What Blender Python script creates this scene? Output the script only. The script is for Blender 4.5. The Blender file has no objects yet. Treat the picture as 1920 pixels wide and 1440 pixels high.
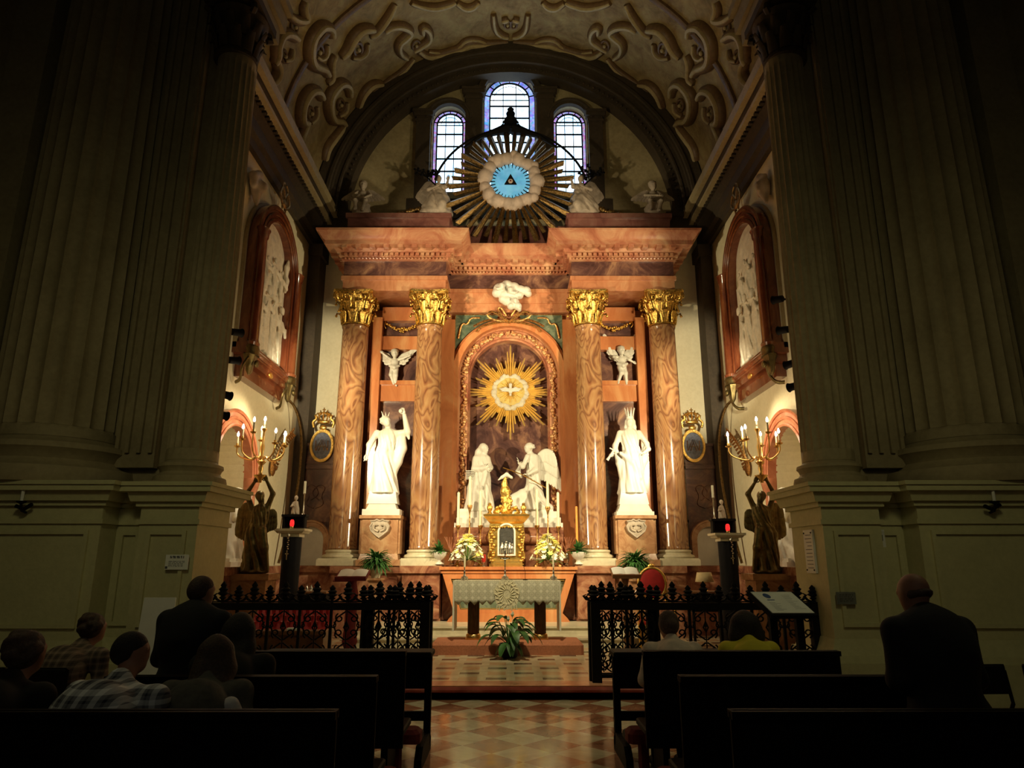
import bpy, math, random
import numpy as np
from mathutils import Matrix, Vector, Euler
random.seed(7); rng = np.random.default_rng(5)
PI = math.pi
S = bpy.context.scene
COL = S.collection

# ------------------------------------------------------------------ camera
F_PX, PITCH, EYE = 1300.0, math.radians(14.3), 1.65
cd = bpy.data.cameras.new('camera'); cam = bpy.data.objects.new('camera', cd); COL.objects.link(cam)
cd.sensor_width = 36; cd.lens = F_PX/1920*36; cd.clip_start = .05; cd.clip_end = 200
cam.location = (0, 0, EYE); cam.rotation_euler = (PI/2+PITCH, 0, -math.atan(3/F_PX))
S.camera = cam
# ------------------------------------------------------------------ world, exposure
w = bpy.data.worlds.new('world'); S.world = w; w.use_nodes = True
w.node_tree.nodes['Background'].inputs[0].default_value = (.55, .5, .4, 1)
w.node_tree.nodes['Background'].inputs[1].default_value = .004
S.view_settings.view_transform = 'Standard'; S.view_settings.look = 'None'
S.view_settings.exposure = 0.0; S.view_settings.gamma = 1
S.view_settings.use_curve_mapping = False
S.cycles.max_bounces = 5; S.cycles.diffuse_bounces = 3; S.cycles.glossy_bounces = 3
S.cycles.sample_clamp_indirect = 3; S.cycles.use_denoising = True
# ------------------------------------------------------------------ the spotlights, the dim nave lamps and added fills
def spot(loc, tgt, power, size, col, blend=.5, rad=.08):
    l = bpy.data.lights.new('spot_lamp', 'SPOT'); l.energy = power; l.spot_size = math.radians(size)
    l.spot_blend = blend; l.color = col; l.shadow_soft_size = rad
    o = bpy.data.objects.new('spot_lamp', l); COL.objects.link(o); o.location = loc
    o.rotation_euler = (Vector(tgt)-Vector(loc)).to_track_quat('-Z', 'Y').to_euler()
    return o
def area(loc, tgt, power, sx, sy, col):
    l = bpy.data.lights.new('area_lamp', 'AREA'); l.shape = 'RECTANGLE'; l.size = sx; l.size_y = sy
    l.energy = power; l.color = col
    o = bpy.data.objects.new('area_lamp', l); COL.objects.link(o); o.location = loc
    o.rotation_euler = (Vector(tgt)-Vector(loc)).to_track_quat('-Z', 'Y').to_euler()
    return o
WARM = (1, .84, .51); WARM2 = (1, .80, .50)
for s in (-1, 1):
    spot((s*4.25, 10.75, 4.5), (-s*.6, 16, 4.4), 1650, 88, WARM, .6, .10)      # wall spots towards the retable
    spot((s*4.5, 10.85, 4.1), (s*2.72, 15.2, 3.6), 650, 19, (1, .94, .82), .6, .06)   # tight spots on the two niche statues
    spot((s*4.1, 10.8, 7.0), (s*.8, 15.6, 8.6), 720, 60, WARM2, .8, .10)
    spot((s*3.9, 11.0, 4.6), (s*4.6, 16.6, 6.0), 1100, 36, (1,.88,.6), .7, .1)         # along the side wall to the rear corner
    spot((s*4.2, 13.1, 4.6), (s*4.95, 12.6, 3.6), 110, 120, (1, .86, .55), 1, .1)   # grazing the side walls
    area((s*3.6, 5.0, 4.9), (s*4.8, 8.9, .9), 16, .7, .7, (.95, .86, .42))    # dim lamps of the nave
    area((s*3.0, 1.5, 6.5), (s*5.8, 9.0, 6.0), 3.5, 1.2, 1.2, (.95, .86, .48))
area((0, -1.5, 5.0), (-.6, 4, 1.0), 9, 1.5, 1, (1, .92, .72))  # added fill behind the camera, brightens the people in the pews
spot((0, 8.6, 8.6), (0, 14.0, 1.0), 2300, 42, (1,.84,.52), .8, .1)                     # chancel lamp on the altar
spot((0, 9.6, 9.2), (0, 9.6, 0), 680, 46, (1,.86,.52), .9, .1)                 # added overhead fill, brightens the floor round the chancel step
for s in (-1, 1): spot((s*1.4, 10.7, 9.6), (-s*1.6, 13.2, 15), 170, 100, (1, .84, .46), .9, .12)
spot((0, 10.5, 9.2), (0, 15.7, 10.9), 130, 24, (1, .84, .6), .9, .12)             # on the upper glory                    # weak uplight on the vault

# ------------------------------------------------------------------ pixel -> world point
CP, SP = math.cos(PITCH), math.sin(PITCH)
def at(px, py, Y):
    dy = 720-py; k = Y/(F_PX*CP-dy*SP)
    return Vector(((px-957)*k, Y, EYE+(F_PX*SP+dy*CP)*k))
def Zat(py, Y): return at(957, py, Y).z
def Xat(px, py, Y): return at(px, py, Y).x

# ------------------------------------------------------------------ mesh builder
class MB:
    def __init__(s): s.v = []; s.f = []; s.M = None
    def add(s, v, f):
        n = len(s.v)
        if s.M is not None: v = [s.M @ Vector(p) for p in v]
        s.v.extend([tuple(p) for p in v]); s.f.extend([tuple(i+n for i in q) for q in f]); return s
    def box(s, x0, x1, y0, y1, z0, z1, tx=0, ty=0):
        if x0 > x1: x0, x1 = x1, x0
        v = [(x0,y0,z0),(x1,y0,z0),(x1,y1,z0),(x0,y1,z0),(x0+tx,y0+ty,z1),(x1-tx,y0+ty,z1),(x1-tx,y1-ty,z1),(x0+tx,y1-ty,z1)]
        return s.add(v, [(0,3,2,1),(4,5,6,7),(0,1,5,4),(1,2,6,5),(2,3,7,6),(3,0,4,7)])
    def bbox(s, x0, x1, y0, y1, z0, z1, b=.01):           # box with bevelled long edges (vertical + top)
        if x0 > x1: x0, x1 = x1, x0
        L = [(z0, 0), (z1-b, 0), (z1, b)]; v = []; f = []
        for z, i in L:
            X0, X1, Y0, Y1 = x0+i, x1-i, y0+i, y1-i; c = b
            v += [(X0+c,Y0,z),(X1-c,Y0,z),(X1,Y0+c,z),(X1,Y1-c,z),(X1-c,Y1,z),(X0+c,Y1,z),(X0,Y1-c,z),(X0,Y0+c,z)]
        for k in range(2):
            for i in range(8):
                j = (i+1) % 8; f.append((k*8+i, k*8+j, k*8+8+j, k*8+8+i))
        f += [tuple(range(7,-1,-1)), tuple(range(16,24))]
        return s.add(v, f)
    def lathe(s, prof, c=(0,0,0), n=24, fl=None, cap=True, sx=1, sy=1):
        v = []; f = []
        for i, (r, z) in enumerate(prof):
            for k in range(n):
                a = 2*PI*k/n; rr = r
                if fl: rr = r*fl(a, z)
                v.append((c[0]+rr*math.cos(a)*sx, c[1]+rr*math.sin(a)*sy, c[2]+z))
        for i in range(len(prof)-1):
            for k in range(n):
                j = (k+1) % n; f.append((i*n+k, i*n+j, (i+1)*n+j, (i+1)*n+k))
        if cap: f += [tuple(range(n-1,-1,-1)), tuple(range((len(prof)-1)*n, len(prof)*n))]
        return s.add(v, f)
    def tube(s, pts, r, n=6, closed=False, flat=None, up=None):
        P = [Vector(p) for p in pts]; m = len(P)
        R = r if isinstance(r, (list, tuple)) else [r]*m
        v = []; f = []; prev = None
        for i in range(m):
            a = P[(i-1) % m] if (closed or i > 0) else P[i]
            b = P[(i+1) % m] if (closed or i < m-1) else P[i]
            t = (b-a)
            t = t.normalized() if t.length > 1e-9 else Vector((0,0,1))
            if up is not None: u = Vector(up[i] if isinstance(up, list) else up)
            elif prev is not None: u = prev
            else: u = Vector((0,0,1)) if abs(t.z) < .9 else Vector((0,1,0))
            u = (u-t*u.dot(t))
            u = u.normalized() if u.length > 1e-6 else t.orthogonal().normalized()
            prev = u; w_ = t.cross(u); fu = flat if flat else 1
            for k in range(n):
                g = 2*PI*k/n+PI/n
                v.append(P[i]+(u*math.cos(g)*fu+w_*math.sin(g))*R[i])
        for i in range(m if closed else m-1):
            j = (i+1) % m
            for k in range(n):
                q = (k+1) % n; f.append((i*n+k, i*n+q, j*n+q, j*n+k))
        if not closed: f += [tuple(range(n-1,-1,-1)), tuple(range((m-1)*n, m*n))]
        return s.add(v, f)
    def sph(s, c, r, n=12, m=8):
        r = (r, r, r) if not isinstance(r, (tuple, list)) else r
        v = [(c[0], c[1], c[2]-r[2])]; f = []
        for i in range(1, m):
            t = PI*i/m
            for k in range(n):
                a = 2*PI*k/n; v.append((c[0]+r[0]*math.sin(t)*math.cos(a), c[1]+r[1]*math.sin(t)*math.sin(a), c[2]-r[2]*math.cos(t)))
        v.append((c[0], c[1], c[2]+r[2])); L = len(v)-1
        for k in range(n):
            j = (k+1) % n; f.append((0, 1+j, 1+k)); f.append((L, L-n+k, L-n+j))
            for i in range(m-2): f.append((1+i*n+k, 1+i*n+j, 1+(i+1)*n+j, 1+(i+1)*n+k))
        return s.add(v, f)
    def prism(s, poly, ax, a0, a1):                        # 2-D polygon pushed along axis ax ('x','y','z')
        def p3(u, t, d): return {'x': (d,u,t), 'y': (u,d,t), 'z': (u,t,d)}[ax]
        n = len(poly); v = [p3(u,t,a0) for u,t in poly]+[p3(u,t,a1) for u,t in poly]
        f = [tuple(range(n)), tuple(range(2*n-1, n-1, -1))]+[(i, i+n, (i+1)%n+n, (i+1)%n) for i in range(n)]
        return s.add(v, f)
    def ring(s, outer, inner, ax, a0, a1):                 # band between two open polylines of equal length
        def p3(u, t, d): return {'x': (d,u,t), 'y': (u,d,t), 'z': (u,t,d)}[ax]
        n = len(outer); v = [p3(*p, a0) for p in outer]+[p3(*p, a0) for p in inner]+[p3(*p, a1) for p in outer]+[p3(*p, a1) for p in inner]
        f = []
        for i in range(n-1):
            f += [(i,i+1,n+i+1,n+i),(2*n+i,3*n+i,3*n+i+1,2*n+i+1),(i,2*n+i,2*n+i+1,i+1),(n+i,n+i+1,3*n+i+1,3*n+i)]
        f += [(0,n,3*n,2*n),(n-1,3*n-1,4*n-1,2*n-1)]
        return s.add(v, f)
    def sweep(s, prof, path, nrm):                         # moulding: prof (out, up) swept along path with outward dirs nrm
        m = len(prof); v = []; f = []
        for p, d in zip(path, nrm):
            for o, u in prof: v.append((p[0]+d[0]*o, p[1]+d[1]*o, p[2]+u))
        for i in range(len(path)-1):
            for k in range(m-1): f.append((i*m+k, i*m+k+1, (i+1)*m+k+1, (i+1)*m+k))
        return s.add(v, f)
    def build(s, name, m, parent=None, world=False, smooth=None, org=None, loc=None):
        v = s.v
        if world and parent is not None:
            q = parent
            while q is not None:
                L = q.location; v = [(a-L[0], b-L[1], c-L[2]) for a, b, c in v]; q = q.parent
        if org is not None: v = [(a-org[0], b-org[1], c-org[2]) for a, b, c in v]
        me = bpy.data.meshes.new(name); me.from_pydata(v, [], s.f); me.materials.append(m)
        bm = __import__('bmesh').new(); bm.from_mesh(me); __import__('bmesh').ops.recalc_face_normals(bm, faces=bm.faces); bm.to_mesh(me); bm.free()
        o = bpy.data.objects.new(name, me); COL.objects.link(o)
        if parent is not None: o.parent = parent
        if org is not None: o.location = org
        if loc is not None: o.location = loc
        if smooth is not None:
            me.polygons.foreach_set('use_smooth', [True]*len(me.polygons))
            if smooth < 179:
                me.set_sharp_from_angle(angle=math.radians(smooth))
        me.update(); return o

def empty(name, loc, label, cat, group=None, rz=0):
    o = bpy.data.objects.new(name, None); COL.objects.link(o); o.location = loc; o.rotation_euler[2] = rz
    o.empty_display_size = .1
    return tag(o, label, cat, group)
def tag(o, label=None, cat=None, group=None, kind=None):
    if label: o['label'] = label
    if cat: o['category'] = cat
    if group: o['group'] = group
    if kind: o['kind'] = kind
    return o
def struct(o): o['kind'] = 'structure'; return o
def copy_tree(o, parent=None):
    c = o.copy(); COL.objects.link(c)
    if parent is not None: c.parent = parent
    for ch in [x for x in S.objects if x.parent == o]: copy_tree(ch, c)
    return c
def dup(o, loc, label=None, rz=None, sc=None, group=None):
    c = copy_tree(o); c.location = loc
    if label: c['label'] = label
    if group: c['group'] = group
    if rz is not None: c.rotation_euler[2] = rz
    if sc is not None: c.scale = sc
    return c
def arc(cx, cz, r, a0, a1, n, rz=None):
    rz = rz or r
    return [(cx+r*math.cos(math.radians(a0+(a1-a0)*i/n)), cz+rz*math.sin(math.radians(a0+(a1-a0)*i/n))) for i in range(n+1)]
def smooth_path(P, it=2):
    P = [Vector(p) for p in P]
    for _ in range(it):
        Q = [P[0]]
        for a, b in zip(P, P[1:]): Q += [a*.75+b*.25, a*.25+b*.75]
        Q.append(P[-1]); P = Q
    return P

# ------------------------------------------------------------------ sculpting: smooth unions of rounded cones on a grid
class Sc:
    def __init__(s, res): s.res = res; s.p = []
    def cone(s, a, b, r1, r2=None, k=.03, sub=False):
        r2 = r1 if r2 is None else r2; a = np.array(a, float); b = np.array(b, float); R = max(r1, r2)
        lo = np.minimum(a, b)-R; hi = np.maximum(a, b)+R
        def f(X):
            ab = b-a; L = max(ab@ab, 1e-9); t = np.clip(((X-a)@ab)/L, 0, 1)
            return np.linalg.norm(X-a-t[..., None]*ab, axis=-1)-(r1+(r2-r1)*t)
        s.p.append((f, lo, hi, k, sub)); return s
    def chain(s, pts, rs, k=.03):
        for i in range(len(pts)-1): s.cone(pts[i], pts[i+1], rs[i], rs[i+1], k)
        return s
    def ell(s, c, r, k=.03, rot=None, sub=False):
        c = np.array(c, float); r = np.array(r, float); R = r.max()
        M = None if rot is None else np.array(Euler(rot).to_matrix().transposed())
        def f(X):
            q = X-c
            if M is not None: q = q@M.T
            k0 = np.linalg.norm(q/r, axis=-1); k1 = np.linalg.norm(q/(r*r), axis=-1)
            return np.where(k0 < 1e-6, -r.min(), k0*(k0-1)/np.maximum(k1, 1e-6))
        e = R if rot is not None else r
        s.p.append((f, c-e, c+e, k, sub)); return s
    def robe(s, prof, n=9, amp=.012, tw=2., k=.03, ph=0, hollow=None):
        P = np.array(prof, float); o = np.argsort(P[:, 0]); P = P[o]
        R = P[:, 3:5].max()+amp; lo = np.array([(P[:,1]-P[:,3]).min()-amp, (P[:,2]-P[:,4]).min()-amp, P[0,0]]); hi = np.array([(P[:,1]+P[:,3]).max()+amp, (P[:,2]+P[:,4]).max()+amp, P[-1,0]])
        H = P[-1,0]-P[0,0]
        def f(X):
            z = X[..., 2]; cx, cy, rx, ry = [np.interp(z, P[:,0], P[:,i]) for i in (1,2,3,4)]
            x = X[..., 0]-cx; y = X[..., 1]-cy; th = np.arctan2(y, x)
            u = np.clip((P[-1,0]-z)/H, 0, 1)
            ar = n*th+tw*z/H*3+ph+1.3*np.sin(2*th+z/H*4+ph); fo = 1.9*np.abs(np.sin(ar*.5))-1+.28*np.sin(ar*1.7+z/H*9)
            d = (np.sqrt((x/rx)**2+(y/ry)**2)-1)*np.minimum(rx, ry)-1.35*amp*(.35+.65*u)*fo
            return np.maximum(d*.7, np.maximum(P[0,0]-z, z-P[-1,0]))
        s.p.append((f, lo, hi, k, False)); return s
    def box(s, c, h, k=.01, rot=None):
        c = np.array(c, float); h = np.array(h, float); M = None if rot is None else np.array(Euler(rot).to_matrix().transposed())
        def f(X):
            q = X-c
            if M is not None: q = q@M.T
            q = np.abs(q)-h
            return np.linalg.norm(np.maximum(q, 0), axis=-1)+np.minimum(q.max(axis=-1), 0)-.004
        e = np.linalg.norm(h)*np.ones(3) if rot is not None else h+.004
        s.p.append((f, c-e, c+e, k, False)); return s
    def mesh(s):
        g = s.res; lo = np.min([p[1] for p in s.p if not p[4]], axis=0)-3*g; hi = np.max([p[2] for p in s.p if not p[4]], axis=0)+3*g
        N = np.ceil((hi-lo)/g).astype(int)+1; V = np.full(N, 1., np.float64)
        ax = [lo[i]+g*np.arange(N[i]) for i in range(3)]
        for f, a, b, k, sub in s.p:
            m = k+2*g; i0 = np.clip(np.floor((a-m-lo)/g).astype(int), 0, N-1); i1 = np.clip(np.ceil((b+m-lo)/g).astype(int)+1, 1, N)
            if (i1 <= i0).any(): continue
            X = np.stack(np.meshgrid(*[ax[i][i0[i]:i1[i]] for i in range(3)], indexing='ij'), -1)
            d = f(X); sl = tuple(slice(i0[i], i1[i]) for i in range(3)); A = V[sl]
            if sub: d = -d; h = np.maximum(k-np.abs(A-d), 0)/k; V[sl] = np.maximum(A, d)+h*h*k/4
            else: h = np.maximum(k-np.abs(A-d), 0)/k; V[sl] = np.minimum(A, d)-h*h*k/4
        ins = V < 0; acc = np.zeros(tuple(N-1)+(3,)); cnt = np.zeros(tuple(N-1)); I = np.indices(N-1)
        off = [(i,j,k) for i in (0,1) for j in (0,1) for k in (0,1)]
        def sh(A, o): return A[o[0]:N[0]-1+o[0], o[1]:N[1]-1+o[1], o[2]:N[2]-1+o[2]]
        for a in range(3):
            for o in off:
                if o[a]: continue
                o2 = list(o); o2[a] = 1; v0 = sh(V, o); v1 = sh(V, o2); c = (v0 < 0) != (v1 < 0)
                t = np.where(c, v0/np.where(c, v0-v1, 1), 0)
                for b in range(3): acc[..., b] += np.where(c, (t if b == a else o[b]), 0)
                cnt += c
        ok = cnt > 0; idx = np.full(cnt.shape, -1); idx[ok] = np.arange(ok.sum())
        P = (acc[ok]/cnt[ok][:, None]+np.stack([I[i][ok] for i in range(3)], -1))*g+lo
        F = []
        for a in range(3):
            b, c = (a+1) % 3, (a+2) % 3
            n2 = N-1; sl0 = [slice(1, n2[i]) for i in range(3)]; sl0[a] = slice(0, n2[a])
            sl1 = list(sl0); sl1[a] = slice(1, n2[a]+1)
            e0 = ins[tuple(sl0)]; e1 = ins[tuple(sl1)]; q = np.argwhere(e0 != e1)
            if not len(q): continue
            base = q.copy()
            for i in (b, c): base[:, i] += 1
            def id_(db, dc):
                t = base.copy(); t[:, b] -= db; t[:, c] -= dc; return idx[t[:,0], t[:,1], t[:,2]]
            Q = np.stack([id_(0,0), id_(1,0), id_(1,1), id_(0,1)], -1)
            s0 = e0[q[:,0], q[:,1], q[:,2]]; Q[s0] = Q[s0][:, ::-1]; F.append(Q)
        F = np.concatenate(F) if F else np.zeros((0,4), int)
        F = F[(F >= 0).all(1)]
        return P, F[:, ::-1]
    def build(s, name, m, parent=None, org=None, M=None, extra=None):
        P, F = s.mesh()
        mb = MB(); mb.M = M; mb.add([tuple(p) for p in P], [tuple(int(i) for i in q) for q in F]); 
        if extra: extra(mb)
        mb.M = None
        return mb.build(name, m, parent, org=org, smooth=180)
# ------------------------------------------------------------------ materials
MATS = {}
class NT:
    def __init__(s, name, rough=.5, metal=0, spec=.5, coat=0):
        s.m = bpy.data.materials.new(name); s.m.use_nodes = True; s.t = s.m.node_tree; s.b = s.t.nodes['Principled BSDF']
        s.b.inputs['Roughness'].default_value = rough; s.b.inputs['Metallic'].default_value = metal
        s.b.inputs['Specular IOR Level'].default_value = spec; s.b.inputs['Coat Weight'].default_value = coat
        MATS[name] = s.m
    def n(s, t, **k):
        x = s.t.nodes.new('ShaderNode'+t)
        for a, v in k.items():
            if a in x.inputs.keys():
                x.inputs[a].default_value = v
            else: setattr(x, a, v)
        return x
    def l(s, a, b): s.t.links.new(a, b)
    def co(s, kind='Object', sc=None, rot=None, loc=None):
        c = s.n('TexCoord'); mp = s.n('Mapping')
        if sc: mp.inputs['Scale'].default_value = sc
        if rot: mp.inputs['Rotation'].default_value = rot
        if loc: mp.inputs['Location'].default_value = loc
        s.l(c.outputs[kind], mp.inputs[0]); return mp.outputs[0]
    def ramp(s, fac, stops):
        r = s.n('ValToRGB'); e = r.color_ramp.elements
        while len(e) < len(stops): e.new(.5)
        for i, (p, c) in enumerate(stops): e[i].position = p; e[i].color = (*c, 1)
        s.l(fac, r.inputs[0]); return r.outputs[0]
    def math(s, op, a, b=None, c=None):
        x = s.n('Math', operation=op)
        for i, v in enumerate((a, b, c)):
            if v is None: continue
            if isinstance(v, (int, float)): x.inputs[i].default_value = v
            else: s.l(v, x.inputs[i])
        return x.outputs[0]
    def mix(s, f, a, b, mode='MIX'):
        x = s.n('MixRGB', blend_type=mode)
        for i, v in enumerate((f, a, b)):
            if isinstance(v, (int, float)): x.inputs[i].default_value = v
            elif isinstance(v, tuple): x.inputs[i].default_value = (*v, 1)
            else: s.l(v, x.inputs[i])
        return x.outputs[0]
    def noise(s, co, scale, detail=4, rough=.6, dist=0):
        x = s.n('TexNoise', Scale=scale, Detail=detail, Roughness=rough, Distortion=dist); s.l(co, x.inputs['Vector']); return x.outputs[0]
    def bump(s, h, strength=.3, dist=.02):
        x = s.n('Bump', Strength=strength, Distance=dist); s.l(h, x.inputs['Height']); s.l(x.outputs[0], s.b.inputs['Normal'])
    def base(s, c):
        if isinstance(c, tuple): s.b.inputs['Base Color'].default_value = (*c, 1)
        else: s.l(c, s.b.inputs['Base Color'])
def plain(name, c, rough=.5, metal=0, var=.25, vs=6, bump=0, bs=30, spec=.5, coat=0):
    t = NT(name, rough, metal, spec, coat); co = t.co()
    n = t.noise(co, vs); d = tuple(x*(1-var) for x in c); h = tuple(min(1, x*(1+var)) for x in c)
    t.base(t.ramp(n, [(.3, d), (.7, h)]))
    if bump: t.bump(t.noise(co, bs, 3), bump, .01)
    return t.m
def marble(name, stops, scale=1.5, dist=2, detail=6, rough=.22, vein=None, vs=2.2, sc=(1,1,1), coat=0):
    t = NT(name, rough, 0, .5, coat); co = t.co(sc=sc)
    c = t.ramp(t.noise(co, scale, detail, .65, dist*.6), stops)
    if vein:
        wv = t.n('TexWave', Scale=vs, Distortion=14, Detail=4); wv.inputs['Detail Scale'].default_value = 1.3
        t.l(co, wv.inputs[0]); f = t.ramp(wv.outputs['Fac'], [(.0, (.75,)*3), (.10, (0,)*3)])
        c = t.mix(f, c, vein)
    t.base(c); return t.m
# architectural stone
marble('arch_marble', [(.3, (.42,.12,.06)), (.5, (.52,.18,.09)), (.7, (.6,.28,.15))], 2.2, 1.5)
marble('red_marble', [(.28, (.32,.11,.05)), (.5, (.50,.21,.10)), (.72, (.64,.37,.19))], 2.2, 1.5, sc=(1,1,.4))
marble('orange_marble', [(.28, (.34,.10,.035)), (.5, (.52,.19,.07)), (.72, (.64,.33,.14))], 1.6, 1.2, sc=(1,1,.3), rough=.2)
marble('pink_marble', [(.28, (.30,.09,.05)), (.45, (.46,.18,.10)), (.6, (.58,.31,.17)), (.75, (.68,.46,.26))], 1.5, 2.0)
marble('attic_marble_shaded', [(.3, (.16,.06,.05)), (.5, (.27,.11,.085)), (.7, (.36,.19,.14))], 1.8, 2)  # reddish attic marble, darkened so its colour carries the cornice's shade
marble('violet_marble', [(.3, (.045,.02,.02)), (.48, (.12,.055,.045)), (.6, (.25,.125,.08)), (.75, (.50,.29,.15))], 1.3, 2.6, rough=.25)
marble('brown_marble', [(.28, (.10,.03,.02)), (.45, (.26,.10,.055)), (.6, (.40,.20,.11)), (.78, (.55,.38,.24))], 2.0, 3.5, rough=.25)
marble('pedestal_marble', [(.28, (.30,.13,.06)), (.5, (.45,.24,.12)), (.7, (.56,.36,.19))], 2.4, 4)
marble('green_marble', [(.3, (.05,.08,.055)), (.5, (.11,.14,.09)), (.7, (.24,.26,.17))], 4, 2)
marble('white_marble', [(.3, (.62,.59,.50)), (.7, (.78,.75,.66))], 2, 1, rough=.35)
marble('cream_marble', [(.3, (.48,.42,.28)), (.7, (.66,.60,.42))], 3, 2, rough=.3)
marble('pale_relief', [(.3, (.52,.45,.34)), (.7, (.74,.66,.52))], 9, 1, rough=.5)
def column_marble():
    t = NT('column_marble', .16, 0, .5, .15); co = t.co(sc=(1,1,.42))
    n1 = t.noise(co, 1.5, 2, .5, 1.6); 
    r = t.math('FRACT', t.math('MULTIPLY', n1, 13.0))
    lines = t.ramp(r, [(0, (.10,.03,.015)), (.10, (.26,.10,.045)), (.40, (.50,.29,.13)), (.75, (.36,.17,.075)), (1, (.12,.04,.02))])
    c2 = t.ramp(t.noise(co, 3, 5, .7, 1), [(.35, (.30,.12,.06)), (.55, (.44,.25,.12)), (.72, (.66,.49,.26))])
    t.base(t.mix(1.0, t.mix(.35, lines, c2), (.84,.80,.76), 'MULTIPLY')); return t.m
column_marble()
def stone(name, c, d, rough=.8, joint=None):
    t = NT(name, rough); co = t.co()
    k = t.ramp(t.noise(co, 1.3, 6, .7), [(.3, d), (.7, c)])
    k = t.mix(.35, k, t.ramp(t.noise(co, 14, 4), [(.35, d), (.65, c)]))
    t.base(k); t.bump(t.noise(co, 25, 4), .25, .01); return t.m
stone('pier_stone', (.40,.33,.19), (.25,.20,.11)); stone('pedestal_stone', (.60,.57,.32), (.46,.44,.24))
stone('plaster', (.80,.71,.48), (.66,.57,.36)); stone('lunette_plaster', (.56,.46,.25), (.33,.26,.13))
stone('dark_stone', (.085,.06,.035), (.04,.028,.016)); stone('cornice_stone', (.42,.33,.16), (.25,.18,.08))
stone('stucco', (.24,.14,.06), (.10,.05,.02), .5); stone('cornice_pale', (.58,.47,.26), (.38,.28,.13), .6); stone('stucco_pale', (.50,.42,.26), (.32,.25,.14), .6)
def vault():
    t = NT('vault_painting', .8); co = t.co()
    a = t.ramp(t.noise(co, .9, 6, .7, 1.5), [(.3, (.16,.11,.045)), (.45, (.30,.23,.09)), (.58, (.42,.33,.14)), (.72, (.48,.42,.17))])
    b = t.ramp(t.noise(co, 3.3, 5, .7, .6), [(.35, (.10,.05,.025)), (.5, (.3,.16,.08)), (.65, (.42,.33,.16))])
    t.base(t.mix(.4, a, b)); return t.m
vault()
# metals, wood, cloth, plants
def gold(name, c, rough=.28, dark=.35, bs=22):
    t = NT(name, rough, 1); co = t.co(); n = t.noise(co, bs, 4, .6)
    t.base(t.ramp(n, [(.35, tuple(x*dark for x in c)), (.55, c)])); t.bump(n, .5, .02); return t.m
gold('gold', (.90,.58,.15), .38, .25, 30); gold('soft_gold', (.95,.62,.17), .36, .7, 8); gold('old_gold', (.40,.25,.09), .42, .4); gold('dull_gold', (.20,.12,.045), .5, .4); gold('rose_gold', (.75,.42,.15), .42, .3, 30)
plain('bronze', (.13,.095,.035), .42, .85, .4, 12, .2, 40); plain('brass', (.75,.48,.16), .28, 1, .2)
plain('silver', (.62,.58,.5), .25, 1, .3, 20, .3, 50); plain('iron', (.006,.005,.0045), .75, .0, .3, spec=.15)
plain('statue_marble', (.66,.63,.54), .45, 0, .08, 4); plain('aged_marble', (.50,.41,.31), .55, 0, .25, 6, .2, 20)
plain('glory_marble', (.60,.47,.36), .6, 0, .2, 5, .2, 14)
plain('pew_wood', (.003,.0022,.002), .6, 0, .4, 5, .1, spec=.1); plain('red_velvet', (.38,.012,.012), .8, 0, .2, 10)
plain('dark_red', (.16,.012,.012), .85, 0, .3, 9, .2, 40); plain('black_cloth', (.004,.004,.007), .9, 0, .4, 8, .2, 20)
plain('brown_wood', (.20,.085,.03), .4, 0, .3, 6); plain('fluted_brass', (.13,.07,.025), .35, .4, .3, 12)
plain('carpet_brown', (.36,.13,.06), .9, 0, .2, 40, .3, 150); plain('leaf', (.035,.11,.022), .45, 0, .45, 9)
plain('fern_leaf', (.045,.14,.03), .5, 0, .4, 9); plain('leaf_light', (.16,.30,.06), .5, 0, .3, 9); plain('pot_dark', (.012,.012,.012), .4)
plain('petal_white', (.85,.82,.62), .6, 0, .08); plain('petal_yellow', (.82,.70,.16), .6, 0, .12)
plain('paper', (.85,.86,.80), .8, 0, .04); plain('board_white', (.75,.75,.70), .7, 0, .03); plain('ink', (.08,.08,.10), .8); plain('ink_blue', (.05,.10,.26), .8)
plain('candle_wax', (.86,.78,.52), .5, 0, .05); plain('rust', (.35,.12,.05), .6, 0, .4, 20)
plain('grey_plaque', (.16,.17,.15), .4); plain('riser_marble', (.34,.07,.05), .3, 0, .35, 6, coat=.2)
plain('skin', (.33,.16,.10), .6, 0, .1); plain('hair_grey', (.09,.055,.04), .8, 0, .3, 60, .5, 90); plain('hair_dark', (.018,.012,.009), .75, 0, .4, 60, .5, 90)
plain('hair_brown', (.05,.026,.014), .7, 0, .4, 60, .5, 90); plain('jacket_black', (.004,.004,.006), .85, 0, .3, 12, .2, 40)
plain('trousers', (.015,.015,.02), .9, 0, .3); plain('shawl', (.10,.095,.075), .9, 0, .3, 14, .3, 30); plain('yellow_top', (.60,.52,.03), .8, 0, .1)
plain('cream_top', (.75,.62,.5), .85, 0, .15, 14, .2, 30); plain('white_cloth', (.6,.58,.55), .8); plain('olive_dark', (.008,.007,.005), .9, 0, .3, 14)
plain('shade_cream', (.55,.42,.22), .7)
def tartan(name, base, light, s=14):
    t = NT(name, .85); co = t.co(); x = t.n('SeparateXYZ'); t.l(co, x.inputs[0]); c = None
    f = [t.math('FRACT', t.math('MULTIPLY', x.outputs[i], s)) for i in (0, 2)]
    g = [t.math('LESS_THAN', t.math('ABSOLUTE', t.math('SUBTRACT', a, .5)), .17) for a in f]
    h = [t.math('LESS_THAN', t.math('ABSOLUTE', t.math('SUBTRACT', a, .5)), .42) for a in f]
    k = t.math('ADD', t.math('MULTIPLY', t.math('ADD', g[0], g[1]), .38), t.math('MULTIPLY', t.math('ADD', h[0], h[1]), .10))
    t.base(t.mix(k, base, light)); return t.m
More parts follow.
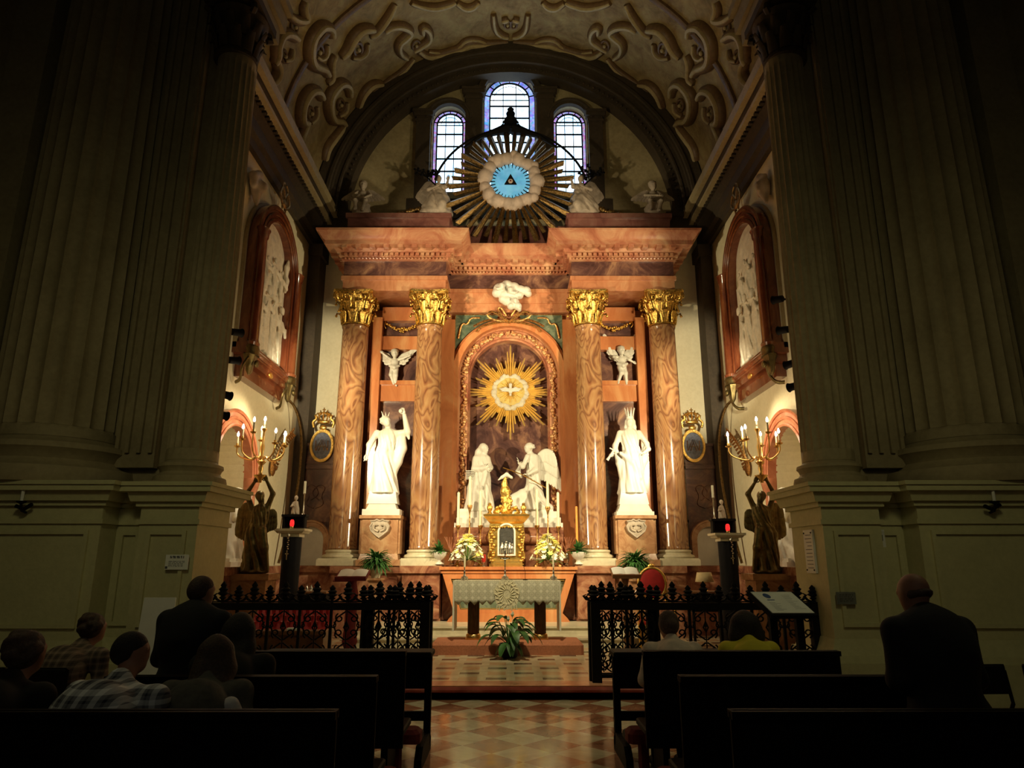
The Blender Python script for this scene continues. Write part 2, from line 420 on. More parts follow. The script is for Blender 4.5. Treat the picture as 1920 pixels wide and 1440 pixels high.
tartan('plaid_blue', (.015,.018,.035), (.85,.88,.85), 14); tartan('plaid_brown', (.035,.022,.015), (.24,.17,.12), 20)
def floor_mat():
    t = NT('nave_floor', .10, 0, .5, 0); co = t.co(rot=(0,0,PI/4), sc=(2.56,2.56,2.56), loc=(.5,.1,0)); ch = t.n('TexChecker', Scale=1.0)
    ch.inputs[1].default_value = (0,0,0,1); ch.inputs[2].default_value = (1,1,1,1); t.l(co, ch.inputs[0])
    c1 = t.ramp(t.noise(t.co(), 2.0, 5, .7, 2), [(.3, (.36,.30,.18)), (.7, (.62,.55,.38))])
    c2 = t.ramp(t.noise(t.co(), 3.0, 5, .7, 2), [(.3, (.20,.08,.04)), (.7, (.36,.18,.10))])
    t.base(t.mix(ch.outputs[1], c1, c2)); t.bump(t.noise(t.co(), 6, 2), .05, .01)
    t.l(t.ramp(t.noise(t.co(), 5, 4), [(.3, (.07,)*3), (.7, (.22,)*3)]), t.b.inputs['Roughness']); return t.m
floor_mat()
def chancel_floor():
    t = NT('chancel_floor', .2); co = t.co(sc=(2.67,2.2,1)); x = t.n('SeparateXYZ'); t.l(co, x.inputs[0])
    u = t.math('ABSOLUTE', t.math('SUBTRACT', t.math('FRACT', x.outputs[0]), .5)); v = t.math('ABSOLUTE', t.math('SUBTRACT', t.math('FRACT', x.outputs[1]), .5))
    ins = t.math('MULTIPLY', t.math('LESS_THAN', u, .33), t.math('LESS_THAN', v, .33))
    core = t.math('MULTIPLY', t.math('LESS_THAN', u, .36), t.math('LESS_THAN', v, .19))
    par = t.math('MODULO', t.math('ABSOLUTE', t.math('ADD', t.math('FLOOR', x.outputs[0]), t.math('FLOOR', x.outputs[1]))), 2.0)
    n = t.noise(t.co(), 5, 4)
    cr = t.ramp(n, [(.3, (.40,.34,.20)), (.7, (.58,.51,.33))]); pk = t.ramp(n, [(.3, (.42,.24,.12)), (.7, (.52,.36,.20))])
    dk = t.ramp(n, [(.3, (.07,.05,.03)), (.7, (.13,.09,.06))])
    c = t.mix(t.math('MULTIPLY', ins, par), cr, pk)
    c = t.mix(t.math('MULTIPLY', core, t.math('SUBTRACT', 1.0, par)), c, dk)
    t.base(c); return t.m
chancel_floor()
def lace():
    t = NT('lace', .8); co = t.co(sc=(1,0,1)); v = t.n('TexVoronoi', Scale=9.5, Randomness=0.0, feature='F1'); t.l(co, v.inputs[0])
    a = t.ramp(v.outputs[0], [(.02, (.80,.77,.60)), (.09, (.40,.38,.27)), (.22, (.68,.65,.48)), (.40, (.48,.46,.33)), (.6, (.80,.77,.60))])
    v2 = t.noise(co, 90, 2); t.base(t.mix(t.math('MULTIPLY', v2, .4), a, (.38,.36,.25))); return t.m
lace(); plain('linen', (.70,.67,.52), .8, 0, .06, 20, .1, 60)
def emit(name, c, s):
    m = bpy.data.materials.new(name); m.use_nodes = True; t = m.node_tree; t.nodes.clear()
    e = t.nodes.new('ShaderNodeEmission'); e.inputs[0].default_value = (*c, 1); e.inputs[1].default_value = s
    o = t.nodes.new('ShaderNodeOutputMaterial'); t.links.new(e.outputs[0], o.inputs[0]); MATS[name] = m; return m
emit('flame', (1, .90, .74), 14); emit('lamp_face', (1, .82, .52), 7)
def stained(name, c1, c2, s, sc=7):
    t = NT(name, .3); co = t.co(); v = t.n('TexVoronoi', Scale=float(sc)); t.l(co, v.inputs[0])
    c = t.ramp(t.noise(co, 2.2, 3, .6), [(.35, c1), (.6, c2)])
    c = t.mix(.28, c, v.outputs['Color']) if 'border' in name else t.mix(.05, c, v.outputs['Color'])
    t.base((.02,.02,.03)); t.l(c, t.b.inputs['Emission Color']); t.b.inputs['Emission Strength'].default_value = s; return t.m
stained('daylit_glass', (.30,.62,1.0), (.80,.93,1.0), 3.0); stained('daylit_border', (.04,.10,.6), (.25,.40,1.0), 1.2, 16)
stained('daylit_border_red', (.30,.04,.30), (.40,.30,.9), 1.1, 22); stained('daylit_cyan', (.10,.42,.62), (.20,.60,.78), .8)
t = NT('red_glass', .1); t.base((.6,.01,.01)); t.b.inputs['Emission Color'].default_value = (1,.03,.03,1); t.b.inputs['Emission Strength'].default_value = .9
plain('red_glass_dim', (.45,.03,.02), .15)
M = MATS
# ================================================================== THE SETTING
XW, YB, ZS, RV, X0 = 5.06, 16.6, 10.3, 5.06, -.03
struct(MB().box(-11, 11, -3, 9.2, -.3, 0).build('floor', M['nave_floor']))
struct(MB().box(-5.6, 5.6, 9.2, 17.2, -.3, .15).build('floor_chancel', M['chancel_floor']))
b = MB().sweep([(0,0),(0,.075),(.03,.09),(.045,.115),(.03,.145),(-.30,.152)], [(-3.98,9.2,0),(3.98,9.2,0)], [(0,-1),(0,-1)])
struct(b.build('trim_1', M['riser_marble']))
struct(MB().box(-3.98, 3.98, 9.19, 9.55, .10, .158).build('trim_21', M['pink_marble']))
def step_block(nm, x, y, z0, z1):
    b = MB(); b.box(-x, x, y, 15.0, z0, z1-.03); b.box(-x-.02, x+.02, y-.03, 15.0, z1-.03, z1); struct(b.build(nm, M['cream_marble']))
step_block('trim_2', 3.0, 13.2, .15, .30); step_block('trim_3', 2.75, 13.8, .30, .45)

def holed_wall(mb, pt, u0, u1, v0, v1, holes, depth, n=20):
    # face in (u,v) with arched holes (cu, hw, vb, vspring); pt(u,v,d) -> xyz ; d goes into the wall
    us = [u0, u1]
    for cu, hw, vb, vs in holes: us += [cu-hw*math.cos(PI*i/n) for i in range(n+1)]
    us = sorted(set(round(x, 5) for x in us))
    for a, c in zip(us, us[1:]):
        m = (a+c)/2; H = [h for h in holes if abs(m-h[0]) < h[1]]
        def top(u, h): return h[3]+math.sqrt(max(0, h[1]**2-(u-h[0])**2))
        if not H: mb.add([pt(a,v0,0), pt(c,v0,0), pt(c,v1,0), pt(a,v1,0)], [(0,1,2,3)])
        for h in H:
            mb.add([pt(a,v0,0), pt(c,v0,0), pt(c,h[2],0), pt(a,h[2],0)], [(0,1,2,3)])
            ta, tc = top(a,h), top(c,h)
            mb.add([pt(a,ta,0), pt(c,tc,0), pt(c,v1,0), pt(a,v1,0)], [(0,1,2,3)])
            mb.add([pt(a,ta,0), pt(c,tc,0), pt(c,tc,depth), pt(a,ta,depth)], [(0,1,2,3)])
            mb.add([pt(a,h[2],0), pt(c,h[2],0), pt(c,h[2],depth), pt(a,h[2],depth)], [(0,1,2,3)])
    for cu, hw, vb, vs in holes:
        for u in (cu-hw, cu+hw): mb.add([pt(u,vb,0), pt(u,vs,0), pt(u,vs,depth), pt(u,vb,depth)], [(0,1,2,3)])
WIN = [(X0, .71, 10.9, 14.10), (X0-1.64, .46, 11.15, 13.30), (X0+1.64, .46, 11.15, 13.30)]
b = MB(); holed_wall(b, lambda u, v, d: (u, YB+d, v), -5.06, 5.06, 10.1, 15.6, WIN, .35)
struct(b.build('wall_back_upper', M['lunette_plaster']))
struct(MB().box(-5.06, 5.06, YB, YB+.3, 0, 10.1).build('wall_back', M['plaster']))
NICHE = [(12.35, .85, 1.55, 3.15)]
for s, nm in ((-1, 'left'), (1, 'right')):
    b = MB(); holed_wall(b, lambda u, v, d: (s*(XW+d), u, v), 10.2, YB, 0, ZS+.1, NICHE, .75)
    b.box(s*(XW+.75), s*(XW+.85), 11.6, 13.9, 1.4, 4.3)
    struct(b.build('wall_'+nm, M['plaster']))
    # blocking mass behind the wall
# vault
b = MB(); n = 40
ys = [10.2, 12.3, 14.4, YB]
for j in range(len(ys)):
    for i in range(n+1):
        a = PI*i/n; b.v.append((RV*math.cos(a), ys[j], ZS+RV*math.sin(a)))
for j in range(len(ys)-1):
    for i in range(n): k = j*(n+1)+i; b.f.append((k, k+1, k+n+2, k+n+1))
struct(b.build('ceiling', M['vault_painting'], smooth=60))
# arch rib against the lunette, stepped moulding
b = MB()
for ro, ri, y0, y1 in ((5.02, 4.62, 15.95, YB), (4.66, 4.46, 16.05, YB), (4.48, 4.25, 16.2, YB)):
    b.ring(arc(0, ZS, ro, 0, 180, 48), arc(0, ZS, ri, 0, 180, 48), 'y', y0, y1)
b.tube([(x, 15.97, z) for x, z in arc(0, ZS, 4.72, 0, 180, 48)], .07, 6); b.tube([(x, 16.06, z) for x, z in arc(0, ZS, 4.47, 0, 180, 48)], .045, 6)
for i in range(90):
    a = PI*(i+.5)/90; b.sph((4.36*math.cos(a), 16.19, ZS+4.36*math.sin(a)), .035, 6, 4)
struct(b.build('trim_4', M['dark_stone'], smooth=50))
# side cornices, friezes, corner pilasters
prof = [(0,-.95),(.10,-.95),(.12,-.80),(.20,-.74),(.20,-.50),(.24,-.46),(.30,-.36),(.30,-.30),(.46,-.22),(.50,-.20),(.50,-.08),(.58,-.02),(.60,.06),(0,.10)]
for s, k in ((-1, 5), (1, 7)):
    b = MB().sweep(prof, [(s*XW, 10.2, ZS), (s*XW, YB, ZS)], [(-s, 0), (-s, 0)])
    for i in range(40):
        y = 10.35+i*.155; b.box(s*(XW-.30), s*(XW-.375), y, y+.08, ZS-.34, ZS-.24)
    struct(b.build('trim_%d' % k, M['dark_stone'], smooth=30))
    b = MB(); b.box(s*(XW-.5), s*(XW-.61), 10.2, YB, ZS-.10, ZS+.11); b.box(s*(XW-.3), s*(XW-.475), 10.2, YB, ZS-.29, ZS-.20)
    struct(b.build('trim_%d' % (k+17), M['cornice_pale'], smooth=30))
    b = MB().box(s*(XW-.02), s*(XW-.30), 16.05, YB, 1.5, 9.36); b.box(s*(XW-.02), s*(XW-.36), 16.0, YB, 9.05, 9.36)
    b.box(s*5.04, s*4.05, 16.25, YB, 9.85, 10.32); b.box(s*5.04, s*4.0, 16.15, YB, 10.22, 10.34)
    struct(b.build('trim_%d' % (k+1), M['dark_stone']))
# stucco scrollwork raised on the vault; traced in the left half, mirrored, laid on the barrel itself
def vray(cx, cy):
    px, py = 480+cx/3.6, cy/3.6; dx, dy = px-957, 720-py
    D = Vector((dx, F_PX*CP-dy*SP, F_PX*SP+dy*CP)); c0 = EYE-ZS
    A = D.x**2+D.z**2; B = 2*D.z*c0; Cc = c0**2-RV**2; t = (-B+math.sqrt(max(0, B*B-4*A*Cc)))/(2*A)
    p = D*t; return Vector((p.x, min(16.0, p.y), p.z+EYE))
def vnorm(p): return Vector((-p.x, 0, ZS-p.z)).normalized()
SCR = [  # (radius, polyline in the 3.6x crop of the upper left quarter)
 (.10, [(1700,350),(1560,345),(1500,285),(1430,285),(1385,345),(1250,385),(1150,375),(1090,335)]),
 (.055,[(1700,318),(1570,310),(1500,255),(1410,258),(1360,315),(1250,348),(1160,340)]),
 (.09, [(1060,335),(1110,300),(1170,255),(1160,190),(1110,165),(1120,220)]),
 (.10, [(860,205),(900,170),(980,165),(1040,200),(1000,240),(950,280),(955,345),(1010,385)]),
 (.07, [(1060,390),(990,470),(900,560),(850,570)]),
 (.10, [(840,560),(770,560),(705,630),(680,720)]),
 (.06, [(880,580),(860,640),(800,690)]),
 (.09, [(930,20),(880,110),(800,215),(760,240)]),
 (.12, [(780,190),(700,185),(640,240),(600,330),(560,380)]),
 (.07, [(745,290),(735,345),(690,385),(640,385)]),
 (.12, [(500,240),(490,180),(430,170),(400,190),(350,250),(335,340),(350,420),(400,450),(445,460),(470,500)]),
 (.07, [(470,300),(460,370),(420,400),(395,380)]),
 (.11, [(260,260),(200,220),(140,230),(110,300),(115,380),(100,430)]),
 (.06, [(235,330),(220,400),(180,410)]),
 (.10, [(110,400),(130,470),(110,540),(60,590)]),
 (.12, [(430,660),(400,605),(340,610),(290,680),(275,760),(285,830),(330,830)]),
 (.06, [(400,720),(395,790),(360,830)]),
 (.12, [(620,640),(610,575),(560,550),(510,590),(470,650),(470,740),(500,810),(560,810),(590,850)]),
 (.07, [(605,690),(590,750),(550,780)]),
 (.10, [(600,860),(520,920),(460,1000),(450,1080)]),
 (.10, [(330,830),(290,900),(260,980),(280,1100)]),
 (.09, [(520,370),(490,420),(500,520),(470,560)]),
 (.09, [(210,100),(260,140),(330,130),(300,60),(320,10)]),
 (.08, [(50,140),(90,60),(150,10)]),
 (.08, [(1040,10),(1100,30),(1200,45),(1300,20),(1340,5)]),
 (.08, [(1350,10),(1400,45),(1460,40),(1500,5)]),
 (.08, [(1600,90),(1610,190),(1660,230),(1700,240)]),
 (.07, [(1660,130),(1700,120)]),
]
EYES = [(180,380,.10),(415,350,.13),(680,330,.13),(1075,300,.11),(360,765,.12),(562,705,.12),(822,632,.09),(1697,160,.09),(250,180,.10),(450,470,.09),(510,510,.07)]
b = MB(); g = MB()
for s in (1, -1):
    for r, P in SCR:
        Q = [vray(*p) for p in P]; Q = [Vector((q.x*s, q.y, q.z)) for q in Q]; Q = smooth_path(Q, 2)
        m = len(Q); rr = [r*(.45+.55*math.sin(PI*(.12+.76*i/(m-1)))) for i in range(m)]
        Q = [q+vnorm(q)*.03 for q in Q]; rr = [x*1.35 for x in rr]; b.tube(Q, rr, 8, up=[vnorm(q) for q in Q], flat=1.0)
        Q2 = [q+vnorm(q)*(x*.8) for q, x in zip(Q, rr)]; g.tube(Q2, [x*.5 for x in rr], 6)
    for ex, ey, r in EYES:
        q = vray(ex, ey); q = Vector((q.x*s, q.y, q.z)); nn = vnorm(q); u = Vector((0,1,0)); v_ = nn.cross(u)
        ring_ = [q+nn*.03+(u*math.cos(2*PI*i/14)*1.5+v_*math.sin(2*PI*i/14))*r for i in range(14)]
        b.tube(ring_, r*.34, 6, closed=True); g.sph(q+nn*.07, r*.42, 8, 6)
struct(b.build('trim_9', M['stucco'], smooth=60)); struct(g.build('trim_10', M['cornice_pale'], smooth=60))
# painted-frame bands on the vault
b = MB()
for y in (10.5, 13.2):
    Q = [Vector((RV*math.cos(a), y, ZS+RV*math.sin(a))) for a in [PI*i/40 for i in range(41)]]
    b.tube([q+vnorm(q)*.02 for q in Q], .09, 6)
struct(b.build('trim_11', M['stucco'], smooth=60))
# windows: leaded glass in deep reveals
def window(k, cx, hw, vb, vs):
    root = bpy.data.objects.new('window_%d' % k, None); COL.objects.link(root); root.location = (cx, YB, vb); struct(root)
    Y = YB+.22; bw = hw*.23; inn = hw-bw
    P = [(cx-inn, vb+bw)]+[(x, z) for x, z in reversed(arc(cx, vs, inn, 0, 180, 24))]+[(cx+inn, vb+bw)]
    MB().prism(P, 'y', Y, Y+.02).build('window_pane', M['daylit_glass'], root, True)
    o_ = [(cx-hw, vb)]+list(reversed(arc(cx, vs, hw, 0, 180, 24)))+[(cx+hw, vb)]
    MB().ring(o_, P, 'y', Y, Y+.02).build('glass_border', M['daylit_border_red' if k > 1 else 'daylit_border'], root, True)
    g = MB(); P2 = [(x, Y-.02, z) for x, z in P]; g.tube(P2, .026, 4); g.tube([(x, Y-.02, z) for x, z in o_], .025, 4)
    z = vb+.35
    while z < vs+hw*.55:
        h = inn if z < vs else math.sqrt(max(.01, inn**2-(z-vs)**2)); g.tube([(cx-h, Y-.02, z), (cx+h, Y-.02, z)], .024, 4); z += .38
    for u in (-.33, .33):
        h = vs+math.sqrt(inn**2-(u*inn)**2); g.tube([(cx+u*inn, Y-.02, vb), (cx+u*inn, Y-.02, h)], .014, 4)
    for i in range(7):
        a = PI*(i+.5)/7; g.tube([(cx+inn*math.cos(a), Y-.02, vs+inn*math.sin(a)), (cx+hw*math.cos(a), Y-.02, vs+hw*math.sin(a))], .016, 4)
        if k == 1: g.tube([(cx+inn*.82*math.cos(a), Y-.02, vs+inn*.82*math.sin(a)), (cx+inn*.82*math.cos(a+.4), Y-.02, vs+inn*.82*math.sin(a+.4))], .008, 4)
    if k > 1: g.tube([(x, Y-.02, z) for x, z in arc(cx, vs, inn*.72, 0, 180, 16)], .008, 4)
    g.tube([(cx-inn, Y-.02, vs), (cx+inn, Y-.02, vs)], .014, 4)
    g.build('glazing_bars', M['iron'], root, True)
    t = .17; b = MB(); ro, ri = hw+t, hw+.005
    b.ring(arc(cx, vs, ro, 0, 180, 24), arc(cx, vs, ri, 0, 180, 24), 'y', YB-.14, YB+.01)
    b.tube([(x, YB-.14, z) for x, z in arc(cx, vs, ro-.04, 0, 180, 24)], .05, 6)
    b.build('window_surround', M['dark_stone'], root, True, smooth=50)
for k, a in enumerate(WIN): window(k+1, *a)
b = MB()
for s in (-1, 1):
    for xa, xb, zt in ((1.20, .74, 14.05), (2.14, 2.52, 13.35)):
        x0, x1 = X0+s*xa, X0+s*xb; b.box(x0, x1, YB-.16, YB, 10.4, zt); b.box(min(x0,x1)-.07, max(x0,x1)+.07, YB-.22, YB, zt, zt+.10)
        b.box(min(x0,x1)-.10, max(x0,x1)+.10, YB-.26, YB, zt+.10, zt+.17); b.box(min(x0,x1)-.03, max(x0,x1)+.03, YB-.19, YB, zt-.16, zt-.09)
b.box(-2.75, 2.7, YB-.1, YB, 10.35, 10.9)
struct(b.build('trim_12', M['dark_stone']))

# ------------------------------------------------------------------ entrance piers
def flutes(n, dep): return lambda a, z: 1-dep*max(0, math.sin((a*n) % (2*PI)/2))**1.5 if True else 1
def fluted(mb, c, r0, r1, z0, z1, n=20, dep=.09):
    N = n*6; fl = lambda a, z: 1-dep*(abs(math.sin(a*n/2))**.8)
    prof = [(r0, z0), (r0, z0+.12), (r0*.99, z0+.16)]+[(r0+(r1-r0)*(t**1.6), z0+.16+(z1-z0-.32)*t) for t in (0, .2, .4, .6, .8, 1)]+[(r1, z1-.12), (r1, z1)]
    def f2(a, z): return 1 if (z < z0+.14 or z > z1-.14) else fl(a, z)
    v0 = MB(); v0.lathe(prof, (c[0], c[1], 0), N, f2); mb.add(v0.v, v0.f)
def att_base(mb, c, r, z, h, n=32):
    k = h/.33
    mb.lathe([(r*1.38, 0),(r*1.42,.05*k),(r*1.38,.11*k),(r*1.22,.13*k),(r*1.14,.17*k),(r*1.18,.21*k),(r*1.26,.24*k),(r*1.24,.28*k),(r*1.08,.30*k),(r,.33*k)], (c[0],c[1],z), n)
def panel_frame(mb, x0, x1, y, z0, z1, w=.06, d=.04):
    mb.ring([(x0,z0),(x1,z0),(x1,z1),(x0,z1),(x0,z0)], [(x0+w,z0+w),(x1-w,z0+w),(x1-w,z1-w),(x0+w,z1-w),(x0+w,z0+w)], 'y', y-d, y+.005)
def pedestal_order(mb, x0, x1, y0, y1, zt):
    mb.box(x0, x1, y0, y1, 0, zt)
    def wrap(o, z0, z1, t=0): mb.box(x0-o, x1+o, y0-o, y1+o, z0, z1, t, t)
    wrap(.16, 0, .46); wrap(.13, .46, .54, .02); wrap(.08, .54, .66, .05); wrap(.03, .66, .72, .02)
    wrap(.03, zt-.52, zt-.46); wrap(.05, zt-.30, zt-.24); wrap(.10, zt-.24, zt-.12, -.04); wrap(.20, zt-.12, zt-.05); wrap(.225, zt-.05, zt)
for s, nm in ((-1, 'left'), (1, 'right')):
    def bx(mb, x0, x1, *a): mb.box(min(s*x0, s*x1), max(s*x0, s*x1), *a)
    b = MB()
    def PO(x0, x1, y0, y1, zt): pedestal_order(b, min(s*x0, s*x1), max(s*x0, s*x1), y0, y1, zt)
    PO(3.98, 4.72, 9.0, 10.0, 2.62); PO(4.55, 5.2, 9.22, 10.2, 2.62); PO(5.12, 7.9, 8.85, 10.6, 2.62)
    for x0, x1, y in ((4.10, 4.60, 9.0), (4.80, 5.06, 9.22), (5.25, 6.5, 8.85), (6.68, 7.8, 8.85)):
        panel_frame(b, min(s*x0, s*x1), max(s*x0, s*x1), y, .86, 2.02, .05, .035)
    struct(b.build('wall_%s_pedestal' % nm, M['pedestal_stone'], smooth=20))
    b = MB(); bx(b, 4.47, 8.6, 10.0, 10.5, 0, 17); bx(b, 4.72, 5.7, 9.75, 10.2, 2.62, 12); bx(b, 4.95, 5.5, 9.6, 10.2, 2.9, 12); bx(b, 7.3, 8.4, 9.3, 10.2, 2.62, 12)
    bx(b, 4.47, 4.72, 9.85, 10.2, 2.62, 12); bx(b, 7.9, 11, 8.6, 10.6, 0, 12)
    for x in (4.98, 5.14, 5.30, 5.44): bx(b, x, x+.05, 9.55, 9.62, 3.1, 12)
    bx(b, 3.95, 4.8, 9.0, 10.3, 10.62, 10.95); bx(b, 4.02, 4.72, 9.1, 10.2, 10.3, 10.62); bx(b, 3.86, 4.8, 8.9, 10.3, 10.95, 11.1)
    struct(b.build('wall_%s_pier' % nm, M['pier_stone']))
    b = MB(); att_base(b, (s*4.35, 9.45), .33, 2.62, .33); bx(b, 3.93, 4.77, 9.03, 9.87, 2.60, 2.66); fluted(b, (s*4.35, 9.45), .335, .285, 2.95, 9.32, 20)
    struct(b.build('wall_%s_fluted_column' % nm, M['pier_stone'], smooth=40))
    b = MB(); att_base(b, (s*6.4, 9.66), .80, 2.62, .62, 48); fluted(b, (s*6.4, 9.66), .81, .72, 3.24, 13.2, 24, .07)
    struct(b.build('wall_%s_giant_column' % nm, M['pier_stone'], smooth=40))
    b = MB(); c = (s*4.38, 9.45)
    b.lathe([(.29,9.30),(.33,9.33),(.33,9.37),(.29,9.40),(.30,9.7),(.36,10.0),(.44,10.1)], (c[0],c[1],0), 24)
    for row, (z, r, h) in enumerate(((9.42,.30,.36),(9.66,.32,.36))):
        for i in range(10):
            a = 2*PI*(i+.5*row)/10; d = Vector((math.cos(a), math.sin(a), 0)); p = Vector((c[0], c[1], z))+d*r
            b.tube([p, p+Vector((0,0,h*.5))+d*.03, p+Vector((0,0,h*.9))+d*.09, p+Vector((0,0,h*.8))+d*.15], [.085,.08,.06,.02], 6, flat=.4, up=tuple(d))
    for i in range(4):
        a = PI/4+PI/2*i; d = Vector((math.cos(a), math.sin(a), 0)); p = Vector((c[0], c[1], 10.08))+d*.50
        b.tube([p+Vector((0,0,.10))-d*.2, p+Vector((0,0,.06)), p+Vector((0,0,-.04))+d*.03, p+Vector((0,0,-.07))-d*.04], .05, 6)
    b.box(c[0]-.43, c[0]+.43, c[1]-.43, c[1]+.43, 10.16, 10.3)
    struct(b.build('wall_%s_capital' % nm, M['dark_stone'], smooth=50))
# entrance arch above the columns (mostly out of the frame, keeps the nave dark)
b = MB(); R = 4.05
o_ = [(-11, 11.1)]+[(-11+22*i/24, 17.5) for i in range(1, 24)]+[(11, 11.1)]
i_ = [(R*math.cos(PI-PI*i/24), 11.1+R*math.sin(PI*i/24)) for i in range(25)]
b.ring(o_, i_, 'y', 9.2, 10.3); struct(b.build('wall_front', M['pier_stone']))
struct(MB().box(-11.2, -11, -3, 10.5, 0, 17.5).build('wall_nave_left', M['pier_stone']))
struct(MB().box(11, 11.2, -3, 10.5, 0, 17.5).build('wall_nave_right', M['pier_stone']))
# wainscot and panels of the side bays
for s, k in ((-1, 13), (1, 16)):
    b = MB(); A, B_ = sorted((s*4.55, s*5.06)); b.box(A, B_, 10.5, 15.2, .15, 1.42)
    b.box(min(s*4.49, s*5.06), max(s*4.49, s*5.06), 10.5, 15.2, 1.42, 1.55); b.box(min(s*4.5,s*5.06), max(s*4.5,s*5.06), 10.5, 15.2, .15, .35)
    A, B_ = sorted((s*3.7, s*5.06)); b.box(A, B_, 15.2, YB, .15, 1.42); b.box(A, B_, 15.12, YB, 1.42, 1.55)
    struct(b.build('trim_%d' % k, M['brown_marble']))
    b = MB(); A, B_ = sorted((s*4.08, s*4.97)); b.box(A, B_, 16.15, YB, 1.55, 4.25); 
    for z0, z1, o in ((3.72, 3.80, .05), (3.84, 3.88, .03), (4.25, 4.32, .05), (2.5, 2.56, .04)): b.box(A, B_, 16.15-o, YB, z0, z1)
    xc = s*4.5
    for q in (-1, 1):                                              # raised interlace ornament
        for zc in (3.1,):
            P = [(xc+q*.02, zc-.28), (xc+q*.22, zc-.2), (xc+q*.12, zc), (xc+q*.24, zc+.2), (xc+q*.05, zc+.26), (xc-q*.1, zc+.05), (xc+q*.1, zc-.1)]
            b.tube(smooth_path([(x, 16.14, z) for x, z in P]), .014, 5)
    struct(b.build('trim_%d' % (k+1), M['violet_marble']))
    b = MB(); b.ring([(xc-.42, 1.55)]+list(reversed(arc(xc, 2.1, .42, 0, 180, 16)))+[(xc+.42, 1.55)], [(xc-.30, 1.55)]+list(reversed(arc(xc, 2.1, .30, 0, 180, 16)))+[(xc+.30, 1.55)], 'y', 15.95, 16.2)
    b.tube([(x, 15.95, z) for x, z in arc(xc, 2.1, .42, 0, 180, 16)], .03, 6)
    o = struct(b.build('trim_%d' % (k+2), M['pedestal_marble'], smooth=40))
    b = MB(); b.prism([(xc-.30, 1.55)]+list(reversed(arc(xc, 2.1, .30, 0, 180, 16)))+[(xc+.30, 1.55)], 'y', 16.08, 16.16)
    struct(b.build('door_%d' % (1 if s < 0 else 2), M['white_marble'])) 
# red marble arches framing the niches of the side walls
for s, k in ((-1, 19), (1, 20)):
    b = MB(); x1, x2 = s*(XW-.14), s*(XW+.02)
    o_ = [(12.35+u, v) for u, v in [(-1.15, 3.15)]+list(reversed(arc(0, 3.15, 1.15, 0, 180, 28)))+[(1.15, 3.15)]]
    i_ = [(12.35+u, v) for u, v in [(-.85, 3.15)]+list(reversed(arc(0, 3.15, .85, 0, 180, 28)))+[(.85, 3.15)]]
    b.ring(o_, i_, 'x', min(x1, x2), max(x1, x2))
    for r in (1.13, 1.0, .88): b.tube([(s*(XW-.14), 12.35+u, v) for u, v in arc(0, 3.15, r, 0, 180, 28)], .035, 6)
    for y in (12.35-1.0, 12.35+1.0):
        b.lathe([(.15,1.55),(.17,1.62),(.13,1.7),(.115,1.75),(.105,2.85),(.13,2.87),(.13,2.92),(.15,3.0),(.17,3.1),(.17,3.17)], (s*(XW-.08), y, 0), 16)
    struct(b.build('trim_%d' % k, M['arch_marble'], smooth=40))
# ================================================================== THE ALTARPIECE
AX = -.04
AP = empty('altarpiece', (AX, 15.9, .45), 'tall red and orange marble altarpiece with four columns against the rear wall', 'altarpiece')
def ap(name, mb, mat, par=None, sm=None, label=None):
    o = mb.build(name, M[mat], par or AP, True, smooth=sm)
    if label: o['label'] = label
    return o
def mir(f):
    for s in (-1, 1): f(s)
def sb(mb, s, x0, x1, *a): mb.box(AX+min(s*x0, s*x1), AX+max(s*x0, s*x1), *a)
CXO, CXI, CY = 3.58, 1.84, 15.35
# dado under the columns
b = MB()
for s in (-1, 1):
    sb(b, s, 1.42, 3.70, 15.0, 16.55, .15, 1.40); sb(b, s, 1.38, 3.72, 14.93, 16.55, 1.40, 1.55); sb(b, s, 1.40, 3.70, 14.95, 16.55, .15, .5)
    sb(b, s, 1.42, 2.2, 14.88, 15.0, .5, 1.40); sb(b, s, 1.38, 2.25, 14.82, 15.0, 1.40, 1.55)
b.box(AX-1.4, AX+1.4, 15.5, 16.55, .45, 1.55)
ap('dado', b, 'brown_marble')
# rear field
b = MB()
for s in (-1, 1): sb(b, s, 1.30, 3.86, 16.05, 16.5, 1.55, 7.60)
holed_wall(b, lambda u, v, d: (AX+u, 16.05+d, v), -1.30, 1.30, 1.55, 7.95, [(0, 1.22, 1.6, 5.95)], .5, 28)
ap('rear_field', b, 'red_marble', sm=30)
# pilasters and frames in orange marble
for s in (-1, 1):
    b = MB()
    sb(b, s, 1.30, 1.62, 15.85, 16.06, 1.55, 7.3); sb(b, s, 1.98, 2.08, 15.9, 16.06, 1.55, 7.3); sb(b, s, 3.03, 3.24, 15.7, 16.06, 1.55, 7.3); sb(b, s, 3.62, 3.9, 15.6, 16.06, 1.55, 7.3)
    sb(b, s, 2.05, 3.05, 15.82, 16.06, Zat(752,15.8), Zat(716,15.8)); sb(b, s, 2.05, 3.08, 15.76, 15.9, Zat(722,15.8), Zat(714,15.8))
    sb(b, s, 2.05, 3.05, 15.82, 16.06, Zat(655,15.8), Zat(630,15.8)); sb(b, s, 2.05, 3.05, 15.82, 16.06, Zat(601,15.8), 7.6)
    ap('panel_frame', b, 'orange_marble')
for s in (-1, 1):
    b = MB(); sb(b, s, 2.06, 3.06, 16.0, 16.06, 1.6, 7.4); ap('dark_panel', b, 'violet_marble')
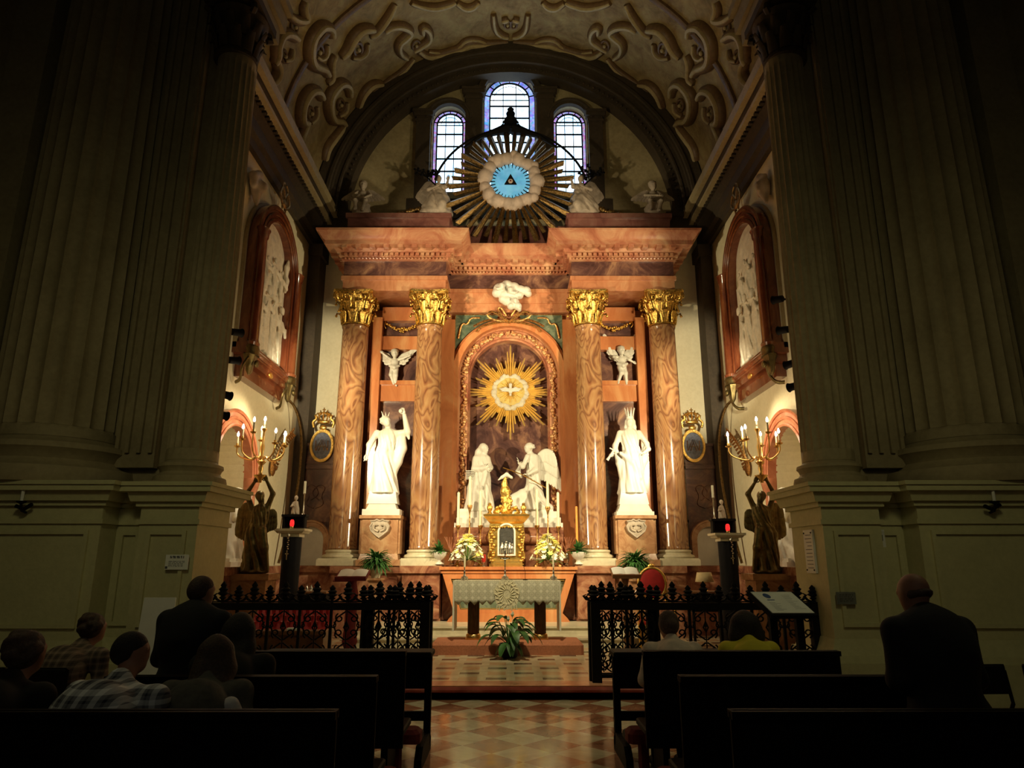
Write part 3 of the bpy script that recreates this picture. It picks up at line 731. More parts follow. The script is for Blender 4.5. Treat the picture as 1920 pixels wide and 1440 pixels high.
# niche: orange outer arch, green spandrels, recessed dark field
b = MB(); NZ = 5.95
def archpoly(r, zb=1.6, n=28): return [(AX-r, zb)]+[(AX+x, z) for x, z in reversed(arc(0, NZ, r, 0, 180, n))]+[(AX+r, zb)]
b.ring(archpoly(1.34), archpoly(1.20), 'y', 15.88, 16.10); b.ring(archpoly(1.40), archpoly(1.30), 'y', 15.94, 16.10)
ap('niche_arch', b, 'orange_marble', sm=40)
for s in (-1, 1):
    b = MB()
    P = [(AX+s*1.30, 7.46), (AX+s*.25, 7.46)]+[(AX+s*1.43*math.cos(math.radians(a)), NZ+1.43*math.sin(math.radians(a))) for a in (78, 70, 62, 54, 46, 38, 30, 26)]+[(AX+s*1.30, 6.6)]
    b.prism(P, 'y', 15.98, 16.06)
    ap('spandrel', b, 'green_marble')
b = MB()
for s in (-1, 1):
    b.tube([(AX+s*1.30,15.97,6.55),(AX+s*1.30,15.97,7.46),(AX+s*.2,15.97,7.46)], .012, 4)
    P = smooth_path([(AX+s*1.22,15.96,6.85),(AX+s*1.15,15.96,7.25),(AX+s*1.0,15.96,7.2),(AX+s*.95,15.96,7.38),(AX+s*.7,15.96,7.38)]); b.tube(P, .022, 5)
ap('spandrel_gilding', b, 'rose_gold', sm=60)
b = MB(); b.prism(archpoly(1.24), 'y', 16.46, 16.52); ap('niche_back', b, 'violet_marble')
b = MB(); b.ring(archpoly(1.21), archpoly(1.16), 'y', 16.05, 16.47); ap('niche_reveal', b, 'red_marble', sm=40)
b = MB(); b.ring(archpoly(1.16), archpoly(.98), 'y', 16.12, 16.30); b.ring(archpoly(.98), archpoly(.93), 'y', 16.2, 16.46); ap('niche_frame', b, 'pink_marble', sm=40)
plain('garland_gold', (.66,.36,.16), .45, .5, .5, 16)
# gilded flower garland running round the niche
b = MB()
path = [(AX-1.07, z) for z in np.arange(1.75, NZ, .085)]+[(AX+x, z) for x, z in reversed(arc(0, NZ, 1.07, 2, 178, 40))]+[(AX+1.07, z) for z in np.arange(NZ, 1.7, -.085)]
for i, (x, z) in enumerate(path):
    for q in range(2):
        c = (x+rng.uniform(-.05,.05), 16.10+rng.uniform(-.02,.02), z+rng.uniform(-.04,.04)); r = rng.uniform(.028,.058)
        b.sph(c, (r, r*.7, r), 6, 4)
    a = rng.uniform(0, 6.3); b.tube([(x,16.1,z),(x+.05*math.cos(a),16.06,z+.05*math.sin(a)),(x+.09*math.cos(a),16.09,z+.09*math.sin(a))], [.02,.025,.004], 5)
ap('flower_garland', b, 'garland_gold', sm=60)
b = MB()
for s in (-1, 1):
    for P in ([(0,7.22),(.25,7.42),(.42,7.52),(.55,7.40),(.38,7.28),(.10,7.24)], [(0,7.24),(.15,7.36),(.28,7.56),(.2,7.62),(.05,7.38)], [(0,7.22),(.35,7.30),(.6,7.26),(.85,7.12)], [(.1,7.24),(.4,7.2),(.7,7.1),(.78,6.98)]):
        b.tube(smooth_path([(AX+s*x, 15.84, z) for x, z in P]), .028, 5)
ap('bow', b, 'rose_gold', sm=60, label='ribbon bow in gilded metal')
# columns with gilded Corinthian capitals
def column():
    root = MB(); root.lathe([(.295,.33),(.315,.36),(.30,.40),(.31,1.5),(.308,3.0),(.285,5.15),(.28,5.30),(.30,5.33),(.30,5.36)], n=40)
    o = root.build('column', M['column_marble'], AP, smooth=40)
    b = MB(); b.box(-.43,.43,-.43,.43,0,.13); b.box(-.41,.41,-.41,.41,.13,.15)
    b.lathe([(.40,.15),(.42,.18),(.40,.22),(.35,.235),(.335,.255),(.35,.275),(.36,.29),(.345,.32),(.31,.33)], n=40)
    b.build('base', M['cream_marble'], o, smooth=40)
    b = MB(); z0 = 5.36
    b.lathe([(.26,0),(.31,.02),(.31,.05),(.27,.07),(.275,.40),(.32,.62),(.40,.74)], (0,0,z0), 24)
    for row, (z, r, h, wd) in enumerate(((.06,.275,.34,.085),(.26,.285,.36,.085),(.46,.30,.30,.06))):
        for i in range(8 if row < 2 else 16):
            a = 2*PI*(i+.5*(row % 2))/(8 if row < 2 else 16); d = Vector((math.cos(a), math.sin(a), 0)); p = Vector((0,0,z0+z))+d*r
            b.tube([p, p+Vector((0,0,h*.5))+d*.03, p+Vector((0,0,h*.80))+d*.09, p+Vector((0,0,h*.86))+d*.17, p+Vector((0,0,h*.66))+d*.19], [wd*.8,wd*1.15,wd*.95,wd*.6,wd*.3], 6, flat=.35, up=tuple(d)); b.sph(p+Vector((0,0,h*.68))+d*.185, wd*.38, 6, 4)
            for q in (-1, 1):
                sd = Vector((-d.y, d.x, 0))*q
                b.tube([p+sd*.05+d*.03, p+sd*.085+Vector((0,0,h*.6))+d*.05, p+sd*.10+Vector((0,0,h*.7))+d*.09], [.02,.025,.01], 5)
    for i in range(4):
        a = PI/4+PI/2*i; d = Vector((math.cos(a), math.sin(a), 0)); sd = Vector((-d.y, d.x, 0)); c = Vector((0,0,z0+.66))+d*.47
        sp = [c+(d*math.cos(t)+Vector((0,0,math.sin(t))))*(.085*(1-t/13)) for t in np.arange(PI, PI-10, -.55)]
        for q in (-.03, .03): b.tube([Vector((0,0,z0+.42))+d*.32+sd*q, c-d*.09-Vector((0,0,.05))+sd*q]+[x+sd*q for x in sp], .022, 5)
        d = Vector((math.cos(a+PI/4), math.sin(a+PI/4), 0)); b.sph(Vector((0,0,z0+.74))+d*.40, .055, 8, 6)
    P = []
    for i in range(4):
        a = PI/4+PI/2*i; c, sn = math.cos(a), math.sin(a); P += [((c*.60)-sn*-.04, (sn*.60)+c*-.04), ((c*.60)-sn*.04, (sn*.60)+c*.04)]
        a2 = a+PI/4; P += [(math.cos(a2)*.385, math.sin(a2)*.385)]
    b.prism(P, 'z', z0+.74, z0+.80); b.prism([(x*.95, y*.95) for x, y in P], 'z', z0+.70, z0+.74)
    b.build('capital', M['gold'], o, smooth=45)
    return o
c0 = column()
for i, x in enumerate((-CXO, -CXI, CXI, CXO)):
    c = c0 if i == 0 else copy_tree(c0, AP)
    c.location = (x, CY-15.9, 1.55-.45)
# entablature : side blocks break forward, centre recessed
ZA, ZF, ZC, ZT = 7.72, 8.08, 8.46, 9.04
def entab(mb_a, mb_f, mb_c, x0, x1, yf, ends):
    # x0<x1 at architrave face; yf front plane; ends=(left returns, right returns)
    mb_a.box(x0, x1, yf, 16.5, ZA, ZF-.10); mb_a.box(x0-.04*ends[0], x1+.04*ends[1], yf-.04, 16.5, ZF-.10, ZF)
    mb_f.box(x0, x1, yf+.02, 16.5, ZF, ZC)
    pr = [(0,0),(.05,.0),(.05,.07),(.10,.07),(.10,.16),(.16,.17),(.20,.24),(.38,.26),(.38,.36),(.42,.38),(.50,.50),(.55,.53),(.56,.58),(0,.58)]
    path = [(x0, 16.5, ZC), (x0, yf, ZC), (x1, yf, ZC), (x1, 16.5, ZC)]
    nr = [(-1*ends[0], 0), (-1*ends[0], -1), (1*ends[1], -1), (1*ends[1], 0)]
    mb_c.sweep(pr, path, nr); mb_c.box(x0, x1, yf, 16.5, ZC, ZT)
    mb_c.add([(x0-.56*ends[0],16.5,ZT),(x0-.56*ends[0],yf-.56,ZT),(x1+.56*ends[1],yf-.56,ZT),(x1+.56*ends[1],16.5,ZT)], [(0,1,2,3)])
    def run(a, bb, step, fn):
        n = max(1, int((bb-a)/step)); st = (bb-a)/n
        for i in range(n): fn(a+st*(i+.5))
    run(x0, x1, .115, lambda x: mb_c.box(x-.035, x+.035, yf-.15, yf-.10, ZC+.08, ZC+.155))
    run(x0-.1, x1+.1, .30, lambda x: mb_c.box(x-.06, x+.06, yf-.36, yf-.18, ZC+.19, ZC+.26))
    run(x0, x1, .08, lambda x: mb_c.sph((x, yf-.075, ZC+.035), (.028,.03,.03), 6, 4))
    if ends[0]: run(yf, 16.2, .115, lambda y: mb_c.box(x0-.15, x0-.10, y-.035, y+.035, ZC+.08, ZC+.155)); run(yf, 16.2, .30, lambda y: mb_c.box(x0-.36, x0-.18, y-.06, y+.06, ZC+.19, ZC+.26))
    if ends[1]: run(yf, 16.2, .115, lambda y: mb_c.box(x1+.10, x1+.15, y-.035, y+.035, ZC+.08, ZC+.155)); run(yf, 16.2, .30, lambda y: mb_c.box(x1+.18, x1+.36, y-.06, y+.06, ZC+.19, ZC+.26))
A_, F_, C_ = MB(), MB(), MB()
entab(A_, F_, C_, AX-3.86, AX-1.47, 15.06, (1,1)); entab(A_, F_, C_, AX+1.47, AX+3.86, 15.06, (1,1)); 
entab(A_, F_, C_, AX-1.47, AX+1.47, 15.86, (0,0))
A_.box(AX-1.47, AX+1.47, 15.9, 16.5, 7.5, ZA)
ap('architrave', A_, 'red_marble'); ap('frieze', F_, 'violet_marble', label='dark veined marble frieze'); ap('cornice', C_, 'pink_marble', sm=30)
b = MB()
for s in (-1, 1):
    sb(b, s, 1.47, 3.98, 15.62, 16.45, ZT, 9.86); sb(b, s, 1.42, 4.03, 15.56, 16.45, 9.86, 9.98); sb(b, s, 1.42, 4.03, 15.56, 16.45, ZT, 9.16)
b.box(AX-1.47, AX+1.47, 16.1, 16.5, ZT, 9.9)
ap('attic', b, 'attic_marble_shaded', label='darker red marble attic block')
# garlands in the small panels
def garland():
    b = MB()
    for i in range(26):
        t = i/25*2-1; z = -.10*(1-t*t)+.05*abs(t)
        for q in range(3): b.sph((t*.38+rng.uniform(-.02,.02), rng.uniform(-.03,.02), z+rng.uniform(-.04,.04)*(1.3-abs(t))), rng.uniform(.02,.036), 6, 4)
    for s in (-1, 1): b.tube([(s*.38,0,.05),(s*.42,0,.10),(s*.45,0,.02),(s*.40,0,-.06)], [.02,.03,.02,.01], 5)
    o = b.build('garland', M['gold'], AP, smooth=60); return o
g0 = garland(); g0.location = (-2.56, -.02, Zat(611, 15.85)-.45); g1 = copy_tree(g0, AP); g1.location = (2.55, -.02, Zat(609, 15.85)-.45)
# raised mouldings in the lower niches
b = MB()
for s in (-1, 1): 
    sb(b, s, 3.34, 3.62, 15.62, 15.7, 1.55, 7.3)
ap('side_pilaster', b, 'pink_marble')

# statue pedestals with shields
def cartouche(b, c, w, h):
    P = [(0,-h),(-.35*w,-.72*h),(-.85*w,-.25*h),(-w,.25*h),(-.8*w,.62*h),(-.95*w,.85*h),(-.5*w,.9*h),(-.3*w,h),(0,.88*h),(.3*w,h),(.5*w,.9*h),(.95*w,.85*h),(.8*w,.62*h),(w,.25*h),(.85*w,-.25*h),(.35*w,-.72*h)]
    b.prism([(c[0]+x, c[2]+z) for x, z in P], 'y', c[1]-.05, c[1]+.02)
    Q = [(c[0]+x*.92, c[1]-.06, c[2]+z*.92) for x, z in P]; b.tube(Q, .018, 5, closed=True)
    for s in (-1, 1): b.tube(smooth_path([(c[0]+s*.1*w, c[1]-.07, c[2]-.3*h),(c[0]+s*.55*w, c[1]-.08, c[2]-.1*h),(c[0]+s*.5*w, c[1]-.08, c[2]+.4*h),(c[0]+s*.15*w, c[1]-.08, c[2]+.35*h)]), .02, 5)
    b.sph((c[0], c[1]-.05, c[2]), (.10*w/.25, .04, .3*h), 8, 6)
def statue_pedestal(x, label):
    Z = 1.55; zt = Zat(966, 14.95)
    root = empty('statue_pedestal', (x, 15.25, Z), label, 'pedestal')
    b = MB(); b.box(-.38, .38, -.28, .5, .22, zt-Z-.07); b.box(-.46,.46,-.36,.5,0,.12); b.box(-.42,.42,-.32,.5,.12,.24,.03,.03)
    b.box(-.44,.44,-.33,.5,zt-Z-.07,zt-Z)
    for s in (-1, 1): b.box(s*.40-.03 if s > 0 else -.43, .43 if s > 0 else -.37, -.25, .45, .24, zt-Z-.07)
    b.build('pedestal_block', M['pedestal_marble'], root)
    b = MB(); cartouche(b, (0, -.29, zt-Z-.28), .22, .20); b.build('shield', M['aged_marble'], root, smooth=40)
    return zt
ZP = statue_pedestal(AX-2.72, 'brown marble pedestal with a carved shield under the left white statue')
statue_pedestal(AX+2.70, 'brown marble pedestal with a carved shield under the crowned statue on the right')
# ================================================================== SCULPTED FIGURES
def rotz(a): return Matrix.Rotation(a, 4, 'Z')
def head(S_, c, h, yaw=0, pitch=0, fine=True):
    """head of height h centred at c, face towards -Y before yaw/pitch"""
    c = Vector(c); R = Euler((pitch, 0, yaw)).to_matrix()
    def P(x, y, z): return tuple(c+R@Vector((x*h, y*h, z*h)))
    e = (pitch, 0, yaw)
    S_.ell(P(0,.05,.08), (h*.345, h*.42, h*.39), .03*h/.2, e)
    S_.ell(P(0,-.10,-.14), (h*.27, h*.29, h*.34), .06*h/.2, e)
    S_.cone(P(0,-.30,-.38), P(0,-.28,-.36), h*.10, h*.10, .05*h/.2)
    if fine:
        for s in (-1, 1):
            S_.ell(P(s*.14,-.405,.02), (h*.075, h*.05, h*.045), .02*h/.2, e, sub=True)
            S_.ell(P(s*.14,-.345,.01), (h*.055, h*.045, h*.035), .006*h/.2, e)
            S_.cone(P(s*.05,-.385,.10), P(s*.22,-.35,.09), h*.035, h*.03, .02*h/.2)
            S_.ell(P(s*.345,.02,-.02), (h*.04, h*.09, h*.13), .01*h/.2, e)
        S_.cone(P(0,-.395,.05), P(0,-.46,-.13), h*.030, h*.055, .015*h/.2)
        S_.cone(P(-.08,-.375,-.245), P(.08,-.375,-.245), h*.028, h*.028, .01*h/.2)
        S_.cone(P(-.05,-.36,-.29), P(.05,-.36,-.29), h*.03, h*.03, .01*h/.2)
    return P
def hand(mb, wrist, d, side, L=.18, curl=.6, nrm=(0,0,1)):
    """palm and five separate fingers, from the wrist along d; thumb leaves on side"""
    w_ = Vector(wrist); d = Vector(d).normalized(); n = Vector(nrm); n = (n-d*n.dot(d)).normalized(); s = d.cross(n)*side
    k = L/.18
    mb.tube([w_-d*.02*k, w_+d*.02*k, w_+d*.06*k, w_+d*.095*k], [.026*k,.036*k,.043*k,.040*k], 10, flat=.42, up=n)
    for i, (o, l) in enumerate(((-.030,.062),(-.010,.074),(.010,.070),(.030,.056))):
        p = w_+d*.088*k+s*o*k; a = curl*(.8+.15*i); q = [p]; t = d
        for j, f in enumerate((.45, .32, .25)):
            ang = a*(.4+.5*j); t = (d*math.cos(ang)-n*math.sin(ang)); q.append(q[-1]+t*l*f*k)
        mb.tube(q, [.0095*k, .0090*k, .0082*k, .0062*k], 7)
    p = w_+d*.025*k-s*.034*k
    mb.tube([p, p+(d*.5-s*.8).normalized()*.030*k-n*.008*k, p+(d*.85-s*.6).normalized()*.056*k-n*.018*k, p+(d*.98-s*.35).normalized()*.078*k-n*.026*k], [.013*k,.012*k,.010*k,.007*k], 7)
def wing(L, n=12, a0=-100, a1=-38, wd=.085, bend=1.0, tip=0):
    """feathered wing in the x-z plane, root at origin; layered feathers fan from angle a0 to a1, real thickness"""
    b = MB()
    arm = [Vector(p)*L for p in ((0,0,0),(.10*bend,.01,.20),(.24*bend,.02,.30),(.40*bend,.01,.24))]
    b.tube(smooth_path(arm), [.05*L]*len(smooth_path(arm)), 8)
    for row, (ln, y, w_) in enumerate(((.86,.0,1.0),(.58,-.022,.95),(.34,-.042,.9))):
        for i in range(n):
            t = i/(n-1); j = t*3; k = min(2, int(j)); f = j-k
            p = arm[k].lerp(arm[k+1], f); a = math.radians(a0+(a1-a0)*t); d = Vector((math.cos(a), 0, math.sin(a)))
            l = ln*L*((.70+.30*math.sin(PI*(.15+.75*t))) if not tip else (.5+.55*t)); w = wd*L*w_; o = Vector((0,y*L+.003*(i % 2),0))
            b.tube([p+o, p+d*l*.30+o, p+d*l*.75+o, p+d*l*.95+o, p+d*l+o], [w*.6, w*1.0, w*1.0, w*.65, w*.15], 6, flat=.22, up=(0,1,0))
    return b
def cloudmass(c, r, n, spread, res, k=.04, seed=1, small=.5):
    q = np.random.default_rng(seed); s = Sc(res)
    for i in range(n):
        s.ell((c[0]+q.normal()*spread[0], c[1]+q.normal()*spread[1], c[2]+q.normal()*spread[2]), (r*q.uniform(small,1),)*3, k)
    return s

def fig_robed(S_, H, lean=(0,0), n=9, amp=.012, wid=.125, dep=.095, hipx=0, base=0, skirt=1.0):
    """robed standing torso + skirt of total height H, facing -Y"""
    lx, ly = lean
    S_.robe([(base, 0, 0, wid*H*1.25*skirt, dep*H*1.5*skirt), (.10*H, 0, 0, wid*H*1.1*skirt, dep*H*1.35*skirt), (.30*H, hipx*.5, 0, wid*H*.98, dep*H*1.15), (.50*H, hipx, ly*.3, wid*H*.92, dep*H*1.05), (.60*H, hipx*.6+lx*.4, ly*.5, wid*H*.70, dep*H*.82)], n, amp, 2.2, .03)
    S_.robe([(.57*H, hipx*.6+lx*.4, ly*.5, wid*H*.72, dep*H*.85), (.66*H, lx*.7, ly*.7, wid*H*.78, dep*H*.92), (.76*H, lx*.9, ly*.9, wid*H*.84, dep*H*.85), (.82*H, lx, ly, wid*H*.74, dep*H*.62), (.855*H, lx, ly, wid*H*.35, dep*H*.4)], n+3, amp*.5, 3, .04)
    S_.cone((lx, ly, .82*H), (lx*1.1, ly-.01*H, .90*H), .036*H, .032*H, .02)
def arm(S_, sh, el, wr, H, sleeve=True):
    S_.cone(sh, el, .040*H if sleeve else .030*H, .034*H if sleeve else .024*H, .03)
    S_.cone(el, wr, .034*H if sleeve else .024*H, .022*H if sleeve else .017*H, .02)

def place_statue(name, loc, label, cat, parts, group=None, rz=0):
    root = empty(name, loc, label, cat, group, rz); parts(root); return root
WM = M['statue_marble']
# --- left niche statue: arms lifted to the right, spiky crown, hand on the hip
HS = Zat(783, 15.2)-Zat(925, 15.2)
def st_left(root):
    H = HS; B = Zat(925, 15.2)-ZP; s = Sc(.016)
    z = lambda t: B+t*H
    s2 = Sc(.016); fig_robed(s2, H, (.03, -.02), 8, .020, .150, .12, -.04)
    # cloak, raised right arm with hanging sleeve, lowered left arm
    s2.chain([(.10*H, 0, .79*H), (.28*H, -.05, .81*H)], [.075, .06], .05); s2.chain([(.28*H, -.05, .81*H), (.235*H, -.14, 1.03*H)], [.075, .045], .03); s2.chain([(.28*H,-.04,.80*H),(.30*H,-.04,.72*H)], [.06,.025], .03)
    s2.chain([(.20*H, .02, .78*H), (.20*H, .03, .60*H), (.15*H, .02, .42*H), (.10*H, 0, .22*H)], [.09, .12, .11, .06], .05)
    s2.chain([(-.13*H, 0, .80*H), (-.22*H, -.03, .64*H), (-.235*H, -.08, .50*H)], [.075, .062, .035], .04)
    s2.ell((-.25*H, -.09, .46*H), (.05, .045, .07), .02); s2.chain([(.05, -.12, .74*H), (.0, -.17, .55*H), (-.08, -.17, .36*H), (-.12, -.12, .15*H)], [.05, .05, .04, .02], .04)
    P = head(s2, (-.015*H, -.06, .955*H), .148*H, .7, -.15)
    for i in range(14): a = 2*PI*i/14; s2.ell(P(.34*math.cos(a), .18+.34*math.sin(a), .22-.22*(i%2)), (.034,)*3, .012)
    s2.ell(P(0,.14,.16), (.38*.148*H, .42*.148*H, .38*.148*H), .02); s2.ell(P(0,.42,-.02), (.055, .06, .055), .02)
    s2.chain([P(.2,.2,.0), P(.25,.3,-.5)], [.05, .04], .03)
    for a in (-.5, 0, .45): s2.cone(P(a*.5,.0,.40), P(a*.85,-.05,.85), .020, .010, .015)
    s2.ell((.19*H, -.19, 1.075*H), (.045,.04,.05), .02)
    for q in (-1, 1): s2.ell((q*.10*H, -.15, .02), (.06,.10,.035), .02)
    for i in range(7): s2.ell((math.cos(i*.9)*.22, math.sin(i*.9)*.13, .0), (.10,.08,.09), .05)
    def ex(mb): hand(mb, (.232*H, -.145, 1.035*H), (-.25,-.15,.9), 1, .19, .5, (0,-1,0)); hand(mb, (-.245*H,-.09,.50*H), (-.05,-.1,-1), -1, .18, .9, (1,0,0))
    s2.build('figure', WM, root, M=Matrix.Translation((0,0,B)), extra=ex)
    b = MB(); b.box(-.33,.33,-.25,.25,.13,.25,.05,.05); b.box(-.40,.40,-.30,.30,0,.13); b.box(-.33,.33,-.22,.22,.25,B+.03,.05,.03); b.build('plinth', WM, root)
place_statue('statue', (AX-2.72, 15.28, ZP), 'white marble statue with hands raised to the right on the left pedestal', 'statue', st_left)
# --- right niche statue: crowned, sword hilt in hand
def st_right(root):
    H = HS; B = Zat(925, 15.2)-ZP; s2 = Sc(.016)
    fig_robed(s2, H, (.0, -.02), 9, .020, .145, .115, .03, 0, 1.0)
    s2.chain([(-.125*H, 0, .80*H), (-.19*H, .0, .64*H), (-.24*H, -.14, .52*H)], [.07, .055, .032], .04)
    s2.chain([(.125*H, 0, .80*H), (.225*H, .02, .66*H), (.24*H, -.04, .58*H), (.16*H, -.10, .52*H)], [.07, .055, .045, .03], .04)
    s2.chain([(-.20*H, .02, .62*H), (-.15*H, .0, .40*H), (-.12*H, 0, .12*H)], [.05, .07, .04], .05)
    s2.chain([(.20*H, .05, .60*H), (.19*H, .03, .45*H), (.12*H, .0, .25*H)], [.05, .08, .05], .05)
    s2.chain([(-.14*H, -.12, .52*H), (.0, -.19, .40*H), (.10*H, -.17, .20*H)], [.04, .05, .04], .04)
    P = head(s2, (.01*H, -.04, .945*H), .135*H, -.15, .05)
    for i in range(14): a = 2*PI*i/14; s2.ell(P(.36*math.cos(a), .18+.34*math.sin(a), .05-.22*(i%2)), (.034,)*3, .012)
    s2.ell(P(0,.14,.12), (.37*.135*H, .44*.135*H, .38*.135*H), .02)
    for q in (-1, 1): s2.chain([P(q*.3,.1,.1), P(q*.42,.15,-.5), P(q*.5,.1,-.8)], [.045, .04, .02], .03)
    s2.cone((-.02,-.17,.03), (.02,-.2,.03), .045, .04, .03)
    for i in range(7): s2.ell((math.cos(i*.9)*.22, math.sin(i*.9)*.13, .0), (.10,.08,.09), .05)
    def ex(mb): hand(mb, (-.24*H,-.14,.52*H), (-.3,-.6,-.3), -1, .18, 1.3, (0,0,1)); hand(mb, (.16*H,-.10,.52*H), (-.7,-.5,-.2), 1, .18, .8, (0,0,1))
    s2.build('figure', WM, root, M=Matrix.Translation((0,0,B)), extra=ex)
    cz = B+.945*H+.055*H; b = MB(); r = .075
    for i in range(9):
        a = 2*PI*i/9; a0, a1 = a-.33, a+.33
        v = [(r*math.cos(t)*f+.01*H, r*math.sin(t)*f-.03, cz+z_) for t, f, z_ in ((a0,1,0),(a1,1,0),(a,1.65,.23),(a0,.85,0),(a1,.85,0),(a,1.5,.23))]
        b.add(v, [(0,1,2),(3,5,4),(0,3,4,1),(1,4,5,2),(2,5,3,0)])
    b.lathe([(r*1.02,-.03),(r*1.15,-.02),(r*1.15,.02),(r*1.0,.03)], (.01*H,-.03,cz), 16); b.build('crown', WM, root, smooth=40)
    b = MB(); w0 = Vector((-.27*H, -.22, B+.50*H)); d = Vector((.55,-.2,.8)).normalized()
    b.tube([w0-d*.16, w0-d*.06, w0+d*.06, w0+d*.14], [.035,.025,.025,.04], 8); b.tube([w0+d*.1-Vector((.09,0,-.05)), w0+d*.1+Vector((.09,0,-.05))], .016, 6)
    b.build('sword_hilt', WM, root, smooth=50)
    b = MB(); b.box(-.34,.34,-.26,.26,.13,.24,.04,.04); b.box(-.37,.37,-.29,.29,.08,.13,.02,.02); b.box(-.40,.40,-.32,.32,0,.08); b.box(-.32,.32,-.22,.22,.24,B+.03,.05,.03); b.build('plinth', WM, root)
place_statue('statue', (AX+2.70, 15.28, ZP), 'white marble crowned statue holding a sword hilt on the right pedestal', 'statue', st_right)
# --- Annunciation group in the central niche
YA = 15.95; ZA0 = Zat(960, YA)
b = MB(); b.box(-1.2, 1.2, -.35, .45, 0, .10); b.box(-1.16, 1.16, -.30, .45, .10, .22); b.box(-1.1, 1.1, -.24, .45, .22, .36); b.box(-1.1, -.35, -.2, .4, .36, .42); b.box(.25,1.0,-.2,.4,.36,.40)
o = b.build('group_base', M['white_marble'], loc=(AX, YA, ZA0-.36)); tag(o, 'white stepped base under the kneeling angel and the veiled figure', 'base')
b = MB(); b.box(-1.18, 1.18, -.42, .5, 0, ZA0-.36-1.55-.22); b.box(-1.2,1.2,-.46,.5,ZA0-.36-1.55-.3,ZA0-.36-1.55)
for s in (-1, 1): b.tube([(s*.35,-.46,ZA0-2.15),(s*1.15,-.46,ZA0-2.15)], .12, 10)
o = b.build('niche_step', M['brown_marble'], loc=(AX, YA, 1.55), smooth=40); tag(o, 'brown marble step with rounded moulding behind the gilded tabernacle', 'step')
def st_virgin(root):
    H = Zat(826, YA)-ZA0-.08; s2 = Sc(.016)
    s2.robe([(0, -.05, 0, .36, .25), (.12*H, -.03, 0, .29, .22), (.3*H, -.02, 0, .23, .19), (.5*H, 0, 0, .20, .17), (.60*H, 0, 0, .17, .14)], 8, .020, 2, .03)
    s2.robe([(.58*H, .0, 0, .17, .15), (.7*H, .0, 0, .175, .155), (.80*H, .01, 0, .155, .12), (.86*H, .02, 0, .06, .06)], 10, .010, 3, .04)
    P = head(s2, (.06, -.03, .925*H), .14*H, 1.1, .25); s2.cone((.02,0,.82*H), (.05,0,.90*H), .05, .045, .03)
    s2.ell(P(0,.12,.10), (.40*.14*H, .46*.14*H, .42*.14*H), .03)
    s2.chain([P(0,.3,.2), P(0,.62,-.5), (-.12,.02,.74*H), (-.20,.04,.62*H)], [.07, .07, .09, .05], .05)
    s2.chain([(-.14,-.04,.78*H), (-.17,-.10,.62*H), (.02,-.16,.62*H), (.14,-.13,.66*H)], [.065,.06,.05,.035], .04)
    s2.chain([(.13,-.02,.78*H), (.20,-.06,.64*H), (.14,-.14,.62*H)], [.065,.06,.04], .04)
    s2.chain([(-.2,0,.55*H), (-.26,0,.35*H), (-.30,-.02,.1*H)], [.05,.06,.06], .05); s2.chain([(.1,-.14,.55*H),(.02,-.2,.35*H),(.05,-.22,.1*H)], [.05,.05,.04], .04)
    s2.chain([(.12,-.1,.35*H),(.2,-.14,.1*H),(.22,-.12,.04*H)], [.06,.07,.06], .05)
    def ex(mb): hand(mb, (.10,-.17,.63*H), (.7,-.2,.5), 1, .16, .5, (0,-1,0)); hand(mb, (.12,-.15,.60*H), (.8,-.2,.3), -1, .16, .4, (0,-1,0))
    s2.build('figure', M['statue_marble'], root, extra=ex)
    b = MB()
    for i in range(6): b.box(-.36, -.16, -.10-.01*i, -.06-.01*i, .47*H+.035*i, .48*H+.035*i)
    b.build('open_book', M['statue_marble'], root)
x = Xat(903, 900, YA)
place_statue('statue', (x, YA, ZA0), 'cream marble statue of a veiled woman looking down at left of the central niche', 'statue', st_virgin)
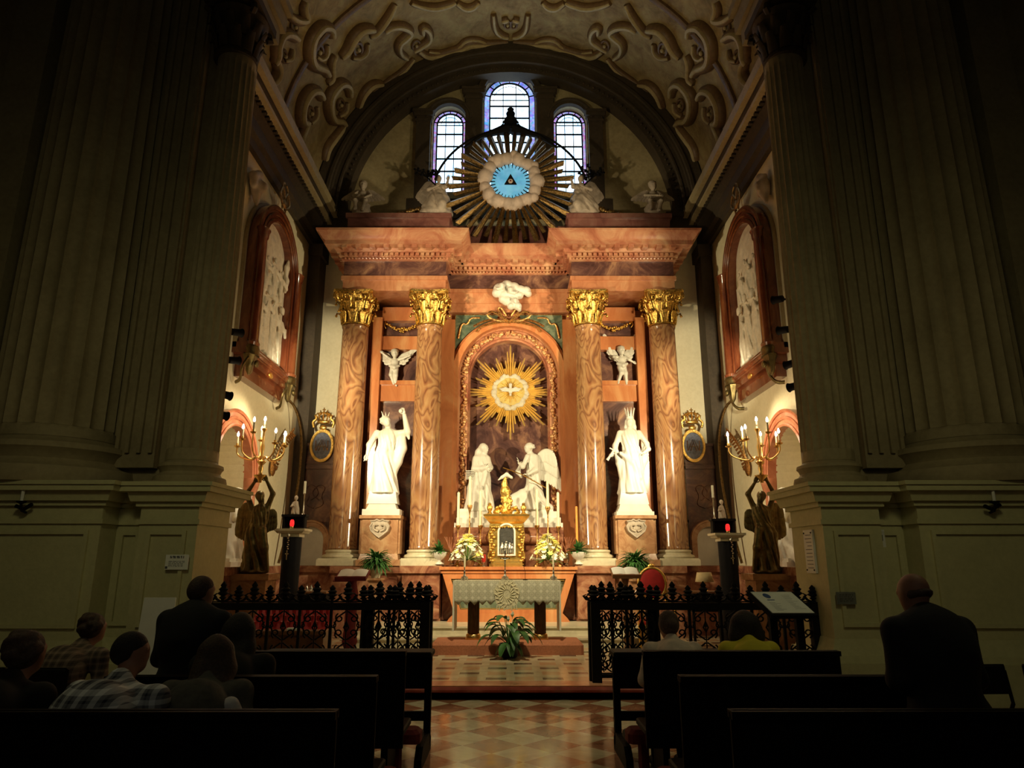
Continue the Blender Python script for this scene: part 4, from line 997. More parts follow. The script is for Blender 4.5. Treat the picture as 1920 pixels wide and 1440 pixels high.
def st_angel(root):
    s2 = Sc(.016); H = Zat(835, YA)-ZA0
    s2.robe([(0, -.05, 0, .50, .28), (.15, -.05, 0, .42, .26), (.34, .0, 0, .30, .22), (.46, .05, 0, .22, .18), (.58, .09, 0, .16, .14)], 7, .025, 2, .04)
    s2.chain([(.28, 0, .10), (.45, .02, .06)], [.14, .08], .06); s2.chain([(-.18,-.08,.34), (-.34,-.1,.24),(-.42,-.08,.06)], [.14,.13,.09], .06)
    s2.robe([(.50, .08, 0, .16, .13), (.72*H, .07, 0, .155, .12), (.83*H, .04, 0, .12, .10), (.87*H, .02, 0, .05, .05)], 9, .008, 3, .04)
    s2.cone((.03,0,.84*H), (-.0,-.01,.91*H), .045, .042, .03)
    P = head(s2, (-.03, -.03, .945*H), .145*H, -1.3, .15); s2.ell(P(0,.16,.10), (.40*.145*H, .42*.145*H, .38*.145*H), .03)
    for i in range(16): a = 2*PI*i/16; s2.ell(P(.36*math.cos(a), .22+.34*math.sin(a), .12-.2*(i%2)), (.032,)*3, .012)
    s2.chain([(-.06,-.10,.80*H), (-.17,-.16,.64*H), (-.26,-.12,.70*H)], [.06,.05,.03], .04); s2.chain([(.12,-.04,.80*H), (.14,-.12,.60*H), (-.06,-.20,.52*H)], [.06,.055,.03], .04)
    s2.chain([(-.2,.02,.72*H), (-.28,.04,.58*H), (-.2,.02,.5*H)], [.03,.05,.03], .05)
    def ex(mb): hand(mb, (-.26,-.12,.70*H), (-.2,-.2,.9), 1, .15, .4, (1,0,0)); hand(mb, (-.06,-.20,.52*H), (-.9,-.2,.1), 1, .15, 1.1, (0,0,1))
    s2.build('figure', M['statue_marble'], root, extra=ex)
    for j, (y, r, L) in enumerate(((.06, -.1, .98), (.16, .35, .80))):
        b = wing(L*1.02, 14, -106, -72, .062, .95, 1); v = [tuple(Matrix.Translation((.12, y, .78*H-.06))@Matrix.Rotation(r, 4, 'Z')@Matrix.Rotation(.12, 4, 'Y')@Vector(p)) for p in b.v]; b.v = v
        b.build('wing', M['statue_marble'], root, smooth=50)
    b = MB(); b.tube([(-.62,-.25,.62*H),(-.2,-.24,.52*H),(.42,-.2,.30*H)], .012, 6); b.build('staff', M['soft_gold'], root, smooth=50)
place_statue('statue', (Xat(994, 900, YA), YA, ZA0+.03), 'cream marble kneeling angel with tall wings at right of the central niche', 'statue', st_angel)
# --- small winged cherubs
def cherub(root, H, arms, legs, ws=1, mat=None, seated=False, wl=.62, wang=.3, wa=(-80,-20)):
    mat = mat or WM; s = Sc(max(.009, H*.012))
    hz = .84*H
    P = head(s, (0, -.03*H, hz), .24*H, .2, .1); s.ell(P(0,.1,.15), (.40*.24*H,.44*.24*H,.38*.24*H), .02*H)
    for i in range(7): a = 2*PI*i/7; s.ell(P(.28*math.cos(a), .15+.25*math.sin(a), .30), (.035*H,)*3, .015*H)
    s.ell((0,0,.60*H), (.105*H,.085*H,.12*H), .04*H); s.ell((0,-.02*H,.46*H), (.10*H,.095*H,.10*H), .04*H); s.cone((0,0,.68*H),(0,-.01*H,.75*H), .045*H, .04*H, .02*H)
    for A in arms: s.chain([tuple(c*H for c in p) for p in A], [.042*H,.034*H,.024*H,.02*H][:len(A)], .025*H)
    for L in legs: s.chain([tuple(c*H for c in p) for p in L], [.068*H,.052*H,.036*H,.024*H,.02*H][:len(L)], .03*H)
    s.chain([(-.11*H,-.05*H,.50*H),(.02*H,-.10*H,.44*H),(.12*H,-.04*H,.50*H)], [.035*H,.045*H,.035*H], .02*H)
    def ex(mb):
        for A in arms: a, c = Vector(A[-2]), Vector(A[-1]); hand(mb, c*H, c-a, 1 if c.x > 0 else -1, .11*H, .5, (0,-1,0))
    s.build('figure', mat, root, extra=ex)
    for q in ((-1, 1) if ws else ()):
        b = wing(wl*H, 7, wa[0], wa[1], .10, .7, 1); T = Matrix.Translation((q*.05*H, .07*H, .62*H))@Matrix.Scale(q, 4, (1,0,0))@Matrix.Rotation(-wang, 4, 'Y')
        b.v = [tuple(T@Vector(p)) for p in b.v]; b.build('wing', mat, root, smooth=50)
def mk_cherub(px, py, Y, H, label, arms, legs, **k):
    p = at(px, py, Y); root = empty('cherub_statue', p, label, 'statue'); cherub(root, H, arms, legs, **k); return root
hgt = Zat(652, 15.75)-Zat(722, 15.75)
mk_cherub(738, 722, 15.78, hgt, 'white flying cherub with spread arms in the panel above the left statue', [[(-.10,0,.68),(-.2,-.05,.74),(-.30,-.08,.82)],[(.10,0,.68),(.22,-.04,.70),(.34,-.08,.74)]], [[(-.05,0,.42),(-.07,-.05,.26),(-.02,0,.10),(.0,-.02,.02)],[(.05,0,.42),(.06,-.06,.24),(.05,.02,.06),(.07,0,-.02)]], wl=.55, wang=.0, wa=(-5,38))
mk_cherub(1167, 720, 15.78, hgt*1.06, 'white flying cherub with raised wings in the panel above the crowned statue', [[(-.10,0,.68),(-.2,-.08,.66),(-.14,-.14,.58)],[(.10,0,.68),(.18,-.06,.60),(.26,-.08,.54)]], [[(-.05,0,.42),(-.03,-.06,.26),(-.08,.02,.10),(-.10,-.02,.02)],[(.05,0,.42),(.08,-.04,.26),(.10,0,.08),(.10,-.02,.0)]], wl=.62, wang=.0, wa=(25,72))
# small cherubs seated on the attic ends
AM = M['aged_marble']
def block(root, w, d, h, mat):
    b = MB(); b.lathe([(w*.9,0),(w,.3*h),(w*.95,.7*h),(w*.8,h)], (0,0,0), 10, fl=lambda a, z: 1+.12*math.sin(3*a+z*20), sy=d/w); b.build('rock', mat, root, smooth=60)
for px, lab, q in ((678, 'pale seated cherub on the far left end of the attic', 1), (1226, 'pale seated cherub on the far right end of the attic', -1)):
    p = at(px, 398, 15.85); p.z = 9.98; h = Zat(336, 15.85)-9.98
    r = empty('cherub_statue', p, lab, 'statue'); T = .0
    cherub(r, h*.98, [[(-.11,0,.68),(-.2,-.07,.56),(-.08*q,-.18,.50)],[(.11,0,.68),(.2,-.07,.56),(.10*q,-.18,.44)]], [[(-.07,-.02,.38),(-.12,-.22,.34),(-.10,-.22,.14),(-.12,-.26,.10)],[(.07,-.02,.38),(.13,-.24,.32),(.06,-.22,.10),(.08,-.28,.07)]], wl=.46, wang=.1, mat=AM, wa=(-98,-40))
    block(r, .24, .22, .34*h, AM)
# large angels kneeling on clouds beside the glory
def big_angel(px, lab, q):
    p = at(px, 398, 15.9); p.z = 9.98; H = Zat(310, 15.9)-9.98; r = empty('angel_statue', p, lab, 'statue'); s = Sc(.022)
    for i in range(7): a = 2*PI*i/7; s.ell((.28*math.cos(a), .14*math.sin(a), .13), (.15,.14,.14), .05)
    s.robe([(.12,0,0,.36,.26),(.35,.0,0,.36,.26),(.58,.05*q,0,.28,.22),(.74,.08*q,0,.16,.14)], 6, .03, 2, .05)
    s.robe([(.70,.08*q,0,.17,.14),(.86,.05*q,0,.17,.13),(.96,.03*q,0,.13,.1),(1.0,.03*q,0,.06,.06)], 8, .01, 3, .04)
    P = head(s, (.05*q, -.04, 1.12), .19, .9*q, .2); s.ell(P(0,.15,.12), (.08,.085,.08), .02)
    s.chain([(.12*q,-.02,.92),(.26*q,-.10,.86),(.30*q,-.14,1.02)], [.06,.05,.03], .03); s.chain([(-.12*q,-.02,.92),(-.2*q,-.10,.78),(.0,-.2,.80)], [.06,.05,.03], .03)
    s.chain([(.1*q,-.18,.5),(.18*q,-.25,.3),(.1*q,-.2,.1)], [.1,.1,.08], .05)
    def ex(mb): hand(mb, (.30*q,-.14,1.02), (.1*q,-.1,1), q, .17, .3, (0,-1,0)); hand(mb, (.0,-.2,.80), (.7*q,-.3,.4), -q, .17, .4, (0,-1,0))
    s.build('figure', M['aged_marble'], r, extra=ex)
    for a, L, y in ((.25, .80, .12), (-.1, .72, .2)):
        b = wing(L, 10, -115, -70, .10, .6); T = Matrix.Translation((-.08*q, y, .86))@Matrix.Scale(-q, 4, (1,0,0))@Matrix.Rotation(-a, 4, 'Y'); b.v = [tuple(T@Vector(v)) for v in b.v]; b.build('wing', M['aged_marble'], r, smooth=50)
    b = MB()
    for i in range(11):
        a = random.uniform(.2, 2.9); c = Vector((-.25*q, .0, 1.18)); l = random.uniform(.2,.4)
        e = c+Vector((math.cos(a)*l, random.uniform(-.1,.1), math.sin(a)*l)); b.tube([c, (c+e)/2+Vector((0,0,.03)), e], [.014,.012,.008], 5)
        for t in (.5, .7, .9, 1): pp = c.lerp(e, t); b.sph((pp.x+random.uniform(-.04,.04), pp.y, pp.z+random.uniform(-.04,.04)), (.035,.02,.03), 6, 4)
    b.tube([(-.02*q,-.12,.9), (-.25*q, 0, 1.18)], .02, 6)
    b.build('lily_branch', M['iron'], r, smooth=50)
big_angel(817, 'large kneeling angel with a lily branch left of the upper glory', 1); big_angel(1094, 'large kneeling angel with a lily branch right of the upper glory', -1)
# rope-like garlands lying on the attic
for px0, px1, lab in ((706, 785, 'dark bead garland lying on the left half of the attic'), (1125, 1195, 'dark bead garland lying on the right half of the attic')):
    b = MB(); N = 16
    for i in range(N):
        t = i/(N-1); px = px0+(px1-px0)*t; u = t if px0 < 900 else 1-t; z = .06+.20*u*u
        b.sph((Xat(px, 395, 15.85), 15.85+random.uniform(-.03,.03), 9.98+z), .065+.02*math.sin(i*1.7), 8, 6)
        if i % 3 == 0: b.sph((Xat(px, 395, 15.85), 15.80, 9.98+z*.4), .06, 8, 6)
    c = at((px0+px1)/2, 395, 15.85); c.z = 9.98
    tag(b.build('bead_garland', M['old_gold'], org=c, smooth=60), lab, 'garland')

# ------------------------------------------------------------------ sunbursts
def ray(b, c, a, r0, r1, w, y0, y1, tip=.25):
    ca, sa = math.cos(a), math.sin(a)
    def p(r, t, y): return (c[0]+r*ca-t*sa, y, c[2]+r*sa+t*ca)
    yb = (y0+y1)/2+.025
    v = [p(r0,-w*.35,y1), p(r0,w*.35,y1), p(r1*.97,-w*tip,y1+.0), p(r1*.97,w*tip,y1), p(r0,0,y0), p(r1,0,y0), p(r0,-w*.35,y1+.02), p(r0,w*.35,y1+.02), p(r1*.97,-w*tip,y1+.02), p(r1*.97,w*tip,y1+.02)]
    b.add(v, [(0,4,5,2),(4,1,3,5),(2,5,3),(0,2,8,6),(1,7,9,3),(6,8,9,7),(0,6,7,1,4),(2,3,9,8)])
def glory_ring(root, R, r, n, res, mat, seed):
    q = np.random.default_rng(seed); s = Sc(res)
    for i in range(n):
        a = 2*PI*i/n+q.uniform(-.06,.06); rr = R+q.uniform(-.1,.1)*r
        s.ell((rr*math.cos(a), q.uniform(-.02,.02), rr*math.sin(a)), (r*q.uniform(.72,1),)*3, .03)
        a += PI/n; rr = R+(r*.5 if i % 2 else -r*.35); s.ell((rr*math.cos(a), -.03, rr*math.sin(a)), (r*q.uniform(.4,.6),)*3, .02)
    return s.build('cloud_ring', mat, root)
# golden sun with a dove
plain('sun_gold', (.92,.66,.22), .45, .55, .15, 6); plain('glory_marble2', (.62,.56,.42), .6, 0, .15, 5)
c = at(957, 735, 16.3); sun = empty('gilded_sunburst', c, 'gilded sunburst with a white cloud ring and dove in the central niche', 'sunburst')
b = MB()
for i in range(16):
    a = PI/2+2*PI*i/16; L = (1.16 if i % 2 == 0 else .92)*(1.0 if i % 4 else 1.02)
    for k, (da, f) in enumerate(((0,1),(.085,.86),(-.085,.84),(.17,.68),(-.17,.66))): ray(b, (0,0,0), a+da*.9, .30, L*f, .085 if k == 0 else .07, -.06+.012*k, .02)
    ray(b, (0,0,0), a+PI/16, .3, .60, .06, -.03, .03)
b.build('rays', M['sun_gold'], sun)
glory_ring(sun, .385, .085, 18, .012, M['glory_marble2'], 3)
b = MB(); b.lathe([(.34,0),(.34,.02)], (0,0,0), 32); b.v = [(x, z-.06, y) for x, y, z in b.v]
for i in range(28): ray(b, (0,0,.02), 2*PI*i/28, .05, .30 if i % 2 else .22, .03, -.09, -.06)
b.build('inner_disc', M['sun_gold'], sun)
s = Sc(.007); s.ell((0,-.13,.0), (.045,.035,.09), .02); s.ell((0,-.15,-.10), (.03,.03,.035), .02); s.cone((0,-.15,-.125),(0,-.16,-.15), .012,.005,.005)
for q in (-1,1):
    s.chain([(q*.03,-.13,.02),(q*.12,-.13,.06),(q*.21,-.13,.035),(q*.26,-.13,.06)], [.035,.035,.028,.012], .02); s.chain([(q*.05,-.13,-.0),(q*.14,-.13,.0),(q*.20,-.13,-.01)], [.03,.022,.01], .02)
s.chain([(0,-.13,.07),(0,-.12,.15)], [.03,.045], .02); s.build('dove', M['statue_marble'], sun)
# upper glory over the cornice
c = at(957, 340, 15.75); gl = empty('upper_glory', c, 'large glory of dark gilded rays round a cloud ring above the cornice', 'sunburst')
b = MB(); N = 40; d_ = MB()
for i in range(N):
    a = 2*PI*(i+.5)/N; sn = math.sin(a)
    L = 1.48 if sn > .2 else (1.62 if sn > -.35 else 1.80)
    if i % 2: L *= .93
    up_ = sn > .25
    ray(b if not up_ else d_, (0,0,0), a, .62, L, .105 if i % 2 else .14, -.06, .03, .55)
b.build('lower_rays', M['old_gold'], gl); d_.build('upper_rays', M['old_gold'], gl)
b = MB(); P = []
for a in np.linspace(.02, PI-.02, 40): P.append((1.62*math.cos(a)*(1.18-.18*abs(math.sin(a))), -.02, 1.50*math.sin(a)+.0))
b.tube(P, .032, 6)
for q in (-1, 1): b.tube([(q*.05,-.02,1.50),(q*.35,-.02,1.42),(q*.75,-.02,1.28),(q*1.2,-.02,.95)], [.16,.10,.05,.03], 6)
b.build('ray_hoop', M['iron'], gl, smooth=50)
b = MB(); z0 = 1.45
b.lathe([(.14,0),(.16,.05),(.12,.10),(.13,.25),(.17,.32),(.10,.42),(.12,.52),(.07,.58),(.09,.64),(.03,.70)], (0,0,z0), 10, fl=lambda a, z: 1+.18*math.sin(5*a))
for q in (-1, 1):
    for k in range(3): b.tube([(q*.08,0,z0+.02+.1*k),(q*(.28-.05*k),0,z0+.07+.1*k),(q*(.22-.05*k),0,z0+.15+.1*k)], [.05,.05,.015], 6, flat=.5, up=(0,1,0))
b.build('crest', M['iron'], gl, smooth=50)
glory_ring(gl, .655, .205, 15, .022, M['glory_marble'], 8)
b = MB(); b.lathe([(.50,0),(.50,.02)], (0,0,0), 40); b.v = [(x, z+.02, y) for x, y, z in b.v]; b.build('glass_disc', M['daylit_cyan'], gl)
b = MB()
for i in range(30):
    a = 2*PI*i/30; ray(b, (0,0,0), a, .55, .40, .055, -.02, .01, .1)
b.build('toothed_rim', M['iron'], gl)
b = MB(); b.prism([(-.155,-.11),(.155,-.11),(0,.18)], 'y', -.06, -.02); b.build('triangle', M['iron'], gl)
b = MB(); b.lathe([(.062,0),(.05,.02)], (0,0,0), 20); b.v = [(x, -.06-z, y-.03) for x, y, z in b.v]; o_ = b.build('eye', M['glory_marble'], gl)
b = MB(); b.lathe([(.022,0),(.018,.012)], (0,0,0), 12); b.v = [(x, -.08-z, y-.03) for x, y, z in b.v]; b.build('pupil', M['dark_red'], o_)
# cloud with cherub heads over the architrave
c = at(958, 552, 15.72); cl = empty('cloud_relief', c, 'white marble cloud with small cherub heads on the centre of the frieze', 'sculpture')
s = Sc(.013)
for x, z, r in ((-.26,.14,.17),(-.10,.24,.14),(.06,.18,.15),(.22,.12,.13),(.36,.10,.12),(.42,.02,.08),(-.34,.04,.12),(-.16,.0,.15),(.04,0,.16),(.2,-.02,.1),(-.1,-.16,.13),(.08,-.2,.12),(.16,-.3,.10),(.0,-.3,.09),(-.2,-.12,.1),(.2,-.38,.05)): s.ell((x,.02,z), (r,.10+r*.3,r*.9), .03)
for x, z in ((-.22,.16),(-.02,.06),(.10,-.22)): P = head(s, (x,-.16,z), .15, .3, .1, True); s.ell(P(0,.1,.15), (.06,.06,.055), .02)
for x, z, q in ((-.22,.1,-1),(-.02,0,1)): s.chain([(x,-.15,z),(x+q*.1,-.15,z-.02),(x+q*.18,-.13,z+.03)], [.04,.035,.01], .02)
s.build('cloud', M['statue_marble'], cl)
# ================================================================== ALTARS AND THEIR FURNITURE
ZH = 1.53
# high altar with a tapering front
r = empty('high_altar', (AX, 14.95, .45), 'orange marble high altar with slanting sides behind the cloth-covered table', 'altar')
b = MB()
def trap(b, o, i, y0, y1): b.ring(o+[o[0]], i+[i[0]], 'y', y0, y1)
b.box(-1.42, 1.42, -.22, .6, 1.02, ZH-.45-.0); b.box(-1.38,1.38,-.18,.5,.95,1.02)
b.build('top_slab', M['orange_marble'], r)
b = MB(); o_ = [(-1.36,.95),(1.36,.95),(1.10,.16),(-1.10,.16)]; i_ = [(-1.18,.84),(1.18,.84),(.98,.24),(-.98,.24)]
trap(b, o_, i_, -.16, .0); b.prism([(-1.25,0),(1.25,0),(1.20,.07),(1.10,.17),(-1.10,.17),(-1.20,.07)], 'y', -.18, .0)
b.prism(o_, 'y', .0, .35)
b.build('front_frame', M['orange_marble'], r)
b = MB(); b.prism(i_, 'y', -.07, .01); b.build('front_panel', M['green_marble'], r)
b = MB(); b.tube([(x,-.165,z) for x, z in [(-1.15,.81),(1.15,.81),(.96,.26),(-.96,.26)]], .012, 4, closed=True); b.build('gilt_line', M['soft_gold'], r)
b = MB(); b.box(-1.40,1.40,.35,.60,0,1.02); b.build('rear_support', M['brown_marble'], r)
# tabernacle
yT = 15.0; pxm = lambda px, py: Xat(px, py, yT)-AX
r = empty('tabernacle', (AX-.04, 15.08, ZH), 'gilded tabernacle with an arched relief door on the high altar', 'tabernacle')
zt = Zat(985, yT)-ZH; zc = Zat(962, yT)-ZH
b = MB(); b.box(-.36,.36,-.16,.3,0,.06); b.box(-.33,.33,-.14,.3,.06,.12); b.box(-.30,.30,-.10,.3,.12,zt); b.box(-.36,.36,-.14,.3,zt-.03,zt+.03)
for q in (-1, 1): b.box(min(q*.27,q*.37), max(q*.27,q*.37), -.02,.2,.1,zt)
pr = [(0,0),(.03,.03),(.06,.05),(.10,.10),(.16,.16),(.17,.20),(0,.20)]
b.sweep(pr, [(-.32,.3,zt+.02),(-.32,-.12,zt+.02),(.32,-.12,zt+.02),(.32,.3,zt+.02)], [(-1,0),(-1,-1),(1,-1),(1,0)]); b.box(-.45,.45,-.26,.3,zt+.20,zt+.23)
b.build('cabinet', M['soft_gold'], r)
b = MB()
for q in (-1, 1):
    for k in range(14): z = .12+k*(zt-.16)/13; b.sph((q*(.30+.035*math.sin(k*1.9)), -.12, z), (.035,.03,.032), 7, 5)
    P = smooth_path([(q*.30,-.12,.1),(q*.40,-.10,.2),(q*.33,-.12,.35),(q*.39,-.1,zt-.15),(q*.28,-.12,zt-.05)]); b.tube(P, .02, 5)
    for k in range(7): b.sph((q*(.04+.045*k), -.145, zt-.04), .022, 6, 4)
b.build('ornament', M['gold'], r, smooth=60)
dz0, dz1 = Zat(1042, yT)-ZH, Zat(998, yT)-ZH
b = MB(); do = [(-.19,dz0)]+list(reversed(arc(0,dz1,.19,0,180,16)))+[(.19,dz0)]; di = [(-.155,dz0+.03)]+list(reversed(arc(0,dz1,.155,0,180,16)))+[(.155,dz0+.03)]
b.ring(do+[do[0]], di+[di[0]], 'y', -.15, -.09); d_ = b.build('door', M['white_marble'], r)
b = MB(); b.prism(di, 'y', -.12, -.09); s = Sc(.009); s.box((0,-.11,(dz0+dz1)/2-.02), (.14,.004,(dz1-dz0)/2-.01), .005)
for x, z, h in ((-.10,.05,.20),(-.02,.04,.24),(.06,.05,.20),(.11,.06,.17)):
    s.chain([(x,-.13,dz0+z),(x,-.135,dz0+z+h*.5),(x+.01,-.13,dz0+z+h*.8)], [.035,.028,.018], .01); s.ell((x+.01,-.14,dz0+z+h), (.018,.02,.022), .006); s.chain([(x,-.14,dz0+z+h*.7),(x+.03,-.15,dz0+z+h*.6)], [.012,.01], .01)
P_, F_2 = s.mesh(); b.add([tuple(p) for p in P_], [tuple(int(i) for i in q) for q in F_2]); b.build('relief', M['silver'], d_, smooth=60)
s = Sc(.010); zz = zt+.22
s.ell((0,0,zz+.08), (.13,.12,.10), .03); s.chain([(0,0,zz+.1),(0,0,zz+.30),(-.03,0,zz+.50),(-.05,0,zz+.66),(-.03,-.03,zz+.78)], [.10,.085,.10,.06,.035], .05)
q_ = np.random.default_rng(4)
for i in range(26): a = q_.uniform(0, 6.28); t = q_.uniform(0,1); rr = (.17 if t < .3 else .12)*(1-.4*t); s.ell((rr*math.cos(a), rr*math.sin(a)*.8, zz+.04+t*.5), (q_.uniform(.02,.045),)*3, .015)
for q in (-1,1): s.chain([(q*.08,0,zz+.1),(q*.20,-.03,zz+.16),(q*.26,0,zz+.06),(q*.18,-.03,zz+.04)], [.04,.03,.03,.02], .02)
s.build('finial_group', M['gold'], r)
s = Sc(.009); s.chain([(-.18,-.06,zz+.74),(-.10,-.06,zz+.80),(.0,-.04,zz+.86),(.10,-.03,zz+.80),(.12,-.03,zz+.78)], [.012,.035,.045,.03,.012], .02); s.chain([(0,-.03,zz+.84),(.02,.04,zz+.80)],[.035,.02],.02)
s.build('open_book', M['statue_marble'], r)
for q in (-1,1):
    b = MB(); b.lathe([(.05,0),(.06,.01),(.03,.05),(.055,.10),(.06,.16),(.03,.19),(.04,.21),(.02,.24)], (q*.36,-.12,zt+.23), 14); b.build('urn_finial', M['gold'], r, smooth=50)
# tall candles on the high altar and gradine
def candlestick(loc, hs, hc, label, rc=.022):
    r = empty('altar_candlestick', loc, label, 'candlestick', None); b = MB()
    b.lathe([(.085,0),(.085,.02),(.05,.05),(.03,.08),(.02,.12),(.035,.16),(.02,.20),(.016,hs*.5),(.032,hs*.55),(.016,hs*.6),(.014,hs*.86),(.03,hs*.92),(.055,hs*.97),(.055,hs)], (0,0,0), 14); b.build('stand', M['rose_gold'], r, smooth=50)
    b = MB(); b.lathe([(rc,hs),(rc*.96,hs+hc-.01),(rc*.5,hs+hc),(.003,hs+hc+.002),(.002,hs+hc+.02)], (0,0,0), 12); b.build('candle', M['candle_wax'], r, smooth=50)
    return r
cand = [(859,985,923,'outermost tall cream candle at the far left of the high altar'),(881,947,893,'second tall candle from the left, its tip the highest of the left three'),(901,985,920,'innermost left candle beside the tabernacle'),
        (1007,985,917,'innermost right candle beside the tabernacle'),(1027,950,903,'second tall candle from the right, standing high before the angel wing'),(1047,987,923,'outermost tall cream candle at the right of the high altar')]
for px, yb, yt, lab in cand:
    Y = 15.22; z0 = Zat(yb, Y); z1 = Zat(yt, Y); base = ZH
    candlestick((Xat(px, yb, Y), Y, base), z0-base, z1-z0, lab, .03)
p = at(1082, 1010, 14.95); r = empty('orange_candle', (p.x, 14.95, 1.56), 'tall orange taper by the white urn right of the high altar', 'candle')
b = MB(); z1 = Zat(950, 14.95)-1.56; b.lathe([(.05,0),(.05,.03),(.028,.05),(.028,.15)], (0,0,0), 12); b.build('holder', M['brass'], r, smooth=40)
b = MB(); b.lathe([(.026,.15),(.024,z1),(.005,z1+.01)], (0,0,0), 12); plain('orange_wax', (.75,.30,.05), .5); b.build('wax', M['orange_wax'], r, smooth=40)
# flower arrangements
def leafblade(b, p, d, L, w, droop=.3, n=5, fold=.15):
    d = Vector(d).normalized(); sd = d.cross(Vector((0,0,1))); sd = sd.normalized() if sd.length > .05 else Vector((1,0,0))
    P = []; q = Vector(p); t = d.copy()
    for i in range(n+1): P.append(q.copy()); q = q+t*(L/n); t = (t-Vector((0,0,droop/n*2))).normalized()
    v = []; f = []
    for i, c in enumerate(P):
        u = i/n; ww = w*math.sin(PI*min(.98, u*.92+.06))**.8; up = Vector((0,0,fold*ww))
        v += [c-sd*ww+up, c-Vector((0,0,.004)), c+sd*ww+up, c+Vector((0,0,.002))]
    for i in range(n):
        k = i*4; f += [(k,k+1,k+5,k+4),(k+1,k+2,k+6,k+5),(k+2,k+3,k+7,k+6),(k+3,k,k+4,k+7)]
    b.add(v, f)
def bouquet(px, Y, label, R=.35, H=.62, seed=1):
    q = random.Random(seed); p = at(px, 1060, Y); r = empty('flower_arrangement', (p.x, Y, 1.56 if Y > 14.9 else ZH), label, 'flowers')
    b = MB()
    for i in range(60):
        a = q.uniform(0, 6.28); el = q.uniform(.0, 1.4); d = (math.cos(a)*math.cos(el), math.sin(a)*math.cos(el), math.sin(el)); leafblade(b, (0,0,.12), d, q.uniform(.22,.34)*(1+.5*(el>1)), .022, .3, 4)
    b.build('foliage', M['leaf_light'], r)
    b = MB(); b.lathe([(.10,0),(.14,.05),(.15,.12),(.13,.13)], (0,0,0), 14); b.build('bowl', M['brown_wood'], r, smooth=50)
    bw, by = MB(), MB(); k = 0
    for i in range(120):
        a = q.uniform(0, 6.28); el = q.uniform(-.05, 1.5); rr = R*math.cos(el)*(1.0); z = .12+max(0, math.sin(el))*H*.85+(.03 if el < .3 else 0)
        rr *= (1-.55*max(0, (z-.15)/H)); c = Vector((rr*math.cos(a), rr*math.sin(a), z)); tgt = by if (q.random() < .5 and el > .15) else bw
        n = Vector((c.x, c.y, .15+abs(c.z)*.4)).normalized(); u = n.orthogonal().normalized(); w_ = n.cross(u); s_ = q.uniform(.042,.064)
        tgt.sph(c, s_*.42, 6, 4); tgt.tube([(0,0,.12), c], .004, 4)
        for j in range(6):
            t = 2*PI*j/6; e = u*math.cos(t)+w_*math.sin(t); tgt.tube([c, c+e*s_*.6+n*s_*.25, c+e*s_*1.05+n*s_*.42], [s_*.20, s_*.36, s_*.08], 5, flat=.3, up=tuple(n))
    bw.build('white_blooms', M['petal_white'], r, smooth=60); by.build('yellow_blooms', M['petal_yellow'], r, smooth=60)
bouquet(877, 14.88, 'white and yellow bouquet left of the tabernacle', seed=2); bouquet(1028, 14.88, 'white and yellow bouquet right of the tabernacle', seed=9)
def greenery(b, n, L, w, q, el0=.1, el1=1.4, droop=.6, o=(0,0,0)):
    for i in range(n):
        a = q.uniform(0, 6.28); el = q.uniform(el0, el1); leafblade(b, o, (math.cos(a)*math.cos(el), math.sin(a)*math.cos(el), math.sin(el)), L*q.uniform(.6,1), w, droop, 5)
def urn_plant(px, py, Y, label, s=1):
    q = random.Random(px); p = at(px, py, Y); r = empty('urn_plant', (p.x, Y, p.z), label, 'potted plant')
    b = MB(); b.lathe([(.09,0),(.09,.02),(.04,.05),(.04,.08),(.12,.14),(.15,.20),(.16,.24),(.14,.25)], (0,0,0), 20); b.build('urn', M['white_marble'], r, smooth=50)
    b = MB(); greenery(b, 60, .30, .03, q, .1, 1.4, .5, (0,0,.24)); b.build('foliage', M['fern_leaf'], r)
urn_plant(824, 1058, 14.93, 'white urn of green foliage left of the high altar'); urn_plant(1085, 1058, 14.93, 'white urn of green foliage right of the high altar')
def dry_twigs(px, label):
    q = random.Random(px); p = at(px, 1060, 15.05); r = empty('vase', (p.x, 15.1, 1.56), label, 'vase')
    b = MB(); b.lathe([(.05,0),(.055,.01),(.02,.04),(.045,.10),(.05,.18),(.03,.24),(.045,.26)], (0,0,0), 14); b.build('vessel', M['silver'], r, smooth=50)
    b = MB()
    for i in range(14):
        a = q.uniform(0,6.28); d = Vector((math.cos(a)*.5, math.sin(a)*.3, 1)); b.tube([(0,0,.24), Vector((0,0,.24))+d*.15, Vector((0,0,.24))+d*.34+Vector((q.uniform(-.05,.05),0,0))], [.008,.007,.004], 4)
    b.build('twigs', M['rust'], r)
dry_twigs(846, 'silver vase of rust-coloured twigs at left end of the high altar'); dry_twigs(1064, 'silver vase of rust-coloured twigs at right end of the high altar')
r = empty('red_lamp', (Xat(907,1055,14.9), 14.9, ZH), 'red glass votive lamp between the left bouquet and the tabernacle', 'lamp')
b = MB(); b.lathe([(.045,0),(.045,.01),(.012,.03),(.012,.07),(.03,.09)], (0,0,0), 14); b.build('foot', M['silver'], r, smooth=50)
b = MB(); b.lathe([(.03,.09),(.042,.13),(.045,.22),(.04,.25)], (0,0,0), 14); b.build('glass', M['red_glass_dim'], r, smooth=50)
